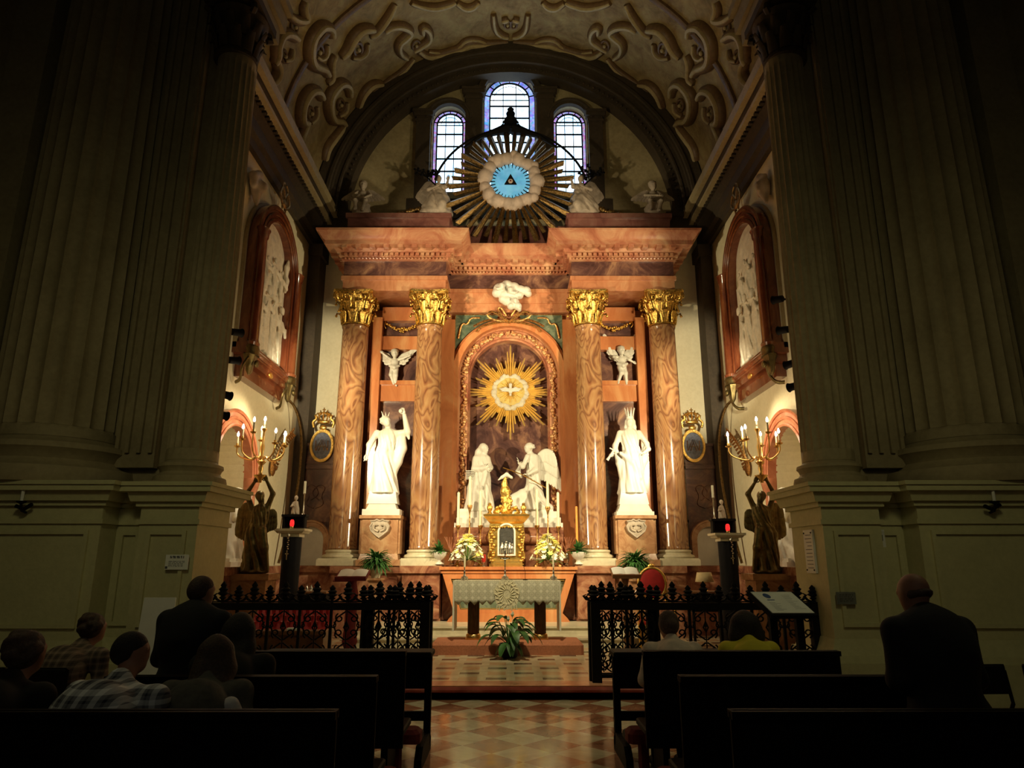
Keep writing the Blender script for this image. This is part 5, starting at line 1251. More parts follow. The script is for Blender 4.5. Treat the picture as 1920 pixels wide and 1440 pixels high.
# altar table on its carpeted platform
z0 = .15
o = MB().bbox(-1.28, 1.25, -.42, .42, 0, .20, .05).build('altar_platform', M['carpet_brown'], loc=(AX, 12.52, z0)); tag(o, 'low platform covered in brown carpet under the altar table', 'platform')
r = empty('altar_table', (AX-.02, 12.6, .35), 'altar table on two reeded columns under a lace cloth', 'table')
for q in (-1, 1):
    b = MB(); cx = q*.575
    b.box(cx-.13,cx+.13,-.13,.13,0,.02); b.lathe([(.125,.02),(.125,.07),(.105,.09)], (cx,0,0), 24); 
    o = b.build('foot_plate', M['brass'], r, smooth=50)
    b = MB(); b.lathe([(.10,.09),(.10,.88)], (cx,0,0), 72, fl=lambda a, z: 1-.16*abs(math.sin(a*6))); b.build('leg', M['fluted_brass'], r, smooth=40)
b = MB(); b.bbox(-.90,.90,-.32,.32,.88,.955,.01); b.build('tabletop', M['brown_wood'], r)
T0 = .96; r = empty('altar_cloth', (AX-.02, 12.6, .35+T0-.003), 'pale lace cloth with a scalloped hem over the altar table', 'tablecloth')
b = MB(); W2 = .885; n = 120; hem = .345
v = []; f = []
for i in range(n+1):
    x = -W2+2*W2*i/n; k = 1-abs(((i/n*13) % 1)*2-1); wv = .012*math.sin(i*.55)
    for z, y in ((.010,.34),(.012,-.335),(-.06,-.35+wv*.5),(-.2,-.352+wv),(-hem+.05+.0, -.353+wv),(-hem-.07*k+.03,-.354+wv)): v.append((x,y,z))
for i in range(n):
    for k in range(5): a = i*6+k; f.append((a,a+1,a+7,a+6))
b.add(v, f); o = b.build('lace_front', M['lace'], r, smooth=60); md = o.modifiers.new('thick', 'SOLIDIFY'); md.thickness = .004
for q in (-1, 1):
    b = MB(); x0, x1 = sorted((q*(W2-.0), q*(W2+.03))); b.box(x0, x1, -.34, .34, -.80, .012); b.build('side_drop', M['linen'], r)
b = MB(); q_ = random.Random(3); n = 28
P = []
for i in range(n): a = 2*PI*i/n; rr = .215*(1+.05*math.sin(a*7)); P.append((rr*math.cos(a), -.20+rr*1.12*math.sin(a)))
b.prism(P, 'y', -.372, -.366)
for i in range(18):
    a = 2*PI*i/18; b.tube([(.06*math.cos(a), -.374, -.2+.07*math.sin(a)), (.13*math.cos(a+.3), -.376, -.2+.15*math.sin(a+.3)), (.20*math.cos(a), -.374, -.2+.22*math.sin(a))], .008, 5)
    b.sph((.145*math.cos(a), -.374, -.2+.165*math.sin(a)), (.022,.008,.022), 6, 4)
for x in np.arange(-.16,.17,.04): b.tube([(x,-.37,-.38),(x*1.05,-.372,-.455+.02*math.sin(x*60))], .010, 5)
plain('crochet', (.72,.66,.44), .8, 0, .2, 60, .3, 120); b.build('crochet_medallion', M['crochet'], r)
TZ = .35+T0+.012
def crucifix(px, hh, label, cross=True):
    x = Xat(px, 1085, 12.5); r = empty('altar_cross' if cross else 'altar_candlestick', (x, 12.5, TZ), label, 'crucifix' if cross else 'candlestick')
    b = MB()
    for k in range(3): a = 2*PI*k/3+.5; b.tube([(0,0,.06),(.05*math.cos(a),.05*math.sin(a),.045),(.06*math.cos(a),.06*math.sin(a),.0)], [.02,.018,.014], 6)
    b.lathe([(.03,.02),(.04,.05),(.02,.09),(.012,.12),(.02,.14),(.010,.16),(.008,.22),(.018,.23)], (0,0,0), 12); b.build('stand', M['silver'], r, smooth=50)
    b = MB()
    if cross:
        b.box(-.009,.009,-.006,.006,.22,hh); b.box(-.085,.085,-.006,.006,hh-.14,hh-.12); b.build('cross', M['iron'], r)
        s = Sc(.004); zc = hh-.13; s.chain([(0,-.015,zc-.16),(0,-.018,zc-.08),(0,-.016,zc-.02)], [.007,.011,.012], .01); s.ell((0,-.02,zc+.01), (.009,.010,.012), .004)
        for q in (-1,1): s.chain([(0,-.015,zc-.02),(q*.07,-.012,zc)], [.007,.004], .004)
        s.build('corpus', M['silver'], r)
    else:
        b.lathe([(.016,.22),(.015,hh),(.004,hh+.005)], (0,0,0), 10); b.build('candle', M['leaf_light'] if False else M['candle_wax'], r, smooth=50)
crucifix(947, .50, 'small standing crucifix in the middle of the altar table'); crucifix(871, .40, 'slim candle on a three-footed stand at left of the altar table', False); crucifix(1038, .42, 'slim candle on a three-footed stand at right of the altar table', False)
r = empty('microphone', (Xat(985,1086,12.5), 12.55, TZ), 'thin gooseneck microphone on the altar table right of the crucifix', 'microphone')
b = MB(); b.lathe([(.04,0),(.04,.01),(.01,.02)], (0,0,0), 12); b.build('foot', M['iron'], r); b = MB(); b.tube([(0,0,.01),(0,0,.15),(-.03,-.02,.24)], .004, 5); b.sph((-.035,-.025,.25), .012, 8, 6); b.build('neck', M['iron'], r)
# peace lily
def lily():
    q = random.Random(21); p = at(955, 1229, 11.72); r = empty('potted_peace_lily', (p.x, 11.78, .15), 'broad-leaved peace lily in a dark pot before the altar platform', 'potted plant')
    b = MB(); b.lathe([(.10,0),(.13,.02),(.16,.20),(.17,.22),(.15,.22),(.14,.19)], (0,0,0), 20); b.build('pot', M['pot_dark'], r, smooth=50)
    b = MB(); st = MB()
    for i in range(38):
        a = q.uniform(0, 6.28); el = q.uniform(.25, 1.35); d = Vector((math.cos(a)*math.cos(el), math.sin(a)*math.cos(el)*.7, math.sin(el))); L1 = q.uniform(.16,.36)
        e = Vector((0,0,.2))+d*L1+Vector((0,0,.06)); st.tube([(0,0,.18), Vector((0,0,.2))+d*L1*.5+Vector((0,0,.05)), e], .006, 5)
        d2 = Vector((d.x, d.y, d.z*.25-.05)); leafblade(b, e, d2, q.uniform(.22,.34), q.uniform(.045,.075), .9, 7, .3)
    for i in range(8):
        a = q.uniform(3.4, 6.0); leafblade(b, (0,-.08,.2), (math.cos(a)*.8, math.sin(a)*.5, .3), .34, .06, 1.5, 7, .3)
    st.build('stems', M['leaf'], r); b.build('leaves', M['leaf'], r, smooth=60)
    b = MB()
    for x, z in ((.05,.62),(-.02,.55),(.12,.50)):
        b.tube([(x*.5,0,.25),(x,0,z)], .005, 4); b.tube([(x,-.0,z),(x,-.02,z+.04),(x+.01,-.03,z+.09)], [.008,.03,.005], 6, flat=.3, up=(0,1,0))
    b.build('white_spathes', M['petal_white'], r)
lily()
def stand_fern(px, Y, py, label, pot=True):
    q = random.Random(px); x = Xat(px, py, Y); zt = Zat(py+6, Y); r = empty('fern_on_stand', (x, Y, .15), label, 'potted plant'); h = zt-.15
    b = MB(); b.box(-.16,.16,-.16,.16,0,.06); b.box(-.11,.11,-.11,.11,.06,h-.30); b.box(-.16,.16,-.16,.16,h-.30,h-.26); b.box(-.13,.13,-.13,.13,h-.33,h-.30); b.tube([(-.05,-.115,h-.5),(.0,-.12,h-.42),(.05,-.115,h-.5),(0,-.12,h-.6)], .012, 5, closed=True)
    b.build('wooden_stand', M['pedestal_marble'], r)
    b = MB(); b.lathe([(.08,0),(.09,.02),(.13,.2),(.15,.26),(.13,.26)], (0,0,h-.26), 18); b.build('pot', M['cream_marble'], r, smooth=50)
    b = MB(); greenery(b, 200, .46, .016, q, -.1, 1.4, 1.0, (0,0,h)); greenery(b, 90, .42, .03, q, 0, 1.3, .8, (0,0,h)); b.build('fronds', M['fern_leaf'], r)
stand_fern(706, 14.2, 1052, 'green fern on a carved stand under the left statue pedestal'); stand_fern(1192, 14.2, 1054, 'green fern on a carved stand behind the red chair')
# lecterns, chair, credence tables, votive stand
def lectern(px, py, Y, w, label, mat, book, foot=True):
    p = at(px, py, Y); r = empty('lectern', (p.x, Y, .15), label, 'lectern'); h = p.z-.15
    b = MB(); b.lathe([(.20,0),(.20,.03),(.08,.06),(.05,.12),(.07,.2),(.045,.3),(.05,.5),(.08,.56),(.045,.62),(.045,h-.2),(.07,h-.1),(.04,h-.05)], (0,0,0), 16, fl=lambda a, z: 1+.1*math.sin(4*a)); b.build('post', M[mat], r, smooth=50)
    b = MB(); T = Matrix.Translation((0,0,h))@Matrix.Rotation(.38, 4, 'X'); b.M = T; b.bbox(-w,w,-.18,.18,-.02,.02,.006); b.box(-w,w,-.2,-.17,-.02,.05); b.build('desk', M[mat], r)
    b = MB(); b.M = T
    for q in (-1,1):
        v = []; n = 6
        for i in range(n+1): t = i/n; v += [(q*w*.92*t,-.15,.022+.03*math.sin(PI*t)**.6*(1-.3*t)),(q*w*.92*t,.15,.022+.03*math.sin(PI*t)**.6*(1-.3*t)),(q*w*.92*t,-.15,.018),(q*w*.92*t,.15,.018)]
        f = []
        for i in range(n): k = i*4; f += [(k,k+1,k+5,k+4),(k+2,k+6,k+7,k+3),(k,k+4,k+6,k+2),(k+1,k+3,k+7,k+5)]
        b.add(v, f)
    o = b.build('open_book', M['paper'], r, smooth=40)
    return r
r = lectern(662, 1078, 12.2, .26, 'red-draped lectern with an open book left of the altar', 'dark_red', 1)
b = MB(); h = Zat(1078,12.2)-.15; b.M = Matrix.Translation((0,0,h))@Matrix.Rotation(.38, 4, 'X'); b.box(-.29,-.02,-.2,.2,-.035,-.021); b.M = None; b.lathe([(.09,.1),(.12,.2),(.09,.4),(.10,h-.3),(.06,h-.1)], (0,0,0), 14, fl=lambda a, z: 1+.12*math.sin(5*a+z*7)); b.build('drape', M['dark_red'], r, smooth=50)
lectern(1172, 1074, 12.4, .24, 'wooden lectern with an open book beside the red chair', 'brown_wood', 1)
c = at(1230, 1135, 12.6); r = empty('armchair', (c.x, 12.6, .15), 'gilded armchair with a round red velvet back', 'chair')
zb = Zat(1095, 12.6)-.15; b = MB(); P = [(.24*math.cos(t), .24, zb+.27*math.sin(t)) for t in np.linspace(0, 2*PI, 25)[:-1]]; b.tube(P, .028, 8, closed=True)
b.sph((0,.24,zb+.30), (.06,.03,.05), 8, 6)
for q in (-1,1): b.tube([(q*.24,.24,zb-.1),(q*.25,.26,.45),(q*.24,.28,0)], .028, 6)
b.build('back_frame', M['soft_gold'], r, smooth=50)
b = MB(); b.sph((0,.235,zb), (.225,.05,.255), 20, 12); b.build('back_pad', M['red_velvet'], r, smooth=60)
b = MB(); b.bbox(-.26,.26,-.26,.24,.42,.52,.03); b.build('seat', M['red_velvet'], r)
for q in (-1,1):
    b = MB(); b.tube([(q*.27,.22,.68),(q*.29,0,.70),(q*.28,-.24,.68),(q*.28,-.24,.45)], .022, 6); b.build('arm_rest', M['soft_gold'], r, smooth=50)
    b = MB(); b.tube([(q*.25,-.24,.45),(q*.26,-.27,.2),(q*.24,-.25,0)], [.03,.02,.025], 6); b.build('leg', M['soft_gold'], r, smooth=50)
def credence(px, Y, label, s):
    p = at(px, 1100, Y); r = empty('side_table', (p.x, Y, .15), label, 'table')
    b = MB(); b.bbox(-.32,.32,-.2,.2,.92,.96,.01); b.build('tabletop', M['brown_wood'], r)
    for x in (-.28,.28):
        for y in (-.16,.16): b = MB(); b.box(x-.02,x+.02,y-.02,y+.02,0,.92); b.build('leg', M['iron'], r)
    b = MB(); b.box(-.3,.3,-.18,.18,.60,.92); b.build('drawer_box', M['iron'], r)
    p.z = 1.11; 
    if s > 0:
        q = empty('table_lamp', (p.x, Y, 1.11), 'small lamp with a cream drum shade on the right side table', 'lamp')
        b = MB(); b.lathe([(.06,0),(.05,.02),(.015,.04),(.03,.10),(.012,.14),(.012,.2)], (0,0,0), 12); b.build('stem', M['brass'], q, smooth=50)
        b = MB(); b.lathe([(.17,.16),(.13,.33)], (0,0,0), 24, cap=False); o = b.build('shade', M['shade_cream'], q, smooth=50); m_ = o.modifiers.new('t', 'SOLIDIFY'); m_.thickness = .004
    else:
        q = empty('cruet_tray', (p.x, Y, 1.11), 'metal tray of small cruets on the left side table', 'tray')
        b = MB(); b.bbox(-.18,.18,-.1,.1,0,.015,.005); b.build('tray', M['silver'], q)
        for x in (-.1,-.02,.07,.13): b = MB(); b.lathe([(.025,.015),(.035,.05),(.012,.09),(.018,.11)], (x,0,0), 10); b.build('cruet', M['silver'], q, smooth=50)
credence(586, 13.4, 'dark side table standing left before the wainscot', -1); credence(1322, 13.4, 'dark side table standing right before the wainscot', 1)
# votive candle stand (red, left, behind the railing)
p = at(540, 1185, 10.6); r = empty('votive_stand', (p.x, 10.6, .15), 'votive stand with rows of red cups behind the left railing', 'votive stand')
z1 = Zat(1143,10.6)-.15; z2 = Zat(1182,10.6)-.15; hw = .60
b = MB(); b.bbox(-hw,hw,-.25,.35,z2-.04,z2+.02,.01); b.box(-hw+.03,hw-.03,-.2,.32,z2-.32,z2-.04)
for x in (-hw+.06,hw-.06):
    for y in (-.17,.28): b.box(x-.03,x+.03,y-.03,y+.03,0,z2-.3)
b.build('wooden_stand', M['brown_wood'], r)
b = MB(); b.add([(-hw+.04,-.05,z2+.02),(hw-.04,-.05,z2+.02),(hw-.04,.34,z1),(-hw+.04,.34,z1),(-hw+.04,.34,z2+.02),(hw-.04,.34,z2+.02)], [(0,1,2,3),(0,3,4),(1,5,2),(3,2,5,4)]); b.build('sloped_tray', M['red_velvet'], r)
cup = None
for j in range(3):
    for i in range(11):
        x = -hw+.10+(2*hw-.2)*i/10; t = (j+.5)/3.4; y = -.05+.39*t; z = z2+.02+(z1-z2-.02)*t
        if cup is None:
            b = MB(); b.lathe([(.018,-.01),(.026,.02),(.028,.06),(.022,.065)], (0,0,0), 10); cup = b.build('votive_cup', M['red_glass_dim'], r, smooth=50); k = cup
        else: k = cup.copy(); COL.objects.link(k)
        k.location = (x, y, z)
b = MB(); b.box(.05,.22,-.23,-.12,z2+.02,z2+.05); b.build('slot_plate', M['paper'], r)
# ================================================================== SIDE BAYS
def wall_M(s, Y, Z):   # local x -> along the wall, local -y -> into the chapel
    R = Matrix(((0, s*1.0, 0, s*XW), (-s*1.0 if False else 1.0, 0, 0, Y), (0,0,1,Z), (0,0,0,1)))
    return R
def place_on_wall(o, s, Y, Z):
    o.location = (s*XW, Y, Z); o.rotation_euler[2] = PI/2*(-1 if s > 0 else 1)   # local -Y faces the chapel axis
def relief_altar(s, label):
    r = empty('framed_relief', (0,0,0), label, 'relief'); place_on_wall(r, s, 13.35, 5.42); r.scale = (1, .62, 1)
    W, H = 1.30, 2.12                     # half width, spring height
    d = .52
    b = MB(); b.box(-W,W,-.12,0,0,H); b.prism([(x, z) for x, z in arc(0, H, W, 0, 180, 24)], 'y', -.12, 0); b.build('back_slab', M['stucco_pale'], r)
    b = MB(); P = [(-W+.05,.1)]+list(reversed(arc(0,H,W-.05,0,180,24)))+[(W-.05,.1)]; Q = [(-W+.38,.1)]+list(reversed(arc(0,H,W-.38,0,180,24)))+[(W-.38,.1)]
    b.ring(P, Q, 'y', -.40, -.1)
    for rr, y, t in ((W-.08,-.42,.05),(W-.34,-.42,.045),(W-.22,-.43,.035)): b.tube([(-rr,y,.12)]+[(x, y, z) for x, z in reversed(arc(0,H,rr,0,180,24))]+[(rr,y,.12)], t, 6)
    b.build('arched_frame', M['marble_frame'], r, smooth=40)
    for q in (-1,1):
        b = MB(); b.lathe([(.17,0),(.19,.06),(.16,.1),(.145,.14),(.14,1.2),(.12,H+.05),(.15,H+.08),(.17,H+.2),(.2,H+.24)], (q*(W-.17),-.50,.05), 20); o = b.build('side_column', M['marble_frame'], r, smooth=50)
        b = MB(); b.lathe([(.20,0),(.18,.06),(.20,.12),(.18,.16),(.16,.2)], (q*(W-.17),-.50,-.12), 20); b.lathe([(.03,-.48),(.08,-.42),(.10,-.3),(.15,-.2),(.18,-.12)], (q*(W-.17),-.46,0), 16, fl=lambda a, z: 1+.12*math.sin(6*a)); b.sph((q*(W-.17),-.66,-.28), .07, 10, 8)
        b.tube(smooth_path([(q*(W-.17)-.16,-.5,-.2),(q*(W-.17)-.26,-.4,-.4),(q*(W-.17)-.1,-.3,-.6),(q*(W-.17),-.1,-.62)]), .035, 6); b.build('console', M['bronze'], r, smooth=50)
    b = MB(); b.box(-W+.0,W-.0,-.48,0,-.10,.10); b.box(-W+.1,W-.1,-.42,0,-.24,-.10); b.box(-W+.2,W-.2,-.30,0,-.50,-.24); b.tube([(-W+.1,-.48,0),(W-.1,-.48,0)], .06, 8)
    b.build('sill', M['marble_frame'], r, smooth=40)
    b = MB(); b.sph((0,-.46,-.2), (.12,.05,.06), 10, 6); b.build('sill_boss', M['soft_gold'], r, smooth=50)
    sc = Sc(.028); iw = W-.42; q_ = np.random.default_rng(2 if s < 0 else 6)
    sc.box((0,-.14,1.0), (iw,.03,1.0), .04); sc.ell((0,-.13,H+.2), (iw*.95,.06,.9), .05)
    figs = [(-.58,.15,1.35),(-.2,.25,1.4),(.22,.15,1.45),(.60,.2,1.3),(0,1.45,.9),(-.45,1.5,.7),(.45,1.5,.75)]
    for x, z, h in figs:
        sc.robe([(z, x, -.2, .22*h/1.5, .12),(z+.35*h, x, -.22, .17*h/1.5, .12),(z+.6*h, x+.03, -.22, .15*h/1.5,.11),(z+.8*h, x, -.22, .10, .08)], 5, .025, 2, .05, ph=x*5)
        head(sc, (x+q_.uniform(-.04,.04), -.30, z+.92*h), .15*h, q_.uniform(-1,1), .1, False)
        a = q_.uniform(-1, 1); sc.chain([(x+.12,-.28,z+.72*h),(x+.25,-.34,z+(.6+.1*a)*h),(x+.2,-.38,z+(.72+.12*a)*h)], [.055,.045,.03], .03)
    for i in range(34):
        x, z = q_.uniform(-.9,.9)*iw, q_.uniform(1.5, 2.8)
        if x*x+max(0, z-H)**2 < (iw*.85)**2: sc.ell((x, -.15, z), (q_.uniform(.05,.10),.06,q_.uniform(.05,.10)), .07)
    sc.chain([(iw-.12,-.26,2.2),(iw-.18,-.30,2.42),(iw-.08,-.28,2.65)], [.05,.08,.03], .04); sc.chain([(iw-.12,-.26,1.9),(iw-.1,-.30,2.15)], [.05,.07], .05)
    sc.build('carved_figures', M['pale_relief'], r)
    b = MB()
    for q in (-1,1): b.tube(smooth_path([(q*.05,-.4,H+W+.05),(q*.35,-.42,H+W+.25),(q*.15,-.42,H+W+.5),(q*.0,-.4,H+W+.3)]), .035, 6); b.tube(smooth_path([(q*.1,-.4,H+W),(q*.2,-.4,H+W+.55),(q*.05,-.4,H+W+.62)]), .025, 6)
    b.sph((0,-.42,H+W+.15), (.12,.06,.1), 8, 6); b.build('crest', M['old_gold'], r, smooth=50)
    sc = Sc(.02); sc.ell((0,0,0), (.16,.12,.2), .04); sc.chain([(-.18,0,-.05),(-.2,0,.12),(-.05,-.03,.22),(.1,0,.18)], [.07,.08,.08,.05], .04); sc.chain([(0,0,-.15),(.05,.0,-.35)], [.1,.04], .04); P_ = head(sc, (.02,-.1,.02), .2, .3, .2, True)
    q = empty('carved_cherub', (0,0,0), 'pale carved cherub head on the %s wall above the near corner of the framed relief' % ('left' if s < 0 else 'right'), 'sculpture'); place_on_wall(q, s, 12.15, 8.72); q.location.x = s*(XW-.12)
    sc.build('carving', M['aged_marble'], q)
marble('marble_frame', [(.3, (.07,.014,.007)), (.5, (.14,.034,.013)), (.7, (.24,.08,.03))], 2.2, 2, sc=(1,1,.5), rough=.14, coat=.3)
relief_altar(-1, 'arched red marble frame with a pale carved relief high on the left wall'); relief_altar(1, 'arched red marble frame with a pale carved relief high on the right wall')
# tomb statues in the side niches
def tomb(s, label):
    r = empty('tomb_statue', (s*4.92, 12.8, 1.55), label, 'statue', None, PI/2*(-1 if s > 0 else 1)); sc = Sc(.02)
    sc.robe([(.12,0,.15,.42,.22),(.4,-.03,.15,.34,.22),(.7,-.05,.15,.25,.19),(.95,-.05,.12,.2,.15),(1.12,-.02,.1,.10,.1)], 7, .022, 2, .05); P = head(sc, (.02,.06,1.28), .22, .6, .2); sc.ell(P(0,.12,.1), (.1,.11,.1), .03)
    sc.chain([(-.12,.05,1.02),(-.24,-.05,.82),(-.05,-.12,.86)], [.07,.055,.035], .03); sc.chain([(.14,.05,1.02),(.24,-.05,.82),(.06,-.14,.88)], [.07,.055,.035], .03); sc.cone((0,.08,1.08),(.01,.07,1.18), .05, .05, .02)
    sc.chain([(.2,.1,.3),(.42,.1,.18),(.5,.05,.1)], [.14,.12,.08], .05)
    def ex(mb): hand(mb, (-.05,-.12,.86), (.8,-.2,.3), 1, .15, .3, (0,-1,0)); hand(mb, (.06,-.14,.88), (-.7,-.2,.4), -1, .15, .3, (0,-1,0))
    sc.build('figure', M['statue_marble'], r, extra=ex); b = MB(); b.box(-.5,.38,-.12,.42,0,.08); b.box(-.46,.35,-.08,.42,.08,.14); b.build('base', M['white_marble'], r)
tomb(-1, 'white marble kneeling figure in the left wall niche'); tomb(1, 'white marble kneeling figure in the right wall niche')
# bronze angels holding candelabra
def cand_angel(px, s, label):
    x = Xat(px, 1076, 12.0); zt = 1.44
    b = MB(); b.box(-.36,.36,-.30,.30,0,.1); b.box(-.30,.30,-.26,.26,.1,zt-.15-.10); b.box(-.35,.35,-.30,.30,zt-.15-.10,zt-.15)
    o = b.build('bronze_angel_pedestal', M['pedestal_marble'], loc=(x, 12.0, .15)); tag(o, 'brown marble pedestal carrying the %s bronze angel' % ('left' if s < 0 else 'right'), 'pedestal')
    r = empty('bronze_angel', (x, 12.0, zt), label, 'statue', None, .15*-s); H = 1.42; sc = Sc(.014); q = -s
    fig_robed(sc, H*.94, (.03*q, -.02), 8, .030, .125, .10, -.04*q, .04, .95)
    sc.chain([(-.12,0,.80*H*.94),(-.22,-.04,.93*H),(-.10,-.10,1.06*H)], [.05,.04,.026], .03); sc.chain([(.12,0,.80*H*.94),(.21,-.04,.93*H),(.10,-.10,1.08*H)], [.05,.04,.026], .03)
    P = head(sc, (.0,-.04,.90*H), .19, .3*q, -.15); sc.ell(P(0,.14,.12), (.075,.085,.078), .02)
    sc.chain([(.10*q,-.1,.5*H),(.16*q,-.12,.3*H),(.22*q,-.08,.05*H)], [.07,.06,.04], .04)
    sc.ell((0,0,.03), (.24,.2,.05), .03)
    def ex(mb): hand(mb, (-.10,-.10,1.06*H), (.4,-.1,.9), 1, .15, 1.0, (0,1,0)); hand(mb, (.10,-.10,1.08*H), (-.4,-.1,.9), -1, .15, 1.0, (0,1,0))
    sc.build('figure', M['bronze'], r, extra=ex)
    for k, (a, L) in enumerate(((.0, .76), (.2, .45))):
        b = wing(L, 12, -108, -84, .085, .72); T = Matrix.Translation((-.10*q*(1 if k == 0 else -1), .10+.05*k, .66*H))@Matrix.Scale(-q if k == 0 else q, 4, (1,0,0))@Matrix.Rotation(.25, 4, 'Z'); b.v = [tuple(T@Vector(v)) for v in b.v]; b.build('wing', M['bronze'], r, smooth=50)
    # candelabrum
    r = empty('candelabrum', (x, 11.9, zt+1.07*H), 'brass candelabrum with lit candle bulbs held up by the %s bronze angel' % ('left' if s < 0 else 'right'), 'candelabrum')
    b = MB(); b.lathe([(.03,-.02),(.035,.02),(.10,.09),(.11,.11),(.04,.12),(.025,.16),(.045,.22),(.03,.28),(.08,.34),(.03,.38),(.02,.45),(.035,.60),(.02,.66),(.018,.86),(.045,.9),(.05,.92)], (0,0,0), 16); b.build('stem', M['brass'], r, smooth=50)
    tips = [(0,0,.93)]
    for i in range(7):
        a = 2*PI*(i+.25)/7; R = .50 if i % 2 else .36; d = Vector((math.cos(a), math.sin(a), 0)); zt2 = .62+.10*(i % 3)*.7
        P = smooth_path([Vector((0,0,.36)), d*.10+Vector((0,0,.44)), d*.18+Vector((0,0,.36)), d*R*.8+Vector((0,0,.42)), d*R+Vector((0,0,.5)), d*R+Vector((0,0,zt2))])
        b = MB(); b.tube(P, .013, 6); b.lathe([(.015,0),(.05,.02),(.055,.035),(.02,.04),(.022,.08)], tuple(d*R+Vector((0,0,zt2-.02))), 12); b.build('arm', M['brass'], r, smooth=50); tips.append(tuple(d*R+Vector((0,0,zt2+.06))))
    for t in tips:
        b = MB(); b.lathe([(.016,0),(.016,.12)], t, 10); k = b.build('candle', M['candle_wax'], r, smooth=50)
        b = MB(); b.lathe([(.008,.12),(.022,.145),(.020,.17),(.004,.21)], t, 10); b.build('bulb', M['flame'], k, smooth=50)
    l = bpy.data.lights.new('candle_light', 'POINT'); l.energy = 26; l.color = (1,.78,.5); l.shadow_soft_size = .25; lo = bpy.data.objects.new('candle_light', l); COL.objects.link(lo); lo.location = (x, 11.9, zt+1.07*H+.98)
cand_angel(476, -1, 'dark bronze winged angel raising a candelabrum on the left'); cand_angel(1440, 1, 'dark bronze winged angel raising a candelabrum on the right')
# black draped stands with marble shelf, sanctuary lamp, lantern and rosary
def black_stand(px, s):
    nm = 'left' if s < 0 else 'right'; Y = 12.6; x = Xat(px, 1050, Y); zt = Zat(1000 if s > 0 else 992, Y)
    r = empty('draped_stand', (x, Y, .15), 'tall black draped stand with a marble shelf near the %s bronze angel' % nm, 'stand'); h = zt-.15
    b = MB(); b.lathe([(.20,0),(.17,.1),(.155,h*.5),(.16,h-.14)], (0,0,0), 36, fl=lambda a, z: 1+.05*math.sin(9*a+z*2)); b.build('black_drape', M['black_cloth'], r, smooth=60)
    b = MB(); b.box(-.16,.16,-.16,.16,h-.14,h-.08); b.box(-.22,.22,-.2,.2,h-.08,h-.04,-.03,-.03); b.box(-.27,.27,-.24,.24,h-.04,h); b.build('shelf', M['cream_marble'], r)
    q = empty('rosary', (x, Y-.24, zt-.05), 'silver rosary hanging down the %s black stand' % nm, 'rosary')
    b = MB()
    for i in range(8): b.sph((.012*(i%2), -.02, -.05-.035*i), .014, 6, 4)
    b.sph((0,-.02,-.07),(.028,.015,.04),8,6); b.box(-.008,.008,-.03,-.015,-.48,-.32); b.box(-.03,.03,-.03,-.015,-.39,-.37); b.build('beads', M['silver'], q)
    q = empty('sanctuary_lamp', (x+.06*-s*0, Y-.1, zt), 'small glowing red lamp on the shelf of the %s black stand' % nm, 'lamp')
    b = MB(); b.lathe([(.04,0),(.03,.02),(.03,.04)], (0,0,0), 12); b.build('foot', M['brass'], q); b = MB(); b.lathe([(.03,.04),(.04,.08),(.035,.14),(.02,.16)], (0,0,0), 12); b.build('glass', M['red_glass'], q, smooth=50)
    q = empty('small_shrine', (x-.02, Y+.06, zt), 'small dark shrine with a pale figurine on the %s black stand' % nm, 'shrine')
    b = MB(); b.box(-.20,.20,-.02,.14,0,.04); b.box(-.20,-.17,-.02,.12,.04,.22); b.box(.17,.20,-.02,.12,.04,.22); b.box(-.22,.22,-.03,.15,.22,.26); b.box(-.19,.19,.10,.13,.04,.22); b.build('case', M['iron'], q)
    sc = Sc(.010); sc.robe([(.26,0,.05,.07,.06),(.40,0,.05,.055,.05),(.50,0,.05,.03,.03)], 6, .008, 2, .02); head(sc, (0,.04,.56), .09, .2, .1, False); sc.chain([(-.04,.03,.47),(-.07,0,.40),(-.01,-.02,.42)],[.018,.015,.01],.01); sc.build('figurine', M['aged_marble'], q)
    b = MB(); b.lathe([(.03,.26),(.012,.3),(.012,.62),(.03,.64)], (.14*-s if s > 0 else .14,.05,0), 10); b.build('candle_holder', M['silver'], q, smooth=50)
    b = MB(); b.lathe([(.022,.64),(.022,.86)], (.14*-s if s > 0 else .14,.05,0), 10); b.build('candle', M['petal_white'], q, smooth=50)
black_stand(546, -1); black_stand(1366, 1)
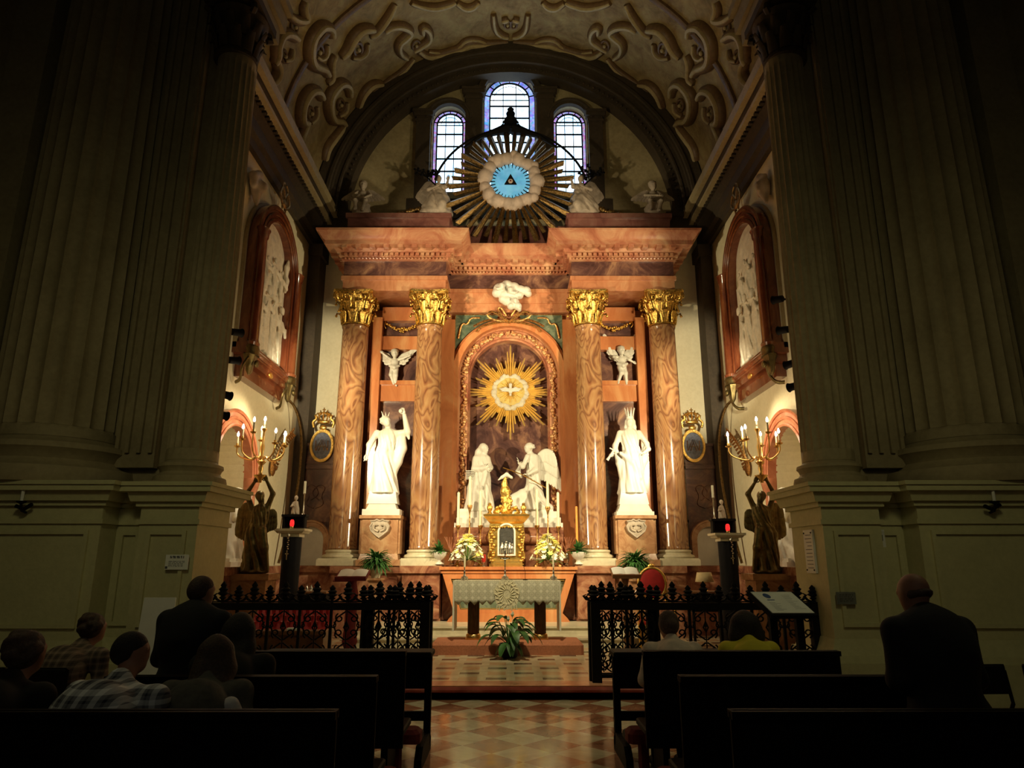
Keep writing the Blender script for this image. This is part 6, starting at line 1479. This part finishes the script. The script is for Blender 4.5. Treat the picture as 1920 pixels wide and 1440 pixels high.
# oval medallions with a gilded crown crest
def medallion(px, s):
    nm = 'left' if s < 0 else 'right'; Y = 16.1; c = at(px, 836, Y); r = empty('oval_medallion', c, 'oval dark blue medallion in a gilded frame left of the altarpiece' if s < 0 else 'oval dark blue medallion in a gilded frame right of the altarpiece', 'medallion')
    A, B = .235, .33; b = MB(); ps = [(math.cos(t), math.sin(t)) for t in np.linspace(0, 2*PI, 33)[:-1]]
    for f, t in ((1.0,.018),(1.08,.028),(1.15,.014)): b.tube([(x*A*f, -.02, z*B*f) for x, z in ps], t, 6, closed=True)
    for i in range(24): a = 2*PI*i/24; b.sph((A*1.08*math.cos(a), -.04, B*1.08*math.sin(a)), .012, 6, 4)
    b.build('frame', M['soft_gold'], r, smooth=60)
    b = MB(); b.prism([(x*A, z*B) for x, z in ps], 'y', -.02, .02); plain('medallion_blue', (.17,.19,.26), .35, 0, .6, 14); o_ = b.build('panel', M['medallion_blue'], r)
    b = MB()
    for q in (-1,1): b.tube([(q*.13,-.03,-.12),(q*.02,-.03,.15),(q*-.07,-.03,-.12)], .012, 5); b.tube([(q*.14,-.03,.12),(q*.14,-.03,-.12)], .010, 5)
    b.tube([(-.1,-.03,-.02),(.1,-.03,-.02)], .010, 5); b.build('monogram', M['silver'], o_)
    b = MB(); z = B*1.3
    b.tube(smooth_path([(-.22,-.02,z+.0),(-.26,-.02,z+.14),(-.16,-.02,z+.2),(-.2,-.02,z+.3)]), .03, 6); b.tube(smooth_path([(.22,-.02,z+.0),(.26,-.02,z+.14),(.16,-.02,z+.2),(.2,-.02,z+.3)]), .03, 6)
    b.lathe([(.12,0),(.15,.02),(.15,.05),(.12,.07)], (0,0,z+.1), 16, sy=.4)
    for i in range(5): x_ = -.16+.08*i; b.tube(smooth_path([(x_*.8,-.02,z+.16),(x_*1.35,-.04,z+.26),(x_*.9,-.04,z+.34),(0,-.02,z+.36)]), .016, 5)
    b.sph((0,-.02,z-.0), (.09,.03,.06), 8, 6)
    for i in range(7): a = PI*(i+.5)/7; b.tube([(.13*math.cos(a),-.02,z+.22+.1*math.sin(a)),(.2*math.cos(a),-.02,z+.24+.2*math.sin(a))], [.025,.01], 5)
    b.tube([(0,-.02,z+.36),(0,-.02,z+.48)], .012, 5); b.tube([(-.04,-.02,z+.43),(.04,-.02,z+.43)], .012, 5); b.build('crown_crest', M['soft_gold'], r, smooth=60)
medallion(604, -1); medallion(1300, 1)
# gilded palm sprays on the side walls, spotlights on the walls, wires
for s, Y, Z in ((-1, 14.6, 3.55), (1, 14.6, 3.55)):
    r = empty('palm_spray', (s*(XW-.06), Y, Z), 'gilded palm spray on the %s wall beside the niche arch' % ('left' if s < 0 else 'right'), 'ornament'); b = MB(); q = random.Random(4)
    P = [Vector((0,0,0)), Vector((-s*.05,.1,.35)), Vector((-s*.1,.35,.65)), Vector((-s*.15,.6,.85))]; P = smooth_path(P); b.tube(P, .02, 6)
    for p in P[1:]:
        for k in (-1,1): b.tube([p, p+Vector((-s*.03, .06+k*.05, .02+k*-.06)), p+Vector((-s*.03, .14+k*.06, .06-k*.08))], [.02,.035,.006], 5, flat=.4, up=(1,0,0))
    b.sph((0,0,0), (.04,.14,.18), 10, 8); b.build('spray', M['rose_gold'], r, smooth=60)
sl = {-1: [(5.45,11.75),(4.95,11.75),(4.3,11.55),(3.95,11.5)], 1: [(6.1,11.85),(5.5,11.75),(4.85,11.6),(4.45,11.55)]}
ords = ['topmost', 'second from the top', 'third from the top', 'lowest']
for s in (-1, 1):
    for i, (Z, Y) in enumerate(sl[s]):
        x = s*(XW-.36); Y -= .42; r = empty('wall_spotlight', (x, Y, Z), 'dark spotlight on the %s wall, %s of the four there' % ('left' if s < 0 else 'right', ords[i]), 'spotlight', 'spotlights on the side walls')
        T = Matrix.Translation((0,0,0))@(Vector((-s*.55, .8, .0+(.15 if i < 2 else -.05))).to_track_quat('Z','Y').to_matrix().to_4x4())
        b = MB(); b.M = T; b.lathe([(.03,-.11),(.06,-.09),(.065,.07),(.08,.10)], (0,0,0), 16, cap=True); b.build('housing', M['iron'], r, smooth=40)
        b = MB(); b.tube([(0,0,0),(s*.2,-.02,0),(s*.34,-.02,0)], .018, 6); b.build('bracket', M['iron'], r)
# sanctuary hanging-lamp bracket arcs
for s in (-1, 1):
    b = MB(); P = [(s*4.95,15.3,1.6),(s*4.75,15.6,3.0),(s*4.72,15.6,4.3),(s*4.85,15.4,5.0),(s*5.03,15.2,5.2)]
    b.tube(smooth_path(P), .03, 6); o = b.build('curved_wall_rib', M['dull_gold'], org=(s*4.95,15.3,1.6), smooth=60); tag(o, 'thin curved bronze rib running up the %s wall to the console' % ('left' if s < 0 else 'right'), 'bracket')
# ================================================================== NOTICES, RAILING, PEWS, PEOPLE
def plate(name, px0, py0, px1, py1, Y, mat, label, cat, th=.015):
    a, c = at(px0, py0, Y), at(px1, py1, Y); w, h = abs(c.x-a.x)/2, abs(a.z-c.z)/2
    r = empty(name, ((a.x+c.x)/2, Y, (a.z+c.z)/2-h), label, cat); b = MB(); b.bbox(-w, w, -th, 0, 0, 2*h, .004); b.build('sheet', M[mat], r); return r, w, h
def lines(b, x0, x1, z0, z1, n, y, t, q):
    for i in range(n):
        z = z1-(z1-z0)*(i+.5)/n; x = x0
        while x < x1-.01:
            w = q.uniform(.012,.045); w = min(w, x1-x); b.box(x, x+w, y-.001, y, z-t/2, z+t/2); x += w+.012
r, w, h = plate('paper_notice', 313, 1040, 353, 1068, 8.96, 'paper', 'small white paper notice on the left pier pedestal', 'notice')
b = MB(); lines(b, -w*.6, w*.6, h*1.5, h*1.85, 2, -.016, .012, random.Random(1)); lines(b, -w*.7, w*.7, h*.35, h*1.2, 5, -.016, .005, random.Random(2)); b.box(-w*.95,-w*.75,-.017,-.015,.01,.04); b.build('printed_text', M['ink'], r)
r, w, h = plate('wall_plaque', 1567, 1110, 1606, 1133, 8.96, 'grey_plaque', 'small grey plaque low on the right pier pedestal', 'plaque', .02)
b = MB(); lines(b, -w*.7, w*.7, h*.4, h*1.7, 4, -.021, .006, random.Random(3)); b.build('engraved_text', M['silver'], r)
r, w, h = plate('framed_sign', 1643, 993, 1662, 1026, 9.2, 'board_white', 'small framed sign on the set-back strip of the right pier', 'sign')
b = MB(); b.box(-w*.35,w*.35,-.018,-.015,h*.7,h*1.4); b.build('emblem', M['ink'], r)
# plaque on the side face of the right pedestal
r = empty('stone_tablet', (3.97, 9.42, Zat(1075, 9.3)), 'tall pale stone tablet with four bolts on the side of the right pedestal', 'plaque'); b = MB(); hh = Zat(993, 9.3)-Zat(1075, 9.3); b.box(-.02,.01,-.14,.14,0,hh); b.build('slab', M['board_white'], r)
b = MB()
for y in (-.11,.11):
    for z in (.04,hh-.04): b.sph((-.022,y,z), .012, 6, 4)
b.build('bolts', M['iron'], r); b = MB(); q = random.Random(5)
for i in range(10): z = hh*.12+hh*.76*i/9; b.box(-.022,-.020,-.10,.10*q.uniform(.3,1),z-.004,z+.004)
b.build('engraved_text', M['ink'], r)
# bracket candles on the big pedestals
for px, s in ((42, -1), (1866, 1)):
    p = at(px, 945, 8.7); r = empty('bracket_candle', (p.x, 8.74, p.z), 'bracket with an unlit candle and small cross roundel on the %s pier pedestal' % ('left' if s < 0 else 'right'), 'candle bracket')
    b = MB(); b.tube([(0,.07,-.1),(0,-.02,-.08),(0,-.05,0)], .015, 6); b.lathe([(.02,0),(.055,.02),(.06,.035)], (0,-.05,0), 12); b.tube([(-.1,-.0,-.02),(0,.02,-.06),(.1,0,.0)], .025, 6); b.build('bracket', M['iron'], r, smooth=50)
    b = MB(); b.lathe([(.02,.03),(.02,.26)], (0,-.05,0), 10); b.build('candle', M['board_white'], r, smooth=50)
    b = MB(); P = [(s*-.14+.09*math.cos(t), .05, .2+.09*math.sin(t)) for t in np.linspace(0,2*PI,17)[:-1]]; b.tube(P, .01, 5, closed=True); b.box(s*-.14-.01,s*-.14+.01,.04,.06,.12,.28); b.box(s*-.14-.08,s*-.14+.08,.04,.06,.19,.21); b.build('cross_roundel', M['bronze'], r)
# white board leaning on the left pedestal
p0, p1 = at(276, 1120, 8.55), at(336, 1120, 8.55); w = (p1.x-p0.x)/2
r = empty('leaning_board', ((p0.x+p1.x)/2-.03, 8.42, 0), 'blank white display board leaning on the left pedestal behind the standing man', 'board')
b = MB(); b.M = Matrix.Rotation(-.12, 4, 'X'); b.bbox(-w,w,-.02,.0,.02,p0.z*1.005,.004); b.build('panel', M['board_white'], r); b = MB(); b.M = Matrix.Rotation(-.12, 4, 'X'); b.box(-w,w,-.0,.04,.0,.04); b.box(-w+.02,-w+.05,0,.03,0,p0.z-.1); b.box(w-.05,w-.02,0,.03,0,p0.z-.1); b.build('backing', M['iron'], r)
# information desk board at right
p = at(1470, 1132, 7.0); r = empty('information_stand', (p.x-.02, 7.0, 0), 'dark metal stand with a slanted white information board at right', 'sign stand'); zc = p.z
T = Matrix.Translation((0,0,zc))@Matrix.Rotation(.62, 4, 'X')
b = MB(); b.M = T@Matrix(((1,-.35,0,0),(0,1,0,0),(0,0,1,0),(0,0,0,1)));
b.bbox(-.20,.20,-.155,.155,.012,.02,.002); b.build('board', M['paper'], r)
b = MB(); b.M = T@Matrix(((1,-.35,0,0),(0,1,0,0),(0,0,1,0),(0,0,0,1))); b.bbox(-.225,.225,-.18,.17,-.03,.012,.004); b.M = None
for x in (-.10,.15): b.box(x-.035,x+.035,-.03,.03,.03,zc-.04)
b.box(-.25,.3,-.2,.2,0,.03); b.build('metal_frame', M['iron'], r)
b = MB(); b.M = T@Matrix(((1,-.35,0,0),(0,1,0,0),(0,0,1,0),(0,0,0,1)))
P = [(-.085+.033*math.cos(t), .09+.036*math.sin(t)) for t in np.linspace(0, 2*PI, 20)[:-1]]; b.prism(P, 'z', .020, .0215); b.box(-.12,-.05,.025,.035,.020,.0215); b.build('logo', M['ink_blue'], r)
b = MB(); b.M = T@Matrix(((1,-.35,0,0),(0,1,0,0),(0,0,1,0),(0,0,0,1))); q = random.Random(8)
for i in range(8):
    y = -.01-.016*i; b.box(-.13,-.13+q.uniform(.05,.10),y,y+.003,.020,.0212)
for i in range(12): y = .10-.018*i; b.box(.06,.06+q.uniform(.04,.11),y,y+.002,.020,.0212)
plain('faint_ink', (.36,.37,.37), .8); b.build('printed_text', M['faint_ink'], r)

# ---- iron railing
def scroll(b, cx, cz, r, a0, a1, y, t, q=1):
    n = 14; P = []
    for i in range(n+1): u = i/n; a = a0+(a1-a0)*u; rr = r*(1-.78*u); P.append((cx+q*rr*math.cos(a), y, cz+rr*math.sin(a)))
    b.tube(P, t, 4)
def panel(w, h, y=0, t=.013):
    b = MB(); c = w/2
    for z0 in (0, h/2):
        for q in (-1, 1):
            P = []
            n = 10
            b.tube([(c+q*.012,y,z0+.02),(c+q*w*.30,y,z0+h*.12),(c+q*w*.40,y,z0+h*.25),(c+q*w*.30,y,z0+h*.38),(c+q*.012,y,z0+h*.48)], t, 4)
            scroll(b, c+q*w*.22, z0+h*.13, .062, -1.2, 4.6, y, t*.9, q); scroll(b, c+q*w*.22, z0+h*.37, .062, 1.2, -4.6, y, t*.9, q)
            scroll(b, c+q*w*.42, z0+h*.25, .045, PI-1.5, PI+3.5, y, t*.8, q)
        b.tube([(c,y,z0+h*.14),(c-.03,y,z0+h*.22),(c,y,z0+h*.33),(c+.03,y,z0+h*.22)], t, 4, closed=True); b.sph((c,y,z0+h*.25), .022, 6, 4)
    b.tube([(c,y,0),(c,y,h)], t*.7, 4)
    return b
def finial(h=.24):
    b = MB(); b.lathe([(.012,0),(.014,.03),(.034,.05),(.016,.07),(.05,.10),(.028,.125),(.042,.15),(.020,.175),(.028,.195),(.004,h)], (0,0,0), 10, fl=lambda a, z: 1+.25*math.sin(5*a) if z > .06 else 1)
    for q in (-1,1): b.tube([(0,0,.0),(q*.05,0,.03),(q*.075,0,.08),(q*.05,0,.10)], [.012,.014,.012,.006], 5)
    return b
def railing(x0, x1, label, dens=.42, Y=9.45, name='iron_railing', postw=.035, end=True, Z=.15, ends=(1,1)):
    r = empty(name, (x0, Y, Z), label, 'railing' if name == 'iron_railing' else 'gate'); L = x1-x0; H = .93
    b = MB(); b.box(0,L,-.03,.03,H-.05,H+.04); b.box(0,L,-.02,.02,H+.045,H+.06); b.build('top_rail', M['iron'], r)
    b = MB(); b.box(0,L,-.02,.02,.06,.10); b.build('bottom_rail', M['iron'], r)
    n = max(1, round(L/dens)); w = L/n; pn = panel(w, H-.16).build('scrollwork', M['iron'], r); pn.location = (0,0,.11)
    for i in range(1, n): k = pn.copy(); COL.objects.link(k); k.location = (w*i,0,.11)
    fo = finial().build('finial', M['iron'], r, smooth=50); first = True; m = n*2
    for i in range(m+1):
        k = fo if first else fo.copy()
        if not first: COL.objects.link(k)
        first = False; k.location = (L*i/m,0,H+.05); k.scale = (1.5,1.5,1.08 if i % 2 else .88)
    for i in range(n+1):
        pw = postw*(1.7 if i in (0, n) else .5); b = MB(); b.box(w*i-pw,w*i+pw,-pw,pw,0,H+.05); b.build('post', M['iron'], r)
    return r
railing(-3.95, -1.10, 'black wrought-iron railing in front of the sanctuary, left of the aisle'); railing(1.10, 3.95, 'black wrought-iron railing in front of the sanctuary, right of the aisle')
railing(-1.85, -1.08, 'folded-back iron gate leaf against the left railing', .26, 9.58, 'iron_gate'); railing(1.08, 1.85, 'folded-back iron gate leaf against the right railing', .26, 9.58, 'iron_gate')
# ---- pews
def pew(x0, x1, Y, label, top=1.0):
    r = empty('pew', (x0, Y, 0), label, 'pew', 'pews'); L = x1-x0
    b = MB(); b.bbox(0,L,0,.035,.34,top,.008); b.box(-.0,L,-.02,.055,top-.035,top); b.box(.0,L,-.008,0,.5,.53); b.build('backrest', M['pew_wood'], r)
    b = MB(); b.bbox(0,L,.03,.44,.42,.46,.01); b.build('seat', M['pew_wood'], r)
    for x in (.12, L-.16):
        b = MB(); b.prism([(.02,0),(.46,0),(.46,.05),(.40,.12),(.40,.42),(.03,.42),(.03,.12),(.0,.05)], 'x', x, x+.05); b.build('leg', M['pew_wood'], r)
    return r
PY = [3.36, 4.33, 5.48]; ordn = ['third (nearest)', 'second', 'front']
for i, Y in enumerate(PY):
    pew(-2.35, -.775, Y, 'dark wooden pew left of the aisle, %s row' % ordn[i]); pew(.985, 2.45, Y, 'dark wooden pew right of the aisle, %s row' % ordn[i])
def kneeler_desk(x0, x1, label):
    r = empty('kneeling_desk', (x0, 6.45, 0), label, 'prie-dieu'); L = x1-x0
    b = MB(); b.bbox(-.02,L+.02,.12,.42,.82,.86,.01); b.box(0,L,.36,.40,.52,.82); b.box(0,L,.36,.39,.25,.33); b.build('book_shelf', M['pew_wood'], r)
    for x in (.0, L-.06): 
        b = MB(); b.box(x,x+.06,.34,.41,.05,.82); b.prism([(-.25,.0),(.45,.0),(.45,.10),(.36,.16),(-.15,.16),(-.25,.08)], 'x', x, x+.06); b.build('leg', M['pew_wood'], r)
    b = MB(); b.bbox(.02,L-.02,-.2,.06,.20,.26,.02); b.build('knee_board', M['pew_wood'], r)
kneeler_desk(-2.2, -.72, 'dark front kneeling desk left of the aisle'); kneeler_desk(.94, 2.4, 'dark front kneeling desk right of the aisle')
for Y, k in ((6.02, 'front'), (4.86, 'second'), (3.95, 'third')):
    for x0, x1, nm in ((-2.2,-.72,'left'), (.94,2.35,'right')):
        b = MB(); b.bbox(0,x1-x0,0,.22,.24,.34,.03); b.box(.1,.16,.02,.18,0,.24); b.box(x1-x0-.22,x1-x0-.16,.02,.18,0,.24); o = b.build('kneeler', M['dark_red'], loc=(x0, Y, 0)); tag(o, 'red padded kneeler before the %s pew %s of the aisle' % (k, nm), 'kneeler')
# ---- folding chairs
def chair(x, Y, rz, label):
    r = empty('folding_chair', (x, Y, 0), label, 'chair', None, rz)   # faces +Y
    b = MB(); P = [(-.2,-.20,.88),(-.19,-.24,.70),(-.19,-.24,.66)]; v = []
    b.M = Matrix.Rotation(-.12, 4, 'X'); b.bbox(-.21,.21,-.235,-.215,.70,.90,.015); b.build('backrest', M['iron'], r)
    b = MB(); b.bbox(-.2,.2,-.16,.22,.43,.46,.01); b.build('seat', M['iron'], r)
    for q in (-1,1):
        b = MB(); b.tube([(q*.20,-.125,.88),(q*.21,-.15,.66),(q*.21,.24,0)], .014, 6); b.build('leg', M['iron'], r); b = MB(); b.tube([(q*.19,.18,.43),(q*.19,-.24,0)], .014, 6); b.build('leg', M['iron'], r)
chair(-3.78, 5.35, .1, 'black folding chair left of the one with the woman in brown plaid'); chair(-3.30, 5.35, -.05, 'black folding chair under the woman in brown plaid at left')
chair(-2.64, 3.58, .0, 'black folding chair under the curly-haired person at the far left')
chair(3.38, 5.5, .05, 'black folding chair behind the bald man at right'); chair(3.95, 5.5, -.08, 'black folding chair at the far right by the pier')

# ---- people
def person(label, loc, rz, pose, top, hair, hairkind, scale=1.0, lean=.12, hyaw=0, hpitch=0, leg='trousers', wide=1.0, slump=0, hl=(0,0), topname='jacket', hs=1.0):
    """faces +Y (towards the altar) at rz=0; pose 'sit' or 'stand'"""
    r = empty('person', loc, label, 'person', None, rz+PI); k = scale
    if pose == 'sit':
        pel = Vector((0,.05,.54)); hipz = .54; chest = Vector((0,-.02-lean*.8,.86)); nb = Vector((slump,-.05-lean*1.6,1.02)); 
        knees = [(-.10,-.44,.56),(.10,-.44,.56)]; ank = [(-.11,-.40,.10),(.11,-.40,.10)]; wr = [(-.10,-.38,.62),(.10,-.40,.63)]; el = [(-.235,-.12-lean,.74),(.235,-.12-lean,.74)]
        hips = [(-.10,.0,.54),(.10,.0,.54)]
    else:
        pel = Vector((0,0,.92)); chest = Vector((0,-.02-lean*.5,1.18)); nb = Vector((slump,-.02-lean,1.36))
        knees = [(-.10,-.02,.48),(.10,-.02,.48)]; ank = [(-.11,.02,.09),(.11,.02,.09)]; wr = [(-.10,-.26,1.0),(.08,-.28,1.02)]; el = [(-.235,-.05,1.05),(.235,-.05,1.05)]; hips = [(-.09,0,.88),(.09,0,.88)]
    W = .185*wide; sh = [tuple(nb+Vector((q*W,.0,-.05))) for q in (-1,1)]
    hc = nb+Vector((hl[0], -.06-lean*.35+hl[1], .155))
    s = Sc(.014)
    s.chain([tuple(pel), tuple(chest), tuple(nb-Vector((0,0,.05)))], [.125,.125,.085], .05); s.ell(tuple(pel), (.16,.12,.12), .05); s.cone(sh[0], sh[1], .05, .05, .06); s.cone(tuple(nb-Vector((0,0,.04))), tuple(hc-Vector((0,0,.06))), .052, .05, .03)
    for i in (0,1):
        s.chain([sh[i], el[i], wr[i]], [.045,.036,.024], .03); s.chain([hips[i], knees[i], ank[i]], [.075,.052,.036], .04); a = ank[i]; s.cone((a[0],a[1]+.03,.045), (a[0],a[1]-.16,.035), .038, .032, .03)
    P = head(s, tuple(hc), .215*hs, hyaw, hpitch)
    def ex(mb):
        for i in (0,1): d = Vector(wr[i])-Vector(el[i]); hand(mb, wr[i], d, 1 if i == 0 else -1, .17, .6, (0,0,1))
    s.build('body', M['skin'], r, extra=ex)
    s = Sc(.013); m = .022
    s.chain([tuple(pel+Vector((0,0,.02))), tuple(chest+Vector((0,.015,0))), tuple(nb-Vector((0,-.01,.055)))], [.135*wide+m,.135*wide+m,.085+m], .06); s.cone(sh[0], sh[1], .058+m*.3, .058+m*.3, .07)
    s.ell(tuple(chest+Vector((0,.03,.02))), (.17*wide,.13,.19), .06); s.cone(tuple(nb+Vector((0,.01,-.02))), tuple(nb+Vector((0,-.005,.03))), .066, .060, .02)
    if pose == 'stand': s.chain([tuple(pel+Vector((-.08,.02,-.08))), tuple(pel+Vector((.08,.02,-.08)))], [.155,.155], .06); s.ell(tuple(chest), (.215*wide,.14,.26), .08)
    for i in (0,1): s.chain([sh[i], el[i], tuple(Vector(el[i]).lerp(Vector(wr[i]), .88))], [.052+m*.5,.046+m*.5,.034+m*.3], .035)
    s.build(topname, M[top], r)
    s = Sc(.015)
    for i in (0,1): s.chain([hips[i], knees[i], tuple(Vector(knees[i]).lerp(Vector(ank[i]), .94))], [.098,.072,.056], .04)
    s.ell(tuple(pel-Vector((0,0,.02))), (.17,.13,.11), .04); s.build('trousers', M[leg], r)
    for i in (0,1):
        s = Sc(.012); a = ank[i]; s.cone((a[0],a[1]+.035,.05), (a[0],a[1]-.18,.04), .048, .040, .02); s.ell((a[0],a[1],.09), (.045,.05,.05), .02); s.build('shoe', M['jacket_black'], r)
    s = Sc(.010); H = .215*hs; ey = (hpitch, 0, hyaw)
    if hairkind == 'bald':
        s.ell(P(0,.19,-.12), (.335*H,.30*H,.13*H), .02, ey); 
        for q in (-1,1): s.ell(P(q*.285,.12,-.10), (.06*H,.16*H,.12*H), .02, ey)
    else:
        s.ell(P(0,.08,.11), (.385*H,.455*H,.42*H), .02, ey); s.ell(P(0,.20,-.08), (.36*H,.36*H,.34*H), .03, ey)
        if hairkind == 'curly':
            q_ = np.random.default_rng(3)
            for i in range(34): a, e = q_.uniform(0,PI), q_.uniform(-.4,1.4); s.ell(P(.40*math.cos(e)*math.cos(a),.12+.42*math.cos(e)*math.sin(a),.06+.42*math.sin(e)), (q_.uniform(.018,.03),)*3, .015)
        if hairkind == 'bun': s.ell(P(0,.52,.0), (.05,.05,.05), .02)
        if hairkind == 'long':
            for q in (-1,0,1): s.chain([P(q*.20,.18,.0), tuple(Vector(P(q*.30,.32,-.5))), tuple(nb+Vector((q*.07,.10,-.12))), tuple(nb+Vector((q*.10,.13,-.32)))], [.065,.062,.055,.028], .03)
        if hairkind == 'bob':
            for q in (-1,0,1): s.chain([P(q*.22,.20,.0), P(q*.40,.26,-.45)], [.08,.07], .04)
    s.build('hair', M[hair], r)
    r.scale = (k,k,k); return r
person('curly grey-haired person in black seated at the far left', (-2.62, 3.64, 0), -.05, 'sit', 'olive_dark', 'hair_grey', 'curly', 1.0, .12)
person('short-haired woman in a brown plaid top seated by the left pier', (-3.36, 5.42, 0), -.2, 'sit', 'plaid_brown', 'hair_brown', 'curly', .97, .14, topname='shirt')
person('man in a blue and white plaid shirt leaning right in the left pew', (-2.08, 3.60, 0), -.25, 'sit', 'plaid_blue', 'hair_dark', 'short', 1.0, .14, -.75, .15, wide=1.28, slump=.02, hl=(.06,-.03), topname='shirt', hs=.88)
person('standing man in a dark jacket in front of the left railing', (-2.18, 5.0, 0), -.1, 'stand', 'jacket_black', 'hair_brown', 'short', .955, .02, -.5, .15, wide=1.1, hs=.92)
person('long-haired woman in a grey shawl seated beside the plaid shirt man', (-1.66, 3.86, 0), .1, 'sit', 'shawl', 'hair_brown', 'long', .97, .16, .3, .1, wide=1.05, topname='shawl', hs=.9)
r = [o for o in S.objects if o.name.startswith('person') and o.get('label', '').startswith('long-haired woman')][0]
s = Sc(.014); s.chain([(-.19,-.12,.93),(-.25,-.16,.78),(-.24,-.2,.62)], [.05,.055,.06], .03); s.build('white_sleeve', M['white_cloth'], r)
person('dark-haired person in dark clothes in the second left pew', (-1.82, 4.68, 0), 0, 'sit', 'olive_dark', 'hair_dark', 'long', 1.02, .08, wide=1.1)
person('woman with a bun and cream top in the front right pew', (1.33, 5.84, 0), .05, 'sit', 'cream_top', 'hair_grey', 'bun', .97, .08, topname='blouse')
person('dark-haired person in a yellow top in the front right pew', (1.95, 5.85, 0), -.05, 'sit', 'yellow_top', 'hair_dark', 'bob', .97, .10, topname='shirt')
person('standing bald man in a black suit at right, head bowed', (2.33, 4.0, 0), .12, 'stand', 'jacket_black', 'hair_grey', 'bald', .975, .05, .15, .35, wide=1.12)
